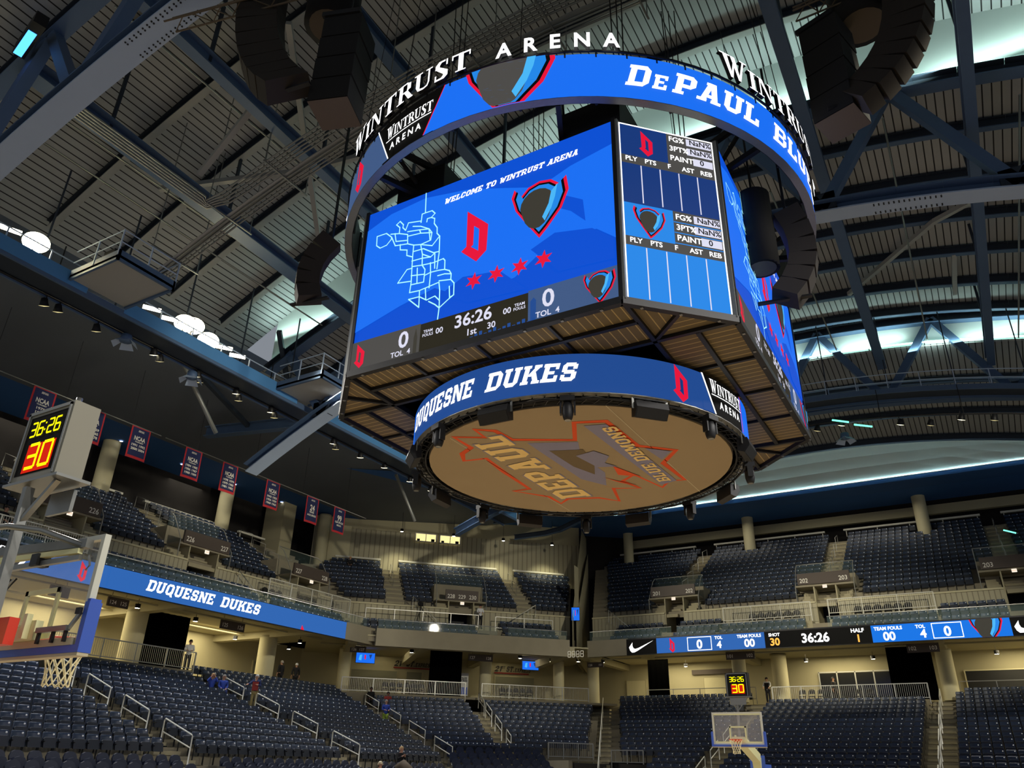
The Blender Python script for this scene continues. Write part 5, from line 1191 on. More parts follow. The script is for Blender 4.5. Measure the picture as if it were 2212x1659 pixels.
# ================================================================ roof
def ar(x, k=103.): return x * x / k
XS = [-27 + 1.5 * i for i in range(37)]
def sheet(zf, y0, y1, zf1=None, x0=-27, x1=27, mt='deck'):
    b = MB(); xs = [x for x in XS if x0 <= x <= x1]; zf1 = zf1 or zf
    for a, c in zip(xs, xs[1:]): b.quad((a, y0, zf(a)), (a, y1, zf1(a)), (c, y1, zf1(c)), (c, y0, zf(c)), mt)
    return b
zc_ = lambda x: max(31.0 - ar(x), 22.3); zm_ = lambda x: max(28.0 - ar(x), 22.2); z3 = lambda x: max(25.8 - ar(x, 125), 22.1); z3b = lambda x: max(24.2 - ar(x, 125), 22.1)
b = sheet(zc_, -9.6, 9.6); b2 = sheet(zm_, 9.5, 29.5); b3 = sheet(zm_, -29.5, -9.5); b4 = sheet(z3, 29.4, 41, z3b)
for q in (b2, b3, b4): b.add(q.v, q.f, 'deck')
b.build('ceiling_deck', kind='structure')
# smooth curved panel rising from the lit cove at the end, blue soffit beyond it
b = MB(); N = 8; xs = [-27 + 3 * i for i in range(20)]
prof = [(41, 24.0), (42, 24.0), (43, 23.75), (44, 23.2), (44.9, 22.5), (45.15, 22.25)]
for (y0, z0), (y1, z1) in zip(prof, prof[1:]):
    for a, c in zip(xs, xs[1:]):
        f = lambda x, z, y: max(z - ar(x, 125) * max(0, (45 - y)) / 4, min(z, 22.1))
        b.quad((a, y0, f(a, z0, y0)), (a, y1, f(a, z1, y1)), (c, y1, f(c, z1, y1)), (c, y0, f(c, z0, y0)), 'cover_white')
b.build('ceiling_cove_panel', kind='structure')
b = MB(); b.quad((-30, 45.0, 22.05), (30, 45.0, 22.05), (30, 48.2, 22.35), (-30, 48.2, 22.35), 'blue_soffit'); b.quad((-30, 48.2, 22.35), (30, 48.2, 22.35), (30, 52, 22.3), (-30, 52, 22.3), 'blue_soffit'); b.quad((-30, 45.0, 22.05), (30, 45.0, 22.05), (30, 45.0, 22.35), (-30, 45.0, 22.35), 'blue_soffit')
b.quad((-30, 52, 22.3), (30, 52, 22.3), (30, 53.6, 21.0), (-30, 53.6, 21.0), 'dark_wall')
b.quad((-26, 38, 21.9), (-14, 46, 22.06), (-20, 52, 22.3), (-34, 44, 21.6), 'blue_soffit')
b.build('ceiling_end_soffit', kind='structure')
b = MB(); b.quad((-26.5, -32, 21.6), (-26.5, 40, 21.6), (-36, 40, 21.0), (-36, -32, 21.0), 'deck_flat'); b.quad((-36, -32, 21.0), (-36, 44, 21.0), (-42, 44, 21.0), (-42, -32, 21.0), 'blue_soffit')
b.quad((-26.5, -32, 21.6), (-26.5, 40, 21.6), (-26.5, 40, 24.3), (-26.5, -32, 24.3), 'deck_flat')
b.quad((-30, 22, 21.4), (-16, 34, 21.8), (-25, 46, 21.9), (-38, 32, 21.2), 'blue_soffit')
b.quad((26.5, -32, 21.6), (36, -32, 21.0), (36, 40, 21.0), (26.5, 40, 21.6), 'deck_flat'); b.quad((26.5, -32, 21.6), (26.5, 40, 21.6), (26.5, 40, 24.3), (26.5, -32, 24.3), 'deck_flat')
b.build('ceiling_side_soffit', kind='structure')
# stepped clerestory faces with lit edge
b = MB()
for y, zl, zh, k in ((9.5, zm_, zc_, 1), (-9.5, zm_, zc_, -1), (29.5, z3, zm_, 1)):
    xs = [x for x in XS if abs(x) <= 25]
    for a, c in zip(xs, xs[1:]): b.quad((a, y, zl(a) - .05), (c, y, zl(c) - .05), (c, y, zh(c) + .02), (a, y, zh(a) + .02), 'cover_white')
b.build('wall_clerestory', kind='structure')
for y, zl, wh in ((9.3, zm_, 'upper roof step'), (29.3, z3, 'lower roof step')):
    t = thing('cove_light', 'curved line of pale cyan light along the bottom of the %s' % wh, 'light strip', (0, y, zl(0)))
    b = MB(); b.tube([(x, y, zl(x) + .12) for x in XS if abs(x) <= 24], .05, 'led_cove', 5); b.build('light_tube', t)
    b = MB(); 
    for x in XS[2:-2:2]: b.bar((x, y - .1, zl(x)), (x, y + .2, zl(x) + .02), .05, .05, 'dark_metal')
    b.build('bracket', t)
t = thing('cove_light', 'straight line of pale cyan light along the edge of the blue end soffit', 'light strip', (0, 44.9, 22.3))
b = MB(); b.tube([(-27, 45.05, 22.42), (27, 45.05, 22.42)], .05, 'led_cove', 5); b.build('light_tube', t)
for x in (-20, -12, -4, 4, 12, 20):
    light('AREA', 'cove_wash', (x, 9.0, zm_(x) + .1), 110, (.72, 1, .92), (x, 9.5, zm_(x) + 1.6), shape='RECTANGLE', size=8, size_y=.15)
    light('AREA', 'cove_wash', (x, 29.0, z3(x) + .1), 110, (.72, 1, .92), (x, 29.5, z3(x) + 1.4), shape='RECTANGLE', size=8, size_y=.15)
    light('AREA', 'cove_wash', (x, 45.0, 22.45), 170, (.62, .95, 1), (x, 43.0, 24.1), shape='RECTANGLE', size=8, size_y=.15)
# trusses across the hall
def truss(y, ztop, zbot, label, w_=.8, mtb='beam_light', nodes=None, x1=25):
    t = thing('roof_truss', label, 'truss', (0, y, zbot(0)))
    xs = [x for x in XS if abs(x) <= x1]
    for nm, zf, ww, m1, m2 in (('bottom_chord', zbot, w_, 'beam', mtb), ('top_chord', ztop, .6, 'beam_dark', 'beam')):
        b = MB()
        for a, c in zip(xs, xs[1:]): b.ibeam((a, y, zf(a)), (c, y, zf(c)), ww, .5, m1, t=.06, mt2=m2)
        b.build(nm, t)
    n = [-19.2 + 6.4 * i for i in range(7)]
    for x in n:
        for dx in (-3.2, 3.2):
            b = MB(); b.bar((x, y, zbot(x)), (x + dx, y, ztop(x + dx)), .4, .42, 'beam'); b.build('diagonal', t)
        b = MB(); b.box(x - .55, y - .2, zbot(x) - .1, x + .55, y + .2, zbot(x) + .7, 'beam_dark'); b.build('gusset_plate', t)
    return t
zb1 = lambda x: 22.4 - ar(x, 92)
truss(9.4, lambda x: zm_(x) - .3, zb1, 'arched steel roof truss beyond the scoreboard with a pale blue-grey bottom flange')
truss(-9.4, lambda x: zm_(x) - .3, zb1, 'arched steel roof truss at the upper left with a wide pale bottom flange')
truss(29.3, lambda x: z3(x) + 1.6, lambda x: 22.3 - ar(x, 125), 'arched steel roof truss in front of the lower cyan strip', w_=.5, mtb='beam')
# splice plates with bolts on the bright girder
for s, (xa, xb), y in ((-1, (-10.0, -7.6), -9.4), (1, (8.2, 10.4), 9.4)):
    b = MB(); z0 = zb1((xa + xb) / 2) - .3; sl = (zb1(xb) - zb1(xa)) / (xb - xa)
    for r in (-.3, -.22, .22, .3):
        for i in range(14):
            x = xa + (xb - xa) * i / 13; z = zb1(x) - .285
            b.lathe([(.028, 0), (.028, -.03), (0, -.03)], 'dark_metal', 6, (x, y + r, z))
    o = b.build('splice_bolts'); tag(o, 'rows of dark bolt heads on the pale truss flange at the %s' % ('upper left' if s < 0 else 'right'), 'bolts', kind='stuff')
# purlins (arched, across) and longitudinal beams
pl = 0
for y in (-6.8, -3.4, 0, 3.4, 6.8):
    b = MB(); xs = [x for x in XS if abs(x) <= 25.6]
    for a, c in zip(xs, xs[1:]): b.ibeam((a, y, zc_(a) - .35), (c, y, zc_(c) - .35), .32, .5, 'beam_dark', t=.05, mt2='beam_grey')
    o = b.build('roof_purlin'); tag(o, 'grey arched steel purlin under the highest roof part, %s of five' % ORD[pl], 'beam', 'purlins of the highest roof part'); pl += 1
pl = 0
for y in (12.4, 15.6, 18.8, 22.0, 25.2, 28.2):
    b = MB(); xs = [x for x in XS if abs(x) <= 25.6]
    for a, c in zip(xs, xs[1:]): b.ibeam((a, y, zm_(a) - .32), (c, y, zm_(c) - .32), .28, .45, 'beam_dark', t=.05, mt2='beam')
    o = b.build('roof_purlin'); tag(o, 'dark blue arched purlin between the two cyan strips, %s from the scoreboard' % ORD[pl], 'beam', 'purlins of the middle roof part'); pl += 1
pl = 0
for y in (33, 37, 40.6):
    b = MB(); xs = [x for x in XS if abs(x) <= 25.6]; f = lambda x: z3(x) - (y - 29.4) * .138 - .3
    for a, c in zip(xs, xs[1:]): b.ibeam((a, y, f(a)), (c, y, f(c)), .28, .4, 'beam_dark', t=.05, mt2='beam')
    o = b.build('roof_purlin'); tag(o, 'dark arched purlin in the low roof before the end cove, %s of three' % ORD[pl], 'beam', 'purlins of the low roof part'); pl += 1
for x, w_, wh in ((-17.3, .75, 'wide one at the far left'), (-11.8, .45, 'thin blue one right of the cable tray'), (-6.4, .45, 'left of the scoreboard cables'), (6.5, .5, 'just right of the scoreboard ring'), (12.0, .4, 'at the upper right')):
    t = thing('longitudinal_beam', 'steel beam running the length of the hall, ' + wh, 'beam', (x, 0, 25), 'beams running along the hall')
    zq = 26.6 - ar(x, 92) + (1.0 if w_ > .7 else 0)
    b = MB(); b.ibeam((x, -9.4, zq), (x, 29.3, zq - 1.8), w_, .55, 'beam', t=.06, mt2='beam'); b.build('flange_beam', t)
    for y in (-6, 0, 6, 14, 20, 26):
        b = MB(); z = zq - 1.8 * (y + 9.4) / 38.7; b.bar((x, y, z), (x, y, (zc_(x) if abs(y) < 9.4 else zm_(x)) - .1), .12, .12, 'beam_dark'); b.build('hanger', t)
# lighter tie braces under the deck on the left
TB = [((-15.6, -2.9, 23.6), (-11.8, -3.4, 25.9)), ((-13.9, 1.2, 26.3), (-9.8, -4.5, 27.4)), ((-13.9, 1.2, 26.3), (-8.2, 3.3, 27.6)), ((-13.9, 1.2, 26.3), (-17.5, 6.2, 25.4)), ((-13.9, 1.2, 26.3), (-19.8, -2.0, 25.2)), ((10.5, 18.5, 26.2), (5.8, 24.5, 26.9)), ((10.5, 18.5, 26.2), (15.2, 14.3, 25.0)), ((11, 26, 26.2), (11.2, 22, 26.3))]
for i, (p, q) in enumerate(TB):
    b = MB(); b.bar(p, q, .22, .22, 'beam_grey'); o = b.build('roof_brace'); tag(o, 'slim pale diagonal brace under the roof deck, %s' % ('%s at the upper left' % ORD[i] if i < 5 else '%s at the right' % ORD[i - 5]), 'brace', 'diagonal roof braces')
b = MB(); b.lathe([(0, -.2), (.5, -.1), (.5, .1), (0, .2)], 'beam_grey', 8, (-13.9, 1.2, 26.3)); tag(b.build('brace_node'), 'pale steel node plate where the left roof braces meet', 'brace node')
# cable trays
t = thing('cable_tray', 'long cable tray of parallel conduits bending under the roof at the left', 'cable tray', (-15.5, -1.6, 22))
zt = lambda x: 24.6 - ar(x, 92)
for i in range(9):
    dy = -.95 + i * .15 + (.35 if i > 4 else 0); dz = .0
    P = [(x, -1.6 + dy, zt(x)) for x in (4, 0, -4, -8, -11, -13.5)] + [(-14.6 - dy * .4, -1.7 + dy, zt(-14.6)), (-15.2 + dy * .0 - .3 - dy * .55, -2.2 + dy * .6, zt(-15.2)), (-15.6 - dy, -3.0, 22.0), (-15.6 - dy, -9, 22.0)] if i < 5 else [(x, -1.6 + dy, zt(x)) for x in (4, 0, -4, -8, -12, -15, -18, -20)]
    b = MB(); b.tube(P, .045, 'galv', 6); b.build('conduit', t)
b = MB(); b.box(-24, -1.75, 0, -24, -1.75, 0, 'galv')
for a, c in zip(range(-20, 4, 3), range(-17, 7, 3)): b.bar((a, -1.45, zt(a) + .1), (c, -1.45, zt(c) + .1), .3, .05, 'beam_grey')
b.build('tray_plate', t)
for x in range(-18, 4, 3):
    b = MB(); b.bar((x, -2.7, zt(x) - .08), (x, -.3, zt(x) - .08), .06, .06, 'galv'); b.bar((x, -.4, zt(x) - .08), (x, -.4, zc_(x)), .03, .03, 'galv'); b.bar((x, -2.6, zt(x) - .08), (x, -2.6, zc_(x)), .03, .03, 'galv'); b.build('support_rung', t)
for i, (x, z, y0, y1) in enumerate(((-19.8, 23.8, -8, 9), (-18.4, 24.2, -8, 9), (-13.2, 25.4, -9, 9), (-10.4, 26.2, -9, 7), (9.2, 25.2, 9, 29), (13.6, 24.2, 9, 29), (16.8, 23.4, 9, 29), (4.2, 25.8, 12, 29))):
    b = MB(); b.tube([(x, y0, z), (x, y1, z)], .04, 'galv', 6); o = b.build('conduit_pipe'); tag(o, 'thin straight pipe along the roof, %s' % ('%s from the left' % ORD[i] if i < 4 else '%s of those on the right' % ORD[i - 4]), 'pipe', 'thin pipes under the roof')
# ---------------------------------------------------------------- catwalks
def catwalk(label, P0, P1, wid, inward, zf, blue=None, posts=14, name='catwalk'):
    t = thing(name, label, 'catwalk', tuple(P0)); P0, P1 = Vector(P0), Vector(P1); iv = Vector(inward); n = posts
    pts = []
    for i in range(n + 1): p = P0.lerp(P1, i / n); p.z = zf(p); pts.append(p)
    b = MB()
    for a, c in zip(pts, pts[1:]):
        b.quad(a, c, c - iv * wid, a - iv * wid, 'beam_dark'); b.quad(a + Vector((0, 0, .12)), c + Vector((0, 0, .12)), c - iv * wid + Vector((0, 0, .12)), a - iv * wid + Vector((0, 0, .12)), 'deck_flat')
        b.bar(a, c, .1, .3, 'beam')
        b.bar(a - iv * wid, c - iv * wid, .1, .3, 'beam')
    b.build('walkway_deck', t)
    b = MB()
    for q in (0, wid):
        for h in (.55, 1.05): b.tube([p - iv * q + Vector((0, 0, h)) for p in pts], .03, 'beam_light', 5)
        for p in pts: b.bar(p - iv * q, p - iv * q + Vector((0, 0, 1.08)), .05, .05, 'beam_light')
    b.build('guard_rail', t)
    if blue:
        for i, (a, c) in enumerate(zip(pts, pts[1:])):
            if blue(a): b = MB(); b.add([a + iv * .06, c + iv * .06, c + iv * .06 + Vector((0, 0, .62)), a + iv * .06 + Vector((0, 0, .62))], [(0, 1, 2, 3)], 'blue_light_tint'); b.build('toe_panel', t)
    b = MB()
    for p in pts[::2]: b.bar(p - iv * wid * .5, p - iv * wid * .5 + Vector((0, 0, 5.5)), .06, .06, 'beam_dark')
    b.build('hanger_rod', t)
    return t
catwalk('long steel catwalk along the left side coloured as if lit blue, carrying the brightest floodlights', (-20.6, -12, 19), (-20.6, 33, 19), 1.5, (1, 0, 0), lambda p: 19.05, lambda p: p.y < 8 and not (-3.9 < p.y < -2.2) or p.y > 9.5, 26)
catwalk('arched steel catwalk at the far end under the lower cyan strip', (-20, 27.5, 21), (20, 27.5, 21), 1.3, (0, -1, 0), lambda p: 22.2 - ar(p.x, 110), None, 24)
for y0, y1, wh in ((-4.2, -1.6, 'near'), (7.2, 9.6, 'middle')):
    t = thing('catwalk_platform', 'square platform projecting from the left catwalk, %s one' % wh, 'platform', (-18.9, y0, 19.3))
    b = MB(); b.box(-20.5, y0, 19.3, -17.4, y1, 19.42, 'beam_grey'); b.box(-20.5, y0, 19.2, -17.4, y0 + .1, 19.65, 'beam'); b.box(-17.5, y0, 19.2, -17.4, y1, 19.65, 'beam'); b.box(-20.5, y1 - .1, 19.2, -17.4, y1, 19.65, 'beam'); b.build('walkway_deck', t)
    b = MB()
    for h in (.6, 1.15): b.tube([(-20.5, y0, 19.42 + h), (-17.45, y0, 19.42 + h), (-17.45, y1, 19.42 + h), (-20.5, y1, 19.42 + h)], .03, 'beam_light', 5)
    for p in ((-19, y0), (-17.45, y0), (-17.45, (y0 + y1) / 2), (-17.45, y1), (-19, y1)): b.bar((*p, 19.4), (*p, 20.6), .05, .05, 'beam_light')
    b.build('guard_rail', t)
    b = MB(); b.box(-19.6, y0 + .6, 19.42, -18.9, y0 + 1.2, 20.6, 'dark_metal'); b.box(-18.6, y0 + 1.0, 19.42, -18.1, y0 + 1.7, 20.1, 'beam_dark'); b.build('equipment_cabinet', t)
# flood lights on the catwalk
FLD = [(-5.49, 20.45, 1), (2.21, 20.6, 1), (3.17, 20.27, 1), (1.75, 20.5, 1), (-.04, 20.33, 0), (.9, 20.29, 0), (4.15, 20.36, 0), (5.0, 20.3, 0), (11.92, 20.38, 0), (-6.5, 20.4, 0)]
for i, (y, z, big) in enumerate(FLD):
    t = thing('flood_light', '%s on the left catwalk, %s' % ('blazing yellow-white floodlight' if big else 'slim white floodlight', ORD[i] + ' listed from the near end group' if 0 else ('in the near cluster at the left edge' if y < -3 else ('in the bright middle cluster, %s' % ORD[i - 1] if y < 6 else 'half hidden behind the scoreboard'))), 'floodlight', (-21.2, y, z), 'floodlights on the left catwalk')
    d = Vector((8.4, -17.8, 1.9)) - Vector((-21.2, y, z)); ry = math.atan2(-d.z, math.hypot(d.x, d.y)); M_ = T((0, 0, 0), math.atan2(d.y, d.x), 0, ry)
    w_, h = (.36, .3) if big else (.38, .09)
    b = MB(M_); b.box(-.25, -w_ - .04, -h - .04, .0, w_ + .04, h + .04, 'dark_metal'); b.build('housing', t, world=False)
    b = MB(M_)
    if big: b.poly([(.01, .5 * math.cos(k * PI / 10), .4 * math.sin(k * PI / 10)) for k in range(20)], 'lamp_big')  # lens enlarged past its housing to take in the glare
    else: b.quad((.01, -w_, -h), (.01, w_, -h), (.01, w_, h), (.01, -w_, h), 'lamp_hot')
    b.build('lens', t, world=False)
    b = MB(); b.bar((-.1, 0, -.3), (-.1, 0, -1.2), .05, .05, 'dark_metal'); b.build('bracket', t, world=False)
LR = [(-4.09, 18.49), (-3.5, 18.52), (-1.75, 18.49), (1.1, 18.7), (1.47, 18.54), (3.59, 18.7), (3.74, 18.46), (5.99, 18.8), (6.21, 18.5), (8.4, 18.73), (8.68, 18.52), (10.84, 18.72), (13.33, 18.7), (13.57, 18.44), (15.74, 18.66), (18.05, 18.77), (20.72, 18.69), (23.07, 18.76)]
b = MB(); b.tube([(-22, -14, 19.0), (-22, 26, 19.0)], .05, 'dark_metal', 6)
for y in range(-12, 26, 4): b.bar((-22, y, 19.0), (-22, y, 21.5), .04, .04, 'dark_metal')
tag(b.build('lighting_pipe'), 'long dark pipe under the left catwalk carrying the round lamps', 'pipe')
def can_lamp(p, label, group, lit=True, aim=(0, 0, -1)):
    t = thing('stage_lamp', label, 'lamp', p, group)
    b = MB(T((0, 0, 0), 0, .35, .3)); b.lathe([(.0, .34), (.12, .3), (.16, .1), (.19, 0)], 'dark_metal', 14); b.build('housing', t, world=False)
    b = MB(T((0, 0, 0), 0, .35, .3)); b.lathe([(.2, -.02), (0, -.05)], 'lamp_soft' if lit else 'unlit_lens_glow', 14); b.build('lens', t, world=False)
    b = MB(); b.bar((0, 0, .3), (0, 0, .48), .04, .04, 'dark_metal'); b.build('clamp', t, world=False)
LIT = {0: 0, 1: 0, 2: 0, 3: 1, 4: 0, 5: 1, 6: 0, 7: 1, 8: 0, 9: 1, 10: 0, 11: 1, 12: 1, 13: 0, 14: 1, 15: 1, 16: 1, 17: 1}
for i, (y, z) in enumerate(LR): can_lamp((-22, y, z), 'round %s lamp on the left catwalk pipe, %s from the near end' % ('glowing' if LIT[i] else 'unlit yellowish', (ORD + ['seventeenth', 'eighteenth'])[i]), 'round lamps under the left catwalk', bool(LIT[i]))
EL = [(2.55, 19.93, 0), (3.9, 20.0, 1), (6.89, 19.46, 1), (8.33, 19.14, 0), (9.82, 19.17, 1), (11.28, 18.85, 0)]
b = MB(); b.tube([(x, 27, 20.4 - ar(x, 110)) for x in range(-15, 19, 3)], .05, 'dark_metal', 6)
for x in range(-14, 19, 4): b.bar((x, 27, 20.3 - ar(x, 110)), (x, 27.2, 22.2 - ar(x, 110)), .04, .04, 'dark_metal')
tag(b.build('lighting_pipe'), 'curved dark pipe under the end catwalk carrying round lamps', 'pipe')
for i, (x, z, l) in enumerate(EL): can_lamp((x, 27, z), 'round %s lamp on the pipe under the end catwalk, %s from the scoreboard' % ('glowing' if l else 'unlit', ORD[i]), 'round lamps under the end catwalk', bool(l))
for i, (p, q) in enumerate((((3.5, 26.6, 20.25), (4.35, 26.6, 19.95)), ((4.6, 26.6, 19.75), (5.5, 26.6, 19.45)))):
    b = MB(); b.tube([p, q], .05, 'lamp_green', 6); tag(b.build('tube_lamp'), 'short glowing green-white tube lamp beside the scoreboard corner, %s' % ('upper' if i == 0 else 'lower'), 'lamp')
# fans of grey sound panels by the catwalk
for p, wh in (((-21.6, -.6, 18.6), 'left of the bright cluster'), ((-21.6, 3.0, 18.4), 'below the bright cluster'), ((4.0, 26.7, 19.2), 'near the scoreboard corner')):
    t = thing('barn_door_light', 'grey stage light with four open flaps, ' + wh, 'stage light', p)
    b = MB(); b.lathe([(.0, .2), (.22, .16), (.26, -.16), (0, -.2)], 'beam', 12); b.build('lamp_head', t, world=False)
    for k in range(4):
        a = k * PI / 2 + PI / 4; b = MB(Matrix.Rotation(a, 4, 'Z')); b.quad((.2, -.2, -.1), (.2, .2, -.1), (.5, .3, -.35), (.5, -.3, -.35), 'beam_light'); b.build('flap', t, world=False)
# service pipes with diagonal struts in the left corner
for p, q, wh in (((-24, 4, 20.1), (-24, 6.8, 17.3), 'nearer'), ((-24, 21.7, 19.8), (-24, 24.2, 17.2), 'farther')):
    b = MB(); b.tube([p, q], .11, 'galv', 8); tag(b.build('steel_strut'), 'bright slanted round steel strut over the banners, %s one' % wh, 'strut')
t = thing('edge_beam', 'kinked blue-grey beam from the left soffit to the scoreboard corner', 'beam', (-22, 12, 19.8))
b = MB(); b.ibeam((-31, 11.4, 20.4), (-25.4, 12.8, 20.4), .5, .6, 'beam'); b.ibeam((-25.4, 12.8, 20.4), (-15.5, 15.8, 20.8), .5, .6, 'beam'); b.build('flange_beam', t)
for p, q in (((-25, 12.8, 20.6), (-22, 8, 23.5)), ((-25, 12.8, 20.6), (-22, 17, 23.5)), ((-20, 14.4, 20.9), (-17.3, 18, 25)), ((-28, 12, 20.5), (-26.6, 6, 21.8))): b = MB(); b.bar(p, q, .25, .25, 'beam_dark'); b.build('brace', t)
# ---------------------------------------------------------------- speaker arrays
def array(P, wid, dep, label, yaw):
    t = thing('line_array', label, 'speaker', tuple(P[0])); n = len(P)
    for i in range(n - 1):
        a, c = Vector(P[i]), Vector(P[i + 1]); d = (c - a).normalized(); side = Vector((math.cos(yaw), math.sin(yaw), 0)); side = (side - d * side.dot(d)).normalized(); o = d.cross(side).normalized()
        b = MB(); a2 = a + d * .02; c2 = c - d * .02; w1, w2 = wid / 2, wid / 2 * .9
        vs = [a2 + side * w1 - o * dep / 2, a2 - side * w1 - o * dep / 2, a2 - side * w2 + o * dep / 2, a2 + side * w2 + o * dep / 2]; vs += [v + (c2 - a2) for v in vs]
        b.add(vs, [(3, 2, 1, 0), (4, 5, 6, 7), (0, 1, 5, 4), (1, 2, 6, 5), (2, 3, 7, 6), (3, 0, 4, 7)], 'speaker_brown'); b.build('cabinet', t)
    b = MB()
    for i in range(0, n): b.lathe([(.03, 0), (0, .03)], 'steel', 5, tuple(P[i]))
    b.bar(P[0], (P[0][0], P[0][1], P[0][2] + 5), .06, .06, 'dark_metal'); b.build('rigging', t)
    e = Vector(P[-1]); b = MB(); b.bar(e + Vector((-.6, -.1, -.02)), e + Vector((.6, .1, -.02)), .12, .05, 'dark_metal'); b.build('pull_bar', t)
mat('speaker_brown', '251d14', .8, noise=.15, nscale=6); mat('speaker_black', '0c0a08', .9); mat('speaker_tan', '5a4d3b', .8)
def curve(p0, p1, p2, n): return [tuple((1 - t) ** 2 * a + 2 * t * (1 - t) * c + t * t * e for a, c, e in zip(p0, p1, p2)) for t in [i / n for i in range(n + 1)]]
array(curve((-5.7, -8.5, 22.6), (-5.9, -8.5, 19.0), (-3.75, -8.5, 17.0), 9), 1.25, .6, 'brown curved line-array loudspeaker hanging at the upper left', .5)
array(curve((10.15, -1, 21.0), (10.2, -1, 18.3), (8.35, -1, 17.3), 9), 1.15, .6, 'brown curved line-array loudspeaker hanging at the upper right', -.2)
def sub(cx, cy, z0, z1, yaw, label, w_=1.05):
    t = thing('subwoofer_stack', label, 'speaker', (cx, cy, z0)); M_ = T((cx, cy, 0), yaw); n = 4; h = (z1 - z0) / n
    for i in range(n): b = MB(M_); b.box(-w_ / 2 + .02 * i, -.5, z0 + i * h + .02, w_ / 2 + .02 * i, .5, z0 + (i + 1) * h - .02, 'speaker_black'); b.build('cabinet', t)
    b = MB(M_); b.quad((-w_ / 2, -.5, z0 - .01), (w_ / 2, -.5, z0 - .01), (w_ / 2, .5, z0 - .01), (-w_ / 2, .5, z0 - .01), 'speaker_tan'); b.build('bottom_panel', t)
    b = MB(M_); b.box(-w_ / 2, -.55, z1, w_ / 2, -.45, z1 + .15, 'dark_metal'); b.box(-w_ / 2, .45, z1, w_ / 2, .55, z1 + .15, 'dark_metal'); b.bar((0, 0, z1), (0, 0, z1 + 5), .04, .04, 'dark_metal'); b.build('flying_frame', t)
sub(-3.0, -7.6, 16.6, 19.6, .35, 'tall black loudspeaker stack with a tan bottom panel at the upper left')
sub(8.0, -.6, 17.1, 20.4, -.3, 'tall black loudspeaker stack with a tan bottom panel at the upper right')
for (p, q, wh) in (((-8.0, -9.6, 20.6), (-2.2, -8.0, 20.9), 'left'), ((7.4, -.9, 21.2), (10.6, -1.2, 20.9), 'right')):
    t = thing('lattice_truss', 'small brown lattice truss above the upper %s loudspeakers' % wh, 'truss', p); p, q = Vector(p), Vector(q); d = (q - p) / 10; b = MB(); e = [Vector((0, .2, 0)), Vector((0, -.2, 0)), Vector((0, 0, .35))]
    for k in e: b.tube([p + k, q + k], .03, 'speaker_tan', 5)
    b.build('chord_tubes', t); b = MB()
    for i in range(10): b.bar(p + d * i + e[i % 3], p + d * (i + 1) + e[(i + 1) % 3], .025, .025, 'speaker_tan'); b.bar(p + d * i + e[(i + 1) % 3], p + d * (i + 1) + e[(i + 2) % 3], .025, .025, 'speaker_tan')
    b.build('lacing', t)
for (x, y, z, r, h, wh) in ((-4.2, -7.2, 20.9, .75, 1.9, 'above the upper left loudspeaker stack'), (9.0, -.2, 20.6, .75, 1.9, 'above the upper right loudspeaker stack'), (5.6, -1.2, 13.0, .42, 2.2, 'inside the scoreboard ring at the right')):
    t = thing('drum_loudspeaker', 'dark drum-shaped hanging unit ' + wh, 'speaker', (x, y, z)); b = MB(); b.lathe([(0, 0), (r, 0), (r, h), (0, h)], 'speaker_black', 20); b.build('shell', t, world=False)
    b = MB(); b.lathe([(r * .8, -.01), (0, -.01)], 'speaker_tan', 20); b.build('bottom_disc', t, world=False); b = MB(); b.bar((0, 0, h), (0, 0, h + 3), .05, .05, 'black'); b.build('hanger', t, world=False)
array(curve((-5.6, -4.6, 15.6), (-6.3, -5.0, 14.6), (-5.9, -4.8, 13.5), 5), .7, .5, 'dark curved loudspeaker column left of the scoreboard ring', .8)
array(curve((6.3, -1.0, 14.6), (6.9, -.6, 13.2), (6.0, -1.2, 12.0), 6), .7, .5, 'dark curved loudspeaker column inside the ring at the right', .2)
# flood fixture at the upper left corner
t = thing('flood_light', 'blue-white rectangular floodlight at the upper left corner of the roof', 'floodlight', (-15.6, -10.3, 24)); b = MB(T((0, 0, 0), -.2)); b.box(-1.2, -.05, 0, .8, .35, .5, 'dark_metal'); b.build('housing', t, world=False)
b = MB(T((0, 0, 0), -.2)); b.quad((-1.15, -.02, -.01), (.3, -.02, -.01), (.3, .25, -.01), (-1.15, .25, -.01), 'lamp_blue'); b.build('lens', t, world=False)
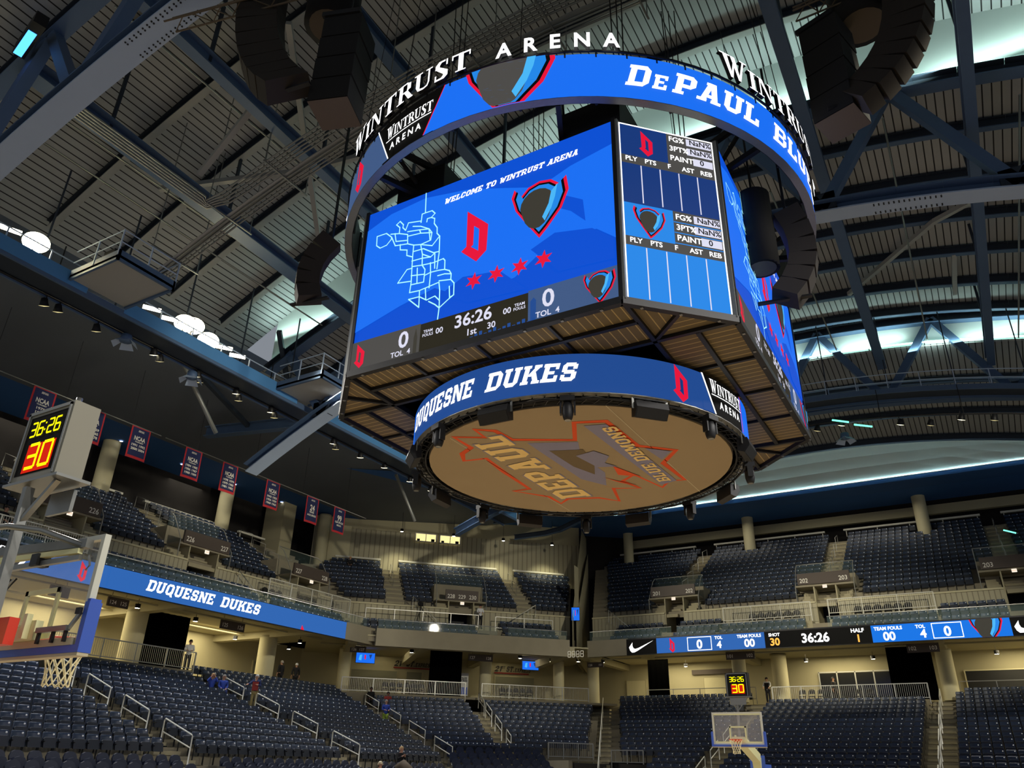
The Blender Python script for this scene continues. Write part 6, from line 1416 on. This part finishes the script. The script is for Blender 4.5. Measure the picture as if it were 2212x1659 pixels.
# ================================================================ banners
bn = [(-.31, ['1979', '1981'], 'NCAA', 'half hidden behind the near shot clock'), (2.38, ['1953 1959', '1960 1965', '1976 1978'], 'NCAA', 'right next to the near shot clock'), (5.1, ['1991 1992', '2000 2004'], 'NCAA', 'with only two lines of years'), (8.6, ['1984 1985', '1986 1987', '1988 1989'], 'NCAA', 'with the years 1984 to 1989'),
      (11.3, ['1978 1979', '1979 1980', '1981 1982'], 'NCAA', 'hanging before the upper column'), (14.81, ['1943 1953', '1956 1959', '1960 1965'], 'NCAA', 'last one with years'), (18.42, ['MARK', 'AGUIRRE'], '24', 'with the number 24'), (21.12, ['GEORGE', 'MIKAN'], '99', 'with the number 99')]
for y, lines, head, wh in bn:
    t = thing('hanging_banner', 'navy banner with red border and white lettering, ' + wh, 'banner', (-28.7, y, 16.27), 'banners hanging over the left stand')
    fn = lambda a, c, l=0: (-28.7 + .012 * l + .03 * math.sin(a * 2.2) * (1.77 - c), y + a, 16.27 + c)
    b = MB(); n = 8
    for i in range(n):
        a0, a1 = 1.14 * i / n, 1.14 * (i + 1) / n
        b.add([fn(a0, 0, -1), fn(a1, 0, -1), fn(a1, 1.77, -1), fn(a0, 1.77, -1)], [(0, 1, 2, 3)], 'banner_red'); b.add([fn(a0, 0, 0), fn(a1, 0, 0), fn(a1, 1.77, 0), fn(a0, 1.77, 0)], [(0, 1, 2, 3)], 'banner_red')
    b.build('cloth', t)
    b = MB()
    for i in range(n): a0, a1 = .08 + .98 * i / n, .08 + .98 * (i + 1) / n; b.add([fn(a0, .14, 1), fn(a1, .14, 1), fn(a1, 1.72, 1), fn(a0, 1.72, 1)], [(0, 1, 2, 3)], 'banner_blue')
    b.build('navy_field', t)
    b = MB(); put(b, slab('DEPAUL', .3), fn, .1, 'white_letter', .57, 1.5, 'c', width=.34, lay=3)
    put(b, sans(head, .03), fn, .24 if head == 'NCAA' else .4, 'white_letter', .57, 1.02 if head == 'NCAA' else .85, 'c', width=.66 if head == 'NCAA' else .42, lay=3)
    if head == 'NCAA': put(b, sans('TOURNAMENT', .03), fn, .07, 'white_letter', .57, .9, 'c', width=.5, lay=3)
    for i, q in enumerate(lines): put(b, sans(q, .03), fn, .13, 'white_letter', .57, .68 - i * .21, 'c', width=.8 if len(q) > 5 else .42, lay=3)
    b.build('lettering', t)
for y0, y1, wh in ((-8, 6.9, 'near'), (7.2, 24.5, 'far')):
    t = thing('banner_pipe', 'thin straight pipe carrying the banners, %s half' % wh, 'pipe', (-28.7, y0, 18.06)); b = MB(); b.tube([(-28.72, y0, 18.07), (-28.72, y1, 18.07)], .028, 'galv', 6); b.build('pipe', t)
    b = MB(); 
    for k in range(4): y = y0 + (y1 - y0) * (k + .5) / 4; b.bar((-28.72, y, 18.07), (-28.72, y, 21.3), .015, .015, 'dark_metal')
    b.build('suspension_wire', t)
# ================================================================ baskets
SEG = {'0': 'abcdef', '1': 'bc', '2': 'abged', '3': 'abgcd', '6': 'afgedc', '8': 'abcdefg'}
def seg(mb, ch, x, y, w_, h, fn, mt, th=.12, lay=2):
    t = th * h; L = {'a': (0, h, w_, h), 'g': (0, h / 2, w_, h / 2), 'd': (0, 0, w_, 0), 'f': (0, h / 2, 0, h), 'e': (0, 0, 0, h / 2), 'b': (w_, h / 2, w_, h), 'c': (w_, 0, w_, h / 2)}
    for s in SEG[ch]:
        a = L[s]; dx, dy = (.1 * w_, 0) if a[1] == a[3] else (0, .06 * h)
        flatline(mb, [(x + a[0] + dx, y + a[1] + dy), (x + a[2] - dx, y + a[3] - dy)], t, fn, mt, lay)
def basket(M, who, near):
    Mi = lambda: MB(M); o = M.translation
    t = thing('basketball_hoop', {0: 'distant basketball hoop facing the camera among the far seats', 1: 'large near basketball hoop seen from behind, cut by the left edge'}[near], 'basketball hoop', tuple(o))
    # local: board in the xz plane at y=0, court at +y
    b = Mi(); b.box(-.86, -.012, 2.95, .86, 0, 3.93, 'glass'); b.build('backboard_glass', t)
    b = Mi()
    for q in ((-.86, 3.93, .86, 3.98), (-.86, 2.9, .86, 2.95), (-.915, 2.9, -.86, 3.98), (.86, 2.9, .915, 3.98)): b.box(q[0], -.06, q[1], q[2], .008, q[3], 'frame_white')
    b.build('backboard_frame', t)
    b = Mi()
    for y in (.006, -.018):
        for q in ((-.305, 3.457, .305, 3.507), (-.305, 3.05, -.255, 3.507), (.255, 3.05, .305, 3.507), (-.305, 3.0, .305, 3.05), (-.9, 2.95, .9, 3.0), (-.9, 3.88, .9, 3.93), (-.9, 2.95, -.85, 3.93), (.85, 2.95, .9, 3.93)):
            if near and q[0] < -.5 or near and q[2] > .5: continue
            b.quad((q[0], y, q[1]), (q[2], y, q[1]), (q[2], y, q[3]), (q[0], y, q[3]), 'line_cream')
    b.build('target_square', t)
    b = Mi()
    for s in (-1, 1):
        b.box(min(s * .917, s * .985), -.09, 2.83, max(s * .917, s * .985), .045, 3.3, 'pad_blue'); b.box(min(s * .925, s * .975), -.08, 3.3, max(s * .925, s * .975), .035, 3.33, 'pad_blue')
    b.box(-.917, -.09, 2.83, .917, .035, 2.9, 'pad_blue'); b.box(-.98, -.085, 2.80, .98, .03, 2.829, 'pad_tan'); b.build('edge_padding', t)
    b = Mi(); b.box(-.86, -.1, 2.901, .86, -.061, 2.97, 'pad_tan'); b.build('inner_padding', t)
    if near:
        b = Mi()
        for x in (.32, .56, .76): b.box(x - .015, -.13, 2.93, x + .015, -.1, 3.07, 'dark_metal')
        b.box(.3, -.15, 3.03, .8, -.1, 3.08, 'steel'); b.bar((.8, -.12, 3.05), (.9, -.1, 3.2), .03, .03, 'steel'); b.box(.85, -.13, 3.18, .92, -.1, 3.24, 'dark_metal'); b.build('bracket_rail', t)
        b = Mi(); b.bar((-.5, -.35, 3.86), (.78, -.12, 3.88), .09, .09, 'galv'); b.bar((-.5, -.38, 3.76), (.72, -.16, 3.8), .06, .05, 'line_cream'); b.bar((-.4, -.36, 3.66), (.72, -.14, 3.74), .05, .05, 'steel'); b.box(.12, -.3, 3.68, .24, -.16, 3.8, 'dark_metal'); b.build('top_beam', t)
        b = Mi()
        for k in range(4): b.tube([(-.45 + .08 * k, -.35, 3.7), (-.35 + .05 * k, -.42, 3.5 - .03 * k), (-.15 + .06 * k, -.4, 3.42), (-.1 + .05 * k, -.34, 3.55)], .009, 'black' if k % 2 else 'steel', 5)
        b.tube([(.72, -.1, 3.78), (.82, -.12, 3.75), (.84, -.1, 3.66), (.78, -.09, 3.62)], .012, 'steel', 5); b.build('cables', t)
        b = Mi(); b.bar((-.38, -.37, 3.6), (-.3, -.37, 3.5), .04, .04, 'led_yellow' if 0 else 'line_cream'); b.build('cable_clip', t)
    b = Mi(); 
    b.tube([(.228 * math.cos(2 * PI * k / 28), .38 + .228 * math.sin(2 * PI * k / 28), 3.05) for k in range(28)], .011, 'rim', 8, True)
    b.box(-.12, .0, 2.98, .12, .16, 3.06, 'rim'); b.bar((-.1, .15, 3.0), (-.18, .24, 3.045), .02, .02, 'rim'); b.bar((.1, .15, 3.0), (.18, .24, 3.045), .02, .02, 'rim'); b.build('rim', t)
    b = Mi(); n = 12; rows = [(.228, 3.045), (.2, 2.96), (.165, 2.87), (.14, 2.78), (.125, 2.7), (.13, 2.62)]
    def P_(i, j): r, z = rows[j]; a = 2 * PI * (i + .5 * (j % 2)) / n; return (r * math.cos(a), .38 + r * math.sin(a), z - (.015 * math.sin(i * 2.1) if j == 5 else 0))
    for i in range(n):
        for j in range(5):
            k2 = i if j % 2 == 0 else i + 1
            b.bar(P_(i, j), P_(k2, j + 1), .0095, .0095, 'net'); b.bar(P_(i, j), P_(k2 - 1, j + 1), .0095, .0095, 'net')
        a, c = Vector(P_(i, 5)), Vector(P_(i + 1, 5)); b.tube([a, (a + c) / 2 + Vector((0, 0, -.03)), c], .006, 'net', 4)
    b.build('net', t)
    # arms and base
    b = Mi(); b.box(-.2, -.14, 2.972, .26, -.065, 3.16, 'line_cream'); b.box(.12, -.2, 2.98, .18, -.141, 3.22, 'line_cream'); b.lathe([(.05, 0), (.05, .02), (0, .02)], 'frame_white', 12, (0, -.2, 3.1)); b.build('mounting_plate', t)
    if near: b = Mi(); b.box(-.3, -.48, 2.88, .4, -.38, 3.13, 'pad_red'); b.build('red_pad', t)
    else: b = Mi(); b.box(-.5, -.5, 2.86, .3, -.3, 3.0, 'pad_red'); b.build('red_pad', t)
    b = Mi(); b.bar((0, -.5, 3.0), (0, -2.3, 2.5), .3, .3, 'line_cream'); b.bar((0, -2.3, 2.5), (0, -2.7, 1.2), .3, .3, 'line_cream'); b.build('main_arm', t)
    b = Mi(); b.tube([(.72, -.15, 3.86), (.45, -.45, 3.97), (.1, -.6, 4.02), (-.2, -.75, 3.98), (-.9, -1.5, 3.6), (-.9, -2.4, 2.7)] if near else [(-.6, -.1, 3.9), (-.2, -.6, 3.6), (0, -1.2, 3.2), (0, -2.2, 2.6)], .033, 'steel', 8); b.build('upper_brace', t)
    b = Mi(); b.box(-.28, -3.3, 0, .28, -2.4, 2.3, 'pad_blue'); b.add([(-.28, -2.4, 0), (.28, -2.4, 0), (.28, -1.9, 0), (-.28, -1.9, 0), (-.28, -2.4, 2.6), (.28, -2.4, 2.6)], [(0, 1, 2, 3), (3, 2, 5, 4), (0, 3, 4), (1, 5, 2)], 'pad_blue'); b.build('base_padding', t)
    # shot clock
    cz, cy = 4.56, -.2 if near else -.5
    cx = .04 if near else -.0
    k = thing('shot_clock', {0: 'small far shot clock reading 36:26 over 30 above the far hoop', 1: 'large near shot clock with amber digits above the near hoop'}[near], 'shot clock', tuple(M @ Vector((cx, cy, cz))))
    y0, y1 = (-.5, -.2) if near else (-.8, -.5)
    b = Mi()
    x0, x1 = cx - .42, cx + .42
    b.box(x0, y0, cz, x1, y1, cz + .84, 'housing_beige' if near else 'dark_metal'); b.build('housing', k)
    for side in ((-1, y0) if near else (1, y1),):
        sg, yy = side; fn = (lambda a, c, l=0: M @ Vector((x0 + a, yy - .003 - .004 * l, cz + c))) if sg < 0 else (lambda a, c, l=0: M @ Vector((x1 - a, yy + .003 + .004 * l, cz + c)))
        b = MB(); rect(b, .08, .07, .76, .76, fn, 'led_black', 0); rect(b, .2, .09, .7, .42, fn, 'led_redglow', 1)
        for i, ch in enumerate('36'): seg(b, ch, .16 + i * .13, .52, .09, .16, fn, 'led_yellow', .13)
        for i, ch in enumerate('26'): seg(b, ch, .47 + i * .13, .52, .09, .16, fn, 'led_yellow', .13)
        for q in (.56, .64): rect(b, .405, q, .425, q + .02, fn, 'led_yellow', 2)
        for i, ch in enumerate('30'): seg(b, ch, .24 + i * .25, .14, .17, .27, fn, 'led_yellow', .13)
        b.build('clock_face', k)
    b = Mi()
    for q in ((x0 + .03, .02, x0 + .06, .82), (x1 - .06, .02, x1 - .03, .82), (x0 + .03, .79, x1 - .03, .82)):
        b.box(q[0], y0 - .015, cz + q[1], q[2], y1 + .015, cz + q[3], 'steel')
    b.build('bezel', k)
    b = Mi(); b.box(x0 - .06, y0 - .02, cz - .03, x1 + .08, y1 + .06, cz, 'steel'); b.bar((x0 + .1, y0 + .15, cz - .03), (cx + .04, -.5, cz - .5), .05, .03, 'steel'); b.bar((x1 - .08, y0 + .1, cz - .03), (cx + .04, -.5, cz - .5), .07, .03, 'steel'); b.build('tray', k)
    b = Mi(); b.bar((cx + .03, -.5, cz - .1), (cx + .1, -.5, 3.0), .09, .07, 'galv'); b.build('post', k)
    b = Mi()
    xx0, xx1 = (cx - .12, cx + .3) if near else (cx - .3, cx + .3)
    b.box(xx0, y1 + .02, cz - .3, xx1, y1 + .06, cz - .06, 'steel')
    fn = (lambda a, c, l=0: M @ Vector((xx1 - a, y1 + .065 + .003 * l, cz - .3 + c))) if not near else (lambda a, c, l=0: M @ Vector((xx0 + a, y1 + .015 - .003 * l, cz - .3 + c)))
    for i in range(4): seg(b, '8' if not near else '0', .06 + i * .11, .06, .07, .13, fn, 'frame_white' if not near else 'dark_metal', .1, 1)
    b.build('lower_display', k)
    if near: b = Mi(); b.lathe([(.035, 0), (.035, .08), (0, .09)], 'steel', 10, (x1 - .12, y0 + .1, cz + .84)); b.lathe([(.03, 0), (.03, .06), (0, .07)], 'steel', 10, (x0 + .25, y0 + .1, cz + .84)); b.build('horn', k)
    return t
basket(Matrix.Translation((0, -13.1, 0)), 'near', 1)
basket(Matrix.Translation((0, 13.1, 0)) @ Matrix.Rotation(PI, 4, 'Z'), 'far', 0)
# ================================================================ people
def skinmesh(name, V, Ed, Rd, mt, parent, sub=1, root=0):
    me = bpy.data.meshes.new(name); me.from_pydata([tuple(v) for v in V], Ed, []); o = bpy.data.objects.new(name, me); COL.objects.link(o)
    me.materials.append(MT[mt]); s = o.modifiers.new('s', 'SKIN'); s.use_smooth_shade = True
    for i, d in enumerate(me.skin_vertices[0].data): d.radius = (Rd[i], Rd[i]); d.use_root = (i == root)
    u = o.modifiers.new('u', 'SUBSURF'); u.levels = sub; u.render_levels = sub
    o.parent = parent; return o
def person(loc, rz, pose, arms, label, top='cloth_blue', legs='cloth_black', hair='hair_dark', skin='skin', scale=1, cap=None, vest=None, long_hair=False, lean=0):
    t = thing('person', label, 'person', loc, rotz=rz); t.scale = (scale,) * 3
    hz = .92 if pose == 'stand' else .5
    H = Vector((0, 0, hz)); ly = -lean
    sp = H + Vector((0, ly * .5, .28)); ch = H + Vector((0, ly * .8, .44)); nk = H + Vector((0, ly, .58)); hd = nk + Vector((0, -.02 + ly * .2, .11)); tp = hd + Vector((0, 0, .12))
    V = [H, sp, ch, nk, hd, tp]; E_ = [(0, 1), (1, 2), (2, 3), (3, 4), (4, 5)]; Rr = [.125, .115, .13, .05, .082, .06]
    def chain(st, pts, rr):
        k = st
        for p, r in zip(pts, rr): V.append(Vector(p)); Rr.append(r); E_.append((k, len(V) - 1)); k = len(V) - 1
        return k
    legc = []; armc = []
    for s in (-1, 1):
        if pose == 'stand': L = [(s * .09, 0, hz - .06), (s * .1, -.02, .5), (s * .1, .02, .09), (s * .11, -.12, .035)]
        else: L = [(s * .1, -.05, hz), (s * .12, -.44, hz + .02), (s * .12, -.42, .1), (s * .13, -.55, .04)]
        chain(0, L, [.09, .062, .045, .035]); legc.append(L)
        sh = (s * .19, ly * .85, hz + .50); y = ly * .85
        A = {'down': [(s * .24, y, hz + .24), (s * .25, y - .05, hz - .0)], 'front': [(s * .24, y - .03, hz + .26), (s * .12, y - .26, hz + .22)], 'phone': [(s * .22, y - .1, hz + .28), (s * .05, y - .27, hz + .42)],
             'head': [(s * .26, y - .16, hz + .42), (s * .09, y - .1, hz + .68)], 'rail': [(s * .25, y - .12, hz + .28), (s * .2, y - .36, hz + .14)], 'lap': [(s * .23, y - .02, hz + .26), (s * .1, y - .28, hz + .1)],
             'point': [(s * .24, y - .03, hz + .26), (s * .1, y - .26, hz + .3)] if s > 0 else [(-.3, y - .18, hz + .36), (-.36, y - .44, hz + .3)]}[arms]
        k = chain(2, [sh] + A, [.062, .045, .034]); armc.append([sh] + A)
        e, w_ = Vector(A[0]), Vector(A[1]); d = (w_ - e).normalized(); sd = d.cross(Vector((0, 0, 1))); sd = sd.normalized() if sd.length > .1 else Vector((1, 0, 0))
        V.append(w_ + d * .06); Rr.append(.032); E_.append((k, len(V) - 1)); pk = len(V) - 1
        for j, (o_, ln) in enumerate(((-.028, .065), (-.01, .078), (.01, .075), (.028, .06))): chain(pk, [w_ + d * .09 + sd * o_, w_ + d * (.09 + ln * .6) + sd * o_ * 1.1 - Vector((0, 0, .008)), w_ + d * (.08 + ln) + sd * o_ * 1.1 - Vector((0, 0, .025))], [.0095, .009, .007])
        chain(k, [w_ + d * .04 - sd * .04 * s, w_ + d * .09 - sd * .055 * s], [.012, .009])
    b_ = skinmesh('body', V, E_, Rr, skin, t)
    # clothing
    tv = [H + Vector((0, 0, -.04)), H + Vector((0, 0, .06)), sp, ch, nk - Vector((0, 0, .03))]; te = [(0, 1), (1, 2), (2, 3), (3, 4)]; tr = [.15, .148, .14, .155, .075]
    for L in armc:
        k = 3
        for p, r in zip(L[:2] + [tuple(Vector(L[1]).lerp(Vector(L[2]), .85))], (.08, .06, .048)): tv.append(Vector(p)); tr.append(r); te.append((k, len(tv) - 1)); k = len(tv) - 1
    skinmesh('top', tv, te, tr, top, t)
    lv = [H + Vector((0, 0, .0))]; le = []; lr_ = [.138]
    for L in legc:
        k = 0
        for p, r in zip(L[:3], (.105, .08, .066)): lv.append(Vector(p)); lr_.append(r); le.append((k, len(lv) - 1)); k = len(lv) - 1
    skinmesh('trousers', lv, le, lr_, legs, t)
    b = MB()
    for L in legc:
        f = Vector(L[3]); b.box(f.x - .045, f.y - .08, 0, f.x + .045, f.y + .14, .085, 'cloth_black' if legs != 'cloth_black' else 'dark_metal')
    b.build('shoes', t, world=False)
    b = MB(Matrix.Translation(hd) ); prof = [(0, .165), (.06, .15), (.095, .1), (.108, .04), (.104, .0)] + ([(.11, -.1), (.09, -.14)] if long_hair else [])
    vs = []; fs = []; n = 14
    for r, z in prof: vs += [(r * math.cos(2 * PI * k / n), r * math.sin(2 * PI * k / n) * 1.05 + .02 + (.02 if z < .05 else 0) + (max(0, -math.sin(2 * PI * k / n)) * (.05 if z < .06 else .0)), z) for k in range(n)]
    fs = [(i * n + k, i * n + (k + 1) % n, (i + 1) * n + (k + 1) % n, (i + 1) * n + k) for i in range(len(prof) - 1) for k in range(n)]
    b.add(vs, fs, cap or hair, True)
    if cap: b.box(-.06, -.2, .04, .06, -.08, .055, cap)
    b.build('cap' if cap else 'hair', t, world=False)
    b = MB(Matrix.Translation(hd)); b.add([(-.013, -.098, .0), (.013, -.098, .0), (0, -.118, -.012), (0, -.095, .04)], [(0, 1, 2), (0, 2, 3), (1, 3, 2)], skin)
    for s in (-1, 1): b.lathe([(0, .011), (.012, .004), (.01, -.006), (0, -.009)], 'black', 8, (s * .034, -.088, .035)); b.box(s * .095 - .01, -.015, -.01, s * .095 + .01, .02, .05, skin)
    b.box(-.024, -.094, -.042, .024, -.082, -.034, 'cloth_red'); b.build('face_features', t, world=False)
    if vest:
        b = MB(); b.box(-.16, ly * .8 - .165, hz + .02, .16, ly * .8 - .14, hz + .46, vest); b.build('vest_front', t, world=False)
    return t
def at(sec, s, u, z): return tuple(SM[sec] @ Vector((s, u, z)))
RS = {'side': PI / 2, 'cor': PI / 4, 'end': 0}      # facing the court
person(at('side', 13.85, -1.95 - .35, 4.45), RS['side'] - .9, 'stand', 'point', 'standing person in a cap and blue jacket with red and white chest, khaki trousers', 'cloth_navy', 'cloth_khaki', cap='cloth_white', vest='cloth_red', scale=1.0)
person(at('side', 12.1, lu('side', 10) - .15, lz(10)), RS['side'] - .5, 'sit', 'head', 'seated person in blue with hands raised to blond hair', 'cloth_blue', 'cloth_navy', 'hair_blond', long_hair=True)
person(at('side', 12.9, lu('side', 10) - .1, lz(10)), RS['side'] - .5, 'sit', 'lap', 'seated person in a bright blue shirt with short grey-blond hair', 'cloth_blue', 'cloth_navy', 'hair_grey')
person(at('cor', -.65, -2.3, 3.95), RS['cor'] + .2, 'stand', 'front', 'person in bright green trousers, blue shirt and open black jacket on the stairs', 'cloth_blue', 'cloth_green', vest=None, hair='hair_grey')
person(at('cor', -1.3, 1.7, lz(12)), RS['cor'], 'sit', 'lap', 'dark clothed person seated at the top of the corner aisle, left one', 'cloth_black', 'cloth_black', skin='skin_dark')
person(at('cor', -.2, 1.2, lz(11)), RS['cor'], 'sit', 'lap', 'person in a dark brown top seated at the top of the corner aisle, right one', 'cloth_red', 'cloth_black', skin='skin_dark', lean=.15)
person(at('side', 15.6, lu('side', -1) - .1, lz(-1) - .05), RS['side'] - .3, 'sit', 'phone', 'seated person in a dark jacket with pale hair holding a phone in both hands', 'cloth_black', 'cloth_black', 'hair_blond', lean=.12)
person(at('side', 11.9, lu('side', -3), lz(-3) - .15), RS['side'] - .4, 'sit', 'phone', 'seated person in a dark red top with a pink knit hat at the bottom edge', 'cloth_red', 'cloth_black', cap='pad_tan', lean=.15)
person(at('side', 22.6, 5.0, CZ), RS['side'] + PI, 'stand', 'down', 'standing person in a long black coat behind the left stand, left of two', 'cloth_black', 'cloth_black', 'hair_grey')
person(at('side', 24.0, 5.0, CZ), RS['side'] + 2.4, 'stand', 'down', 'standing person in a black coat and white cap behind the left stand, right of two', 'cloth_black', 'cloth_black', cap='cloth_white')
person(at('side', 13.3, 2.9, CZ), RS['side'] - .6, 'stand', 'front', 'person in a pale jacket and dark cap standing behind the left platform rail', 'cloth_white', 'cloth_black', cap='cloth_black')
person(at('cor', 6.25, 2.4, 11.15), RS['cor'], 'stand', 'front', 'usher in a white shirt and black trousers standing on the corner balcony', 'cloth_white', 'cloth_black', cap='cloth_black')
person(at('cor', -3.3, uu(5), uz(5)), RS['cor'], 'sit', 'lap', 'person seated in the top rows of the corner balcony in a dark top', 'cloth_black', 'cloth_black', 'hair_blond')
person(at('end', -5.6, 6.4, CZ), RS['end'], 'stand', 'rail', 'person in a white hooded top and black vest at the rail behind the far hoop', 'cloth_white', 'cloth_black', vest='cloth_black', cap='cloth_black')
person(at('end', -1.3, 7.6, CZ), RS['end'] + 1.2, 'stand', 'down', 'dark dressed person walking behind the railing before the glazed panes', 'cloth_black', 'cloth_black')
person(at('side', 1.0, 2.45, 11.15), RS['side'] + .3, 'sit', 'rail', 'heavyset person in a black top leaning on the balcony rail at the left edge', 'cloth_black', 'cloth_black', scale=1.1, lean=.1)
# small loose things
t = thing('camera_tripod', 'black video camera on a tripod on the corner balcony platform', 'tripod', at('cor', 1.8, 2.4, 11.15)); b = MB(); b.box(-.1, -.22, 1.35, .1, .15, 1.6, 'cloth_black'); b.box(-.05, -.34, 1.42, .05, -.2, 1.52, 'cloth_black'); b.build('camera', t, world=False)
for k in range(3): a = k * 2.09 + .4; b = MB(); b.bar((0, 0, 1.35), (.4 * math.cos(a), .4 * math.sin(a), 0), .035, .035, 'cloth_black'); b.build('leg', t, world=False)
t = thing('stroller', 'grey covered pushchair with a metal frame beside the seated person at the bottom', 'pushchair', at('side', 14.9, lu('side', -2), lz(-2) - .2)); b = MB(); b.tube([(-.35, 0, .5), (-.3, 0, .8), (0, 0, .95), (.3, 0, .75), (.5, 0, .45)], [.16, .24, .26, .24, .18], 'speaker_tan', 12); b.build('cover', t, world=False)
b = MB(); b.tube([(-.4, -.28, .3), (.5, -.28, .75), (.75, -.28, .6)], .02, 'rail'); b.tube([(-.4, .28, .3), (.5, .28, .75), (.75, .28, .6)], .02, 'rail'); b.build('frame', t, world=False)
t = thing('freestanding_sign', 'white and blue poster stand on the walkway right of the 127 128 sign', 'sign', at('cor', 6.0, 5.4, CZ)); b = MB(SM['cor']); b.box(5.6, 5.4, CZ + .3, 6.2, 5.45, CZ + 1.9, 'paper'); b.build('panel', t); b = MB(SM['cor']); b.box(5.66, 5.38, CZ + .4, 6.14, 5.395, CZ + .9, 'blue_paint'); put(b, slab('PAUL', .1), flatfn((5.66, 5.39, CZ + 1.3), (1, 0, 0), (0, 0, 1), (0, -1, 0)), .3, 'black', 0, 0, width=.45); b.build('poster_print', t)
b = MB(SM['end']); b.tube([(11.2, 9.0, 17.6), (11.9, 9.0, 17.3)], .05, 'lamp_green', 6)
tag(b.build('tube_lamp'), 'glowing green-white tube lamp floating before the upper right seats', 'lamp')
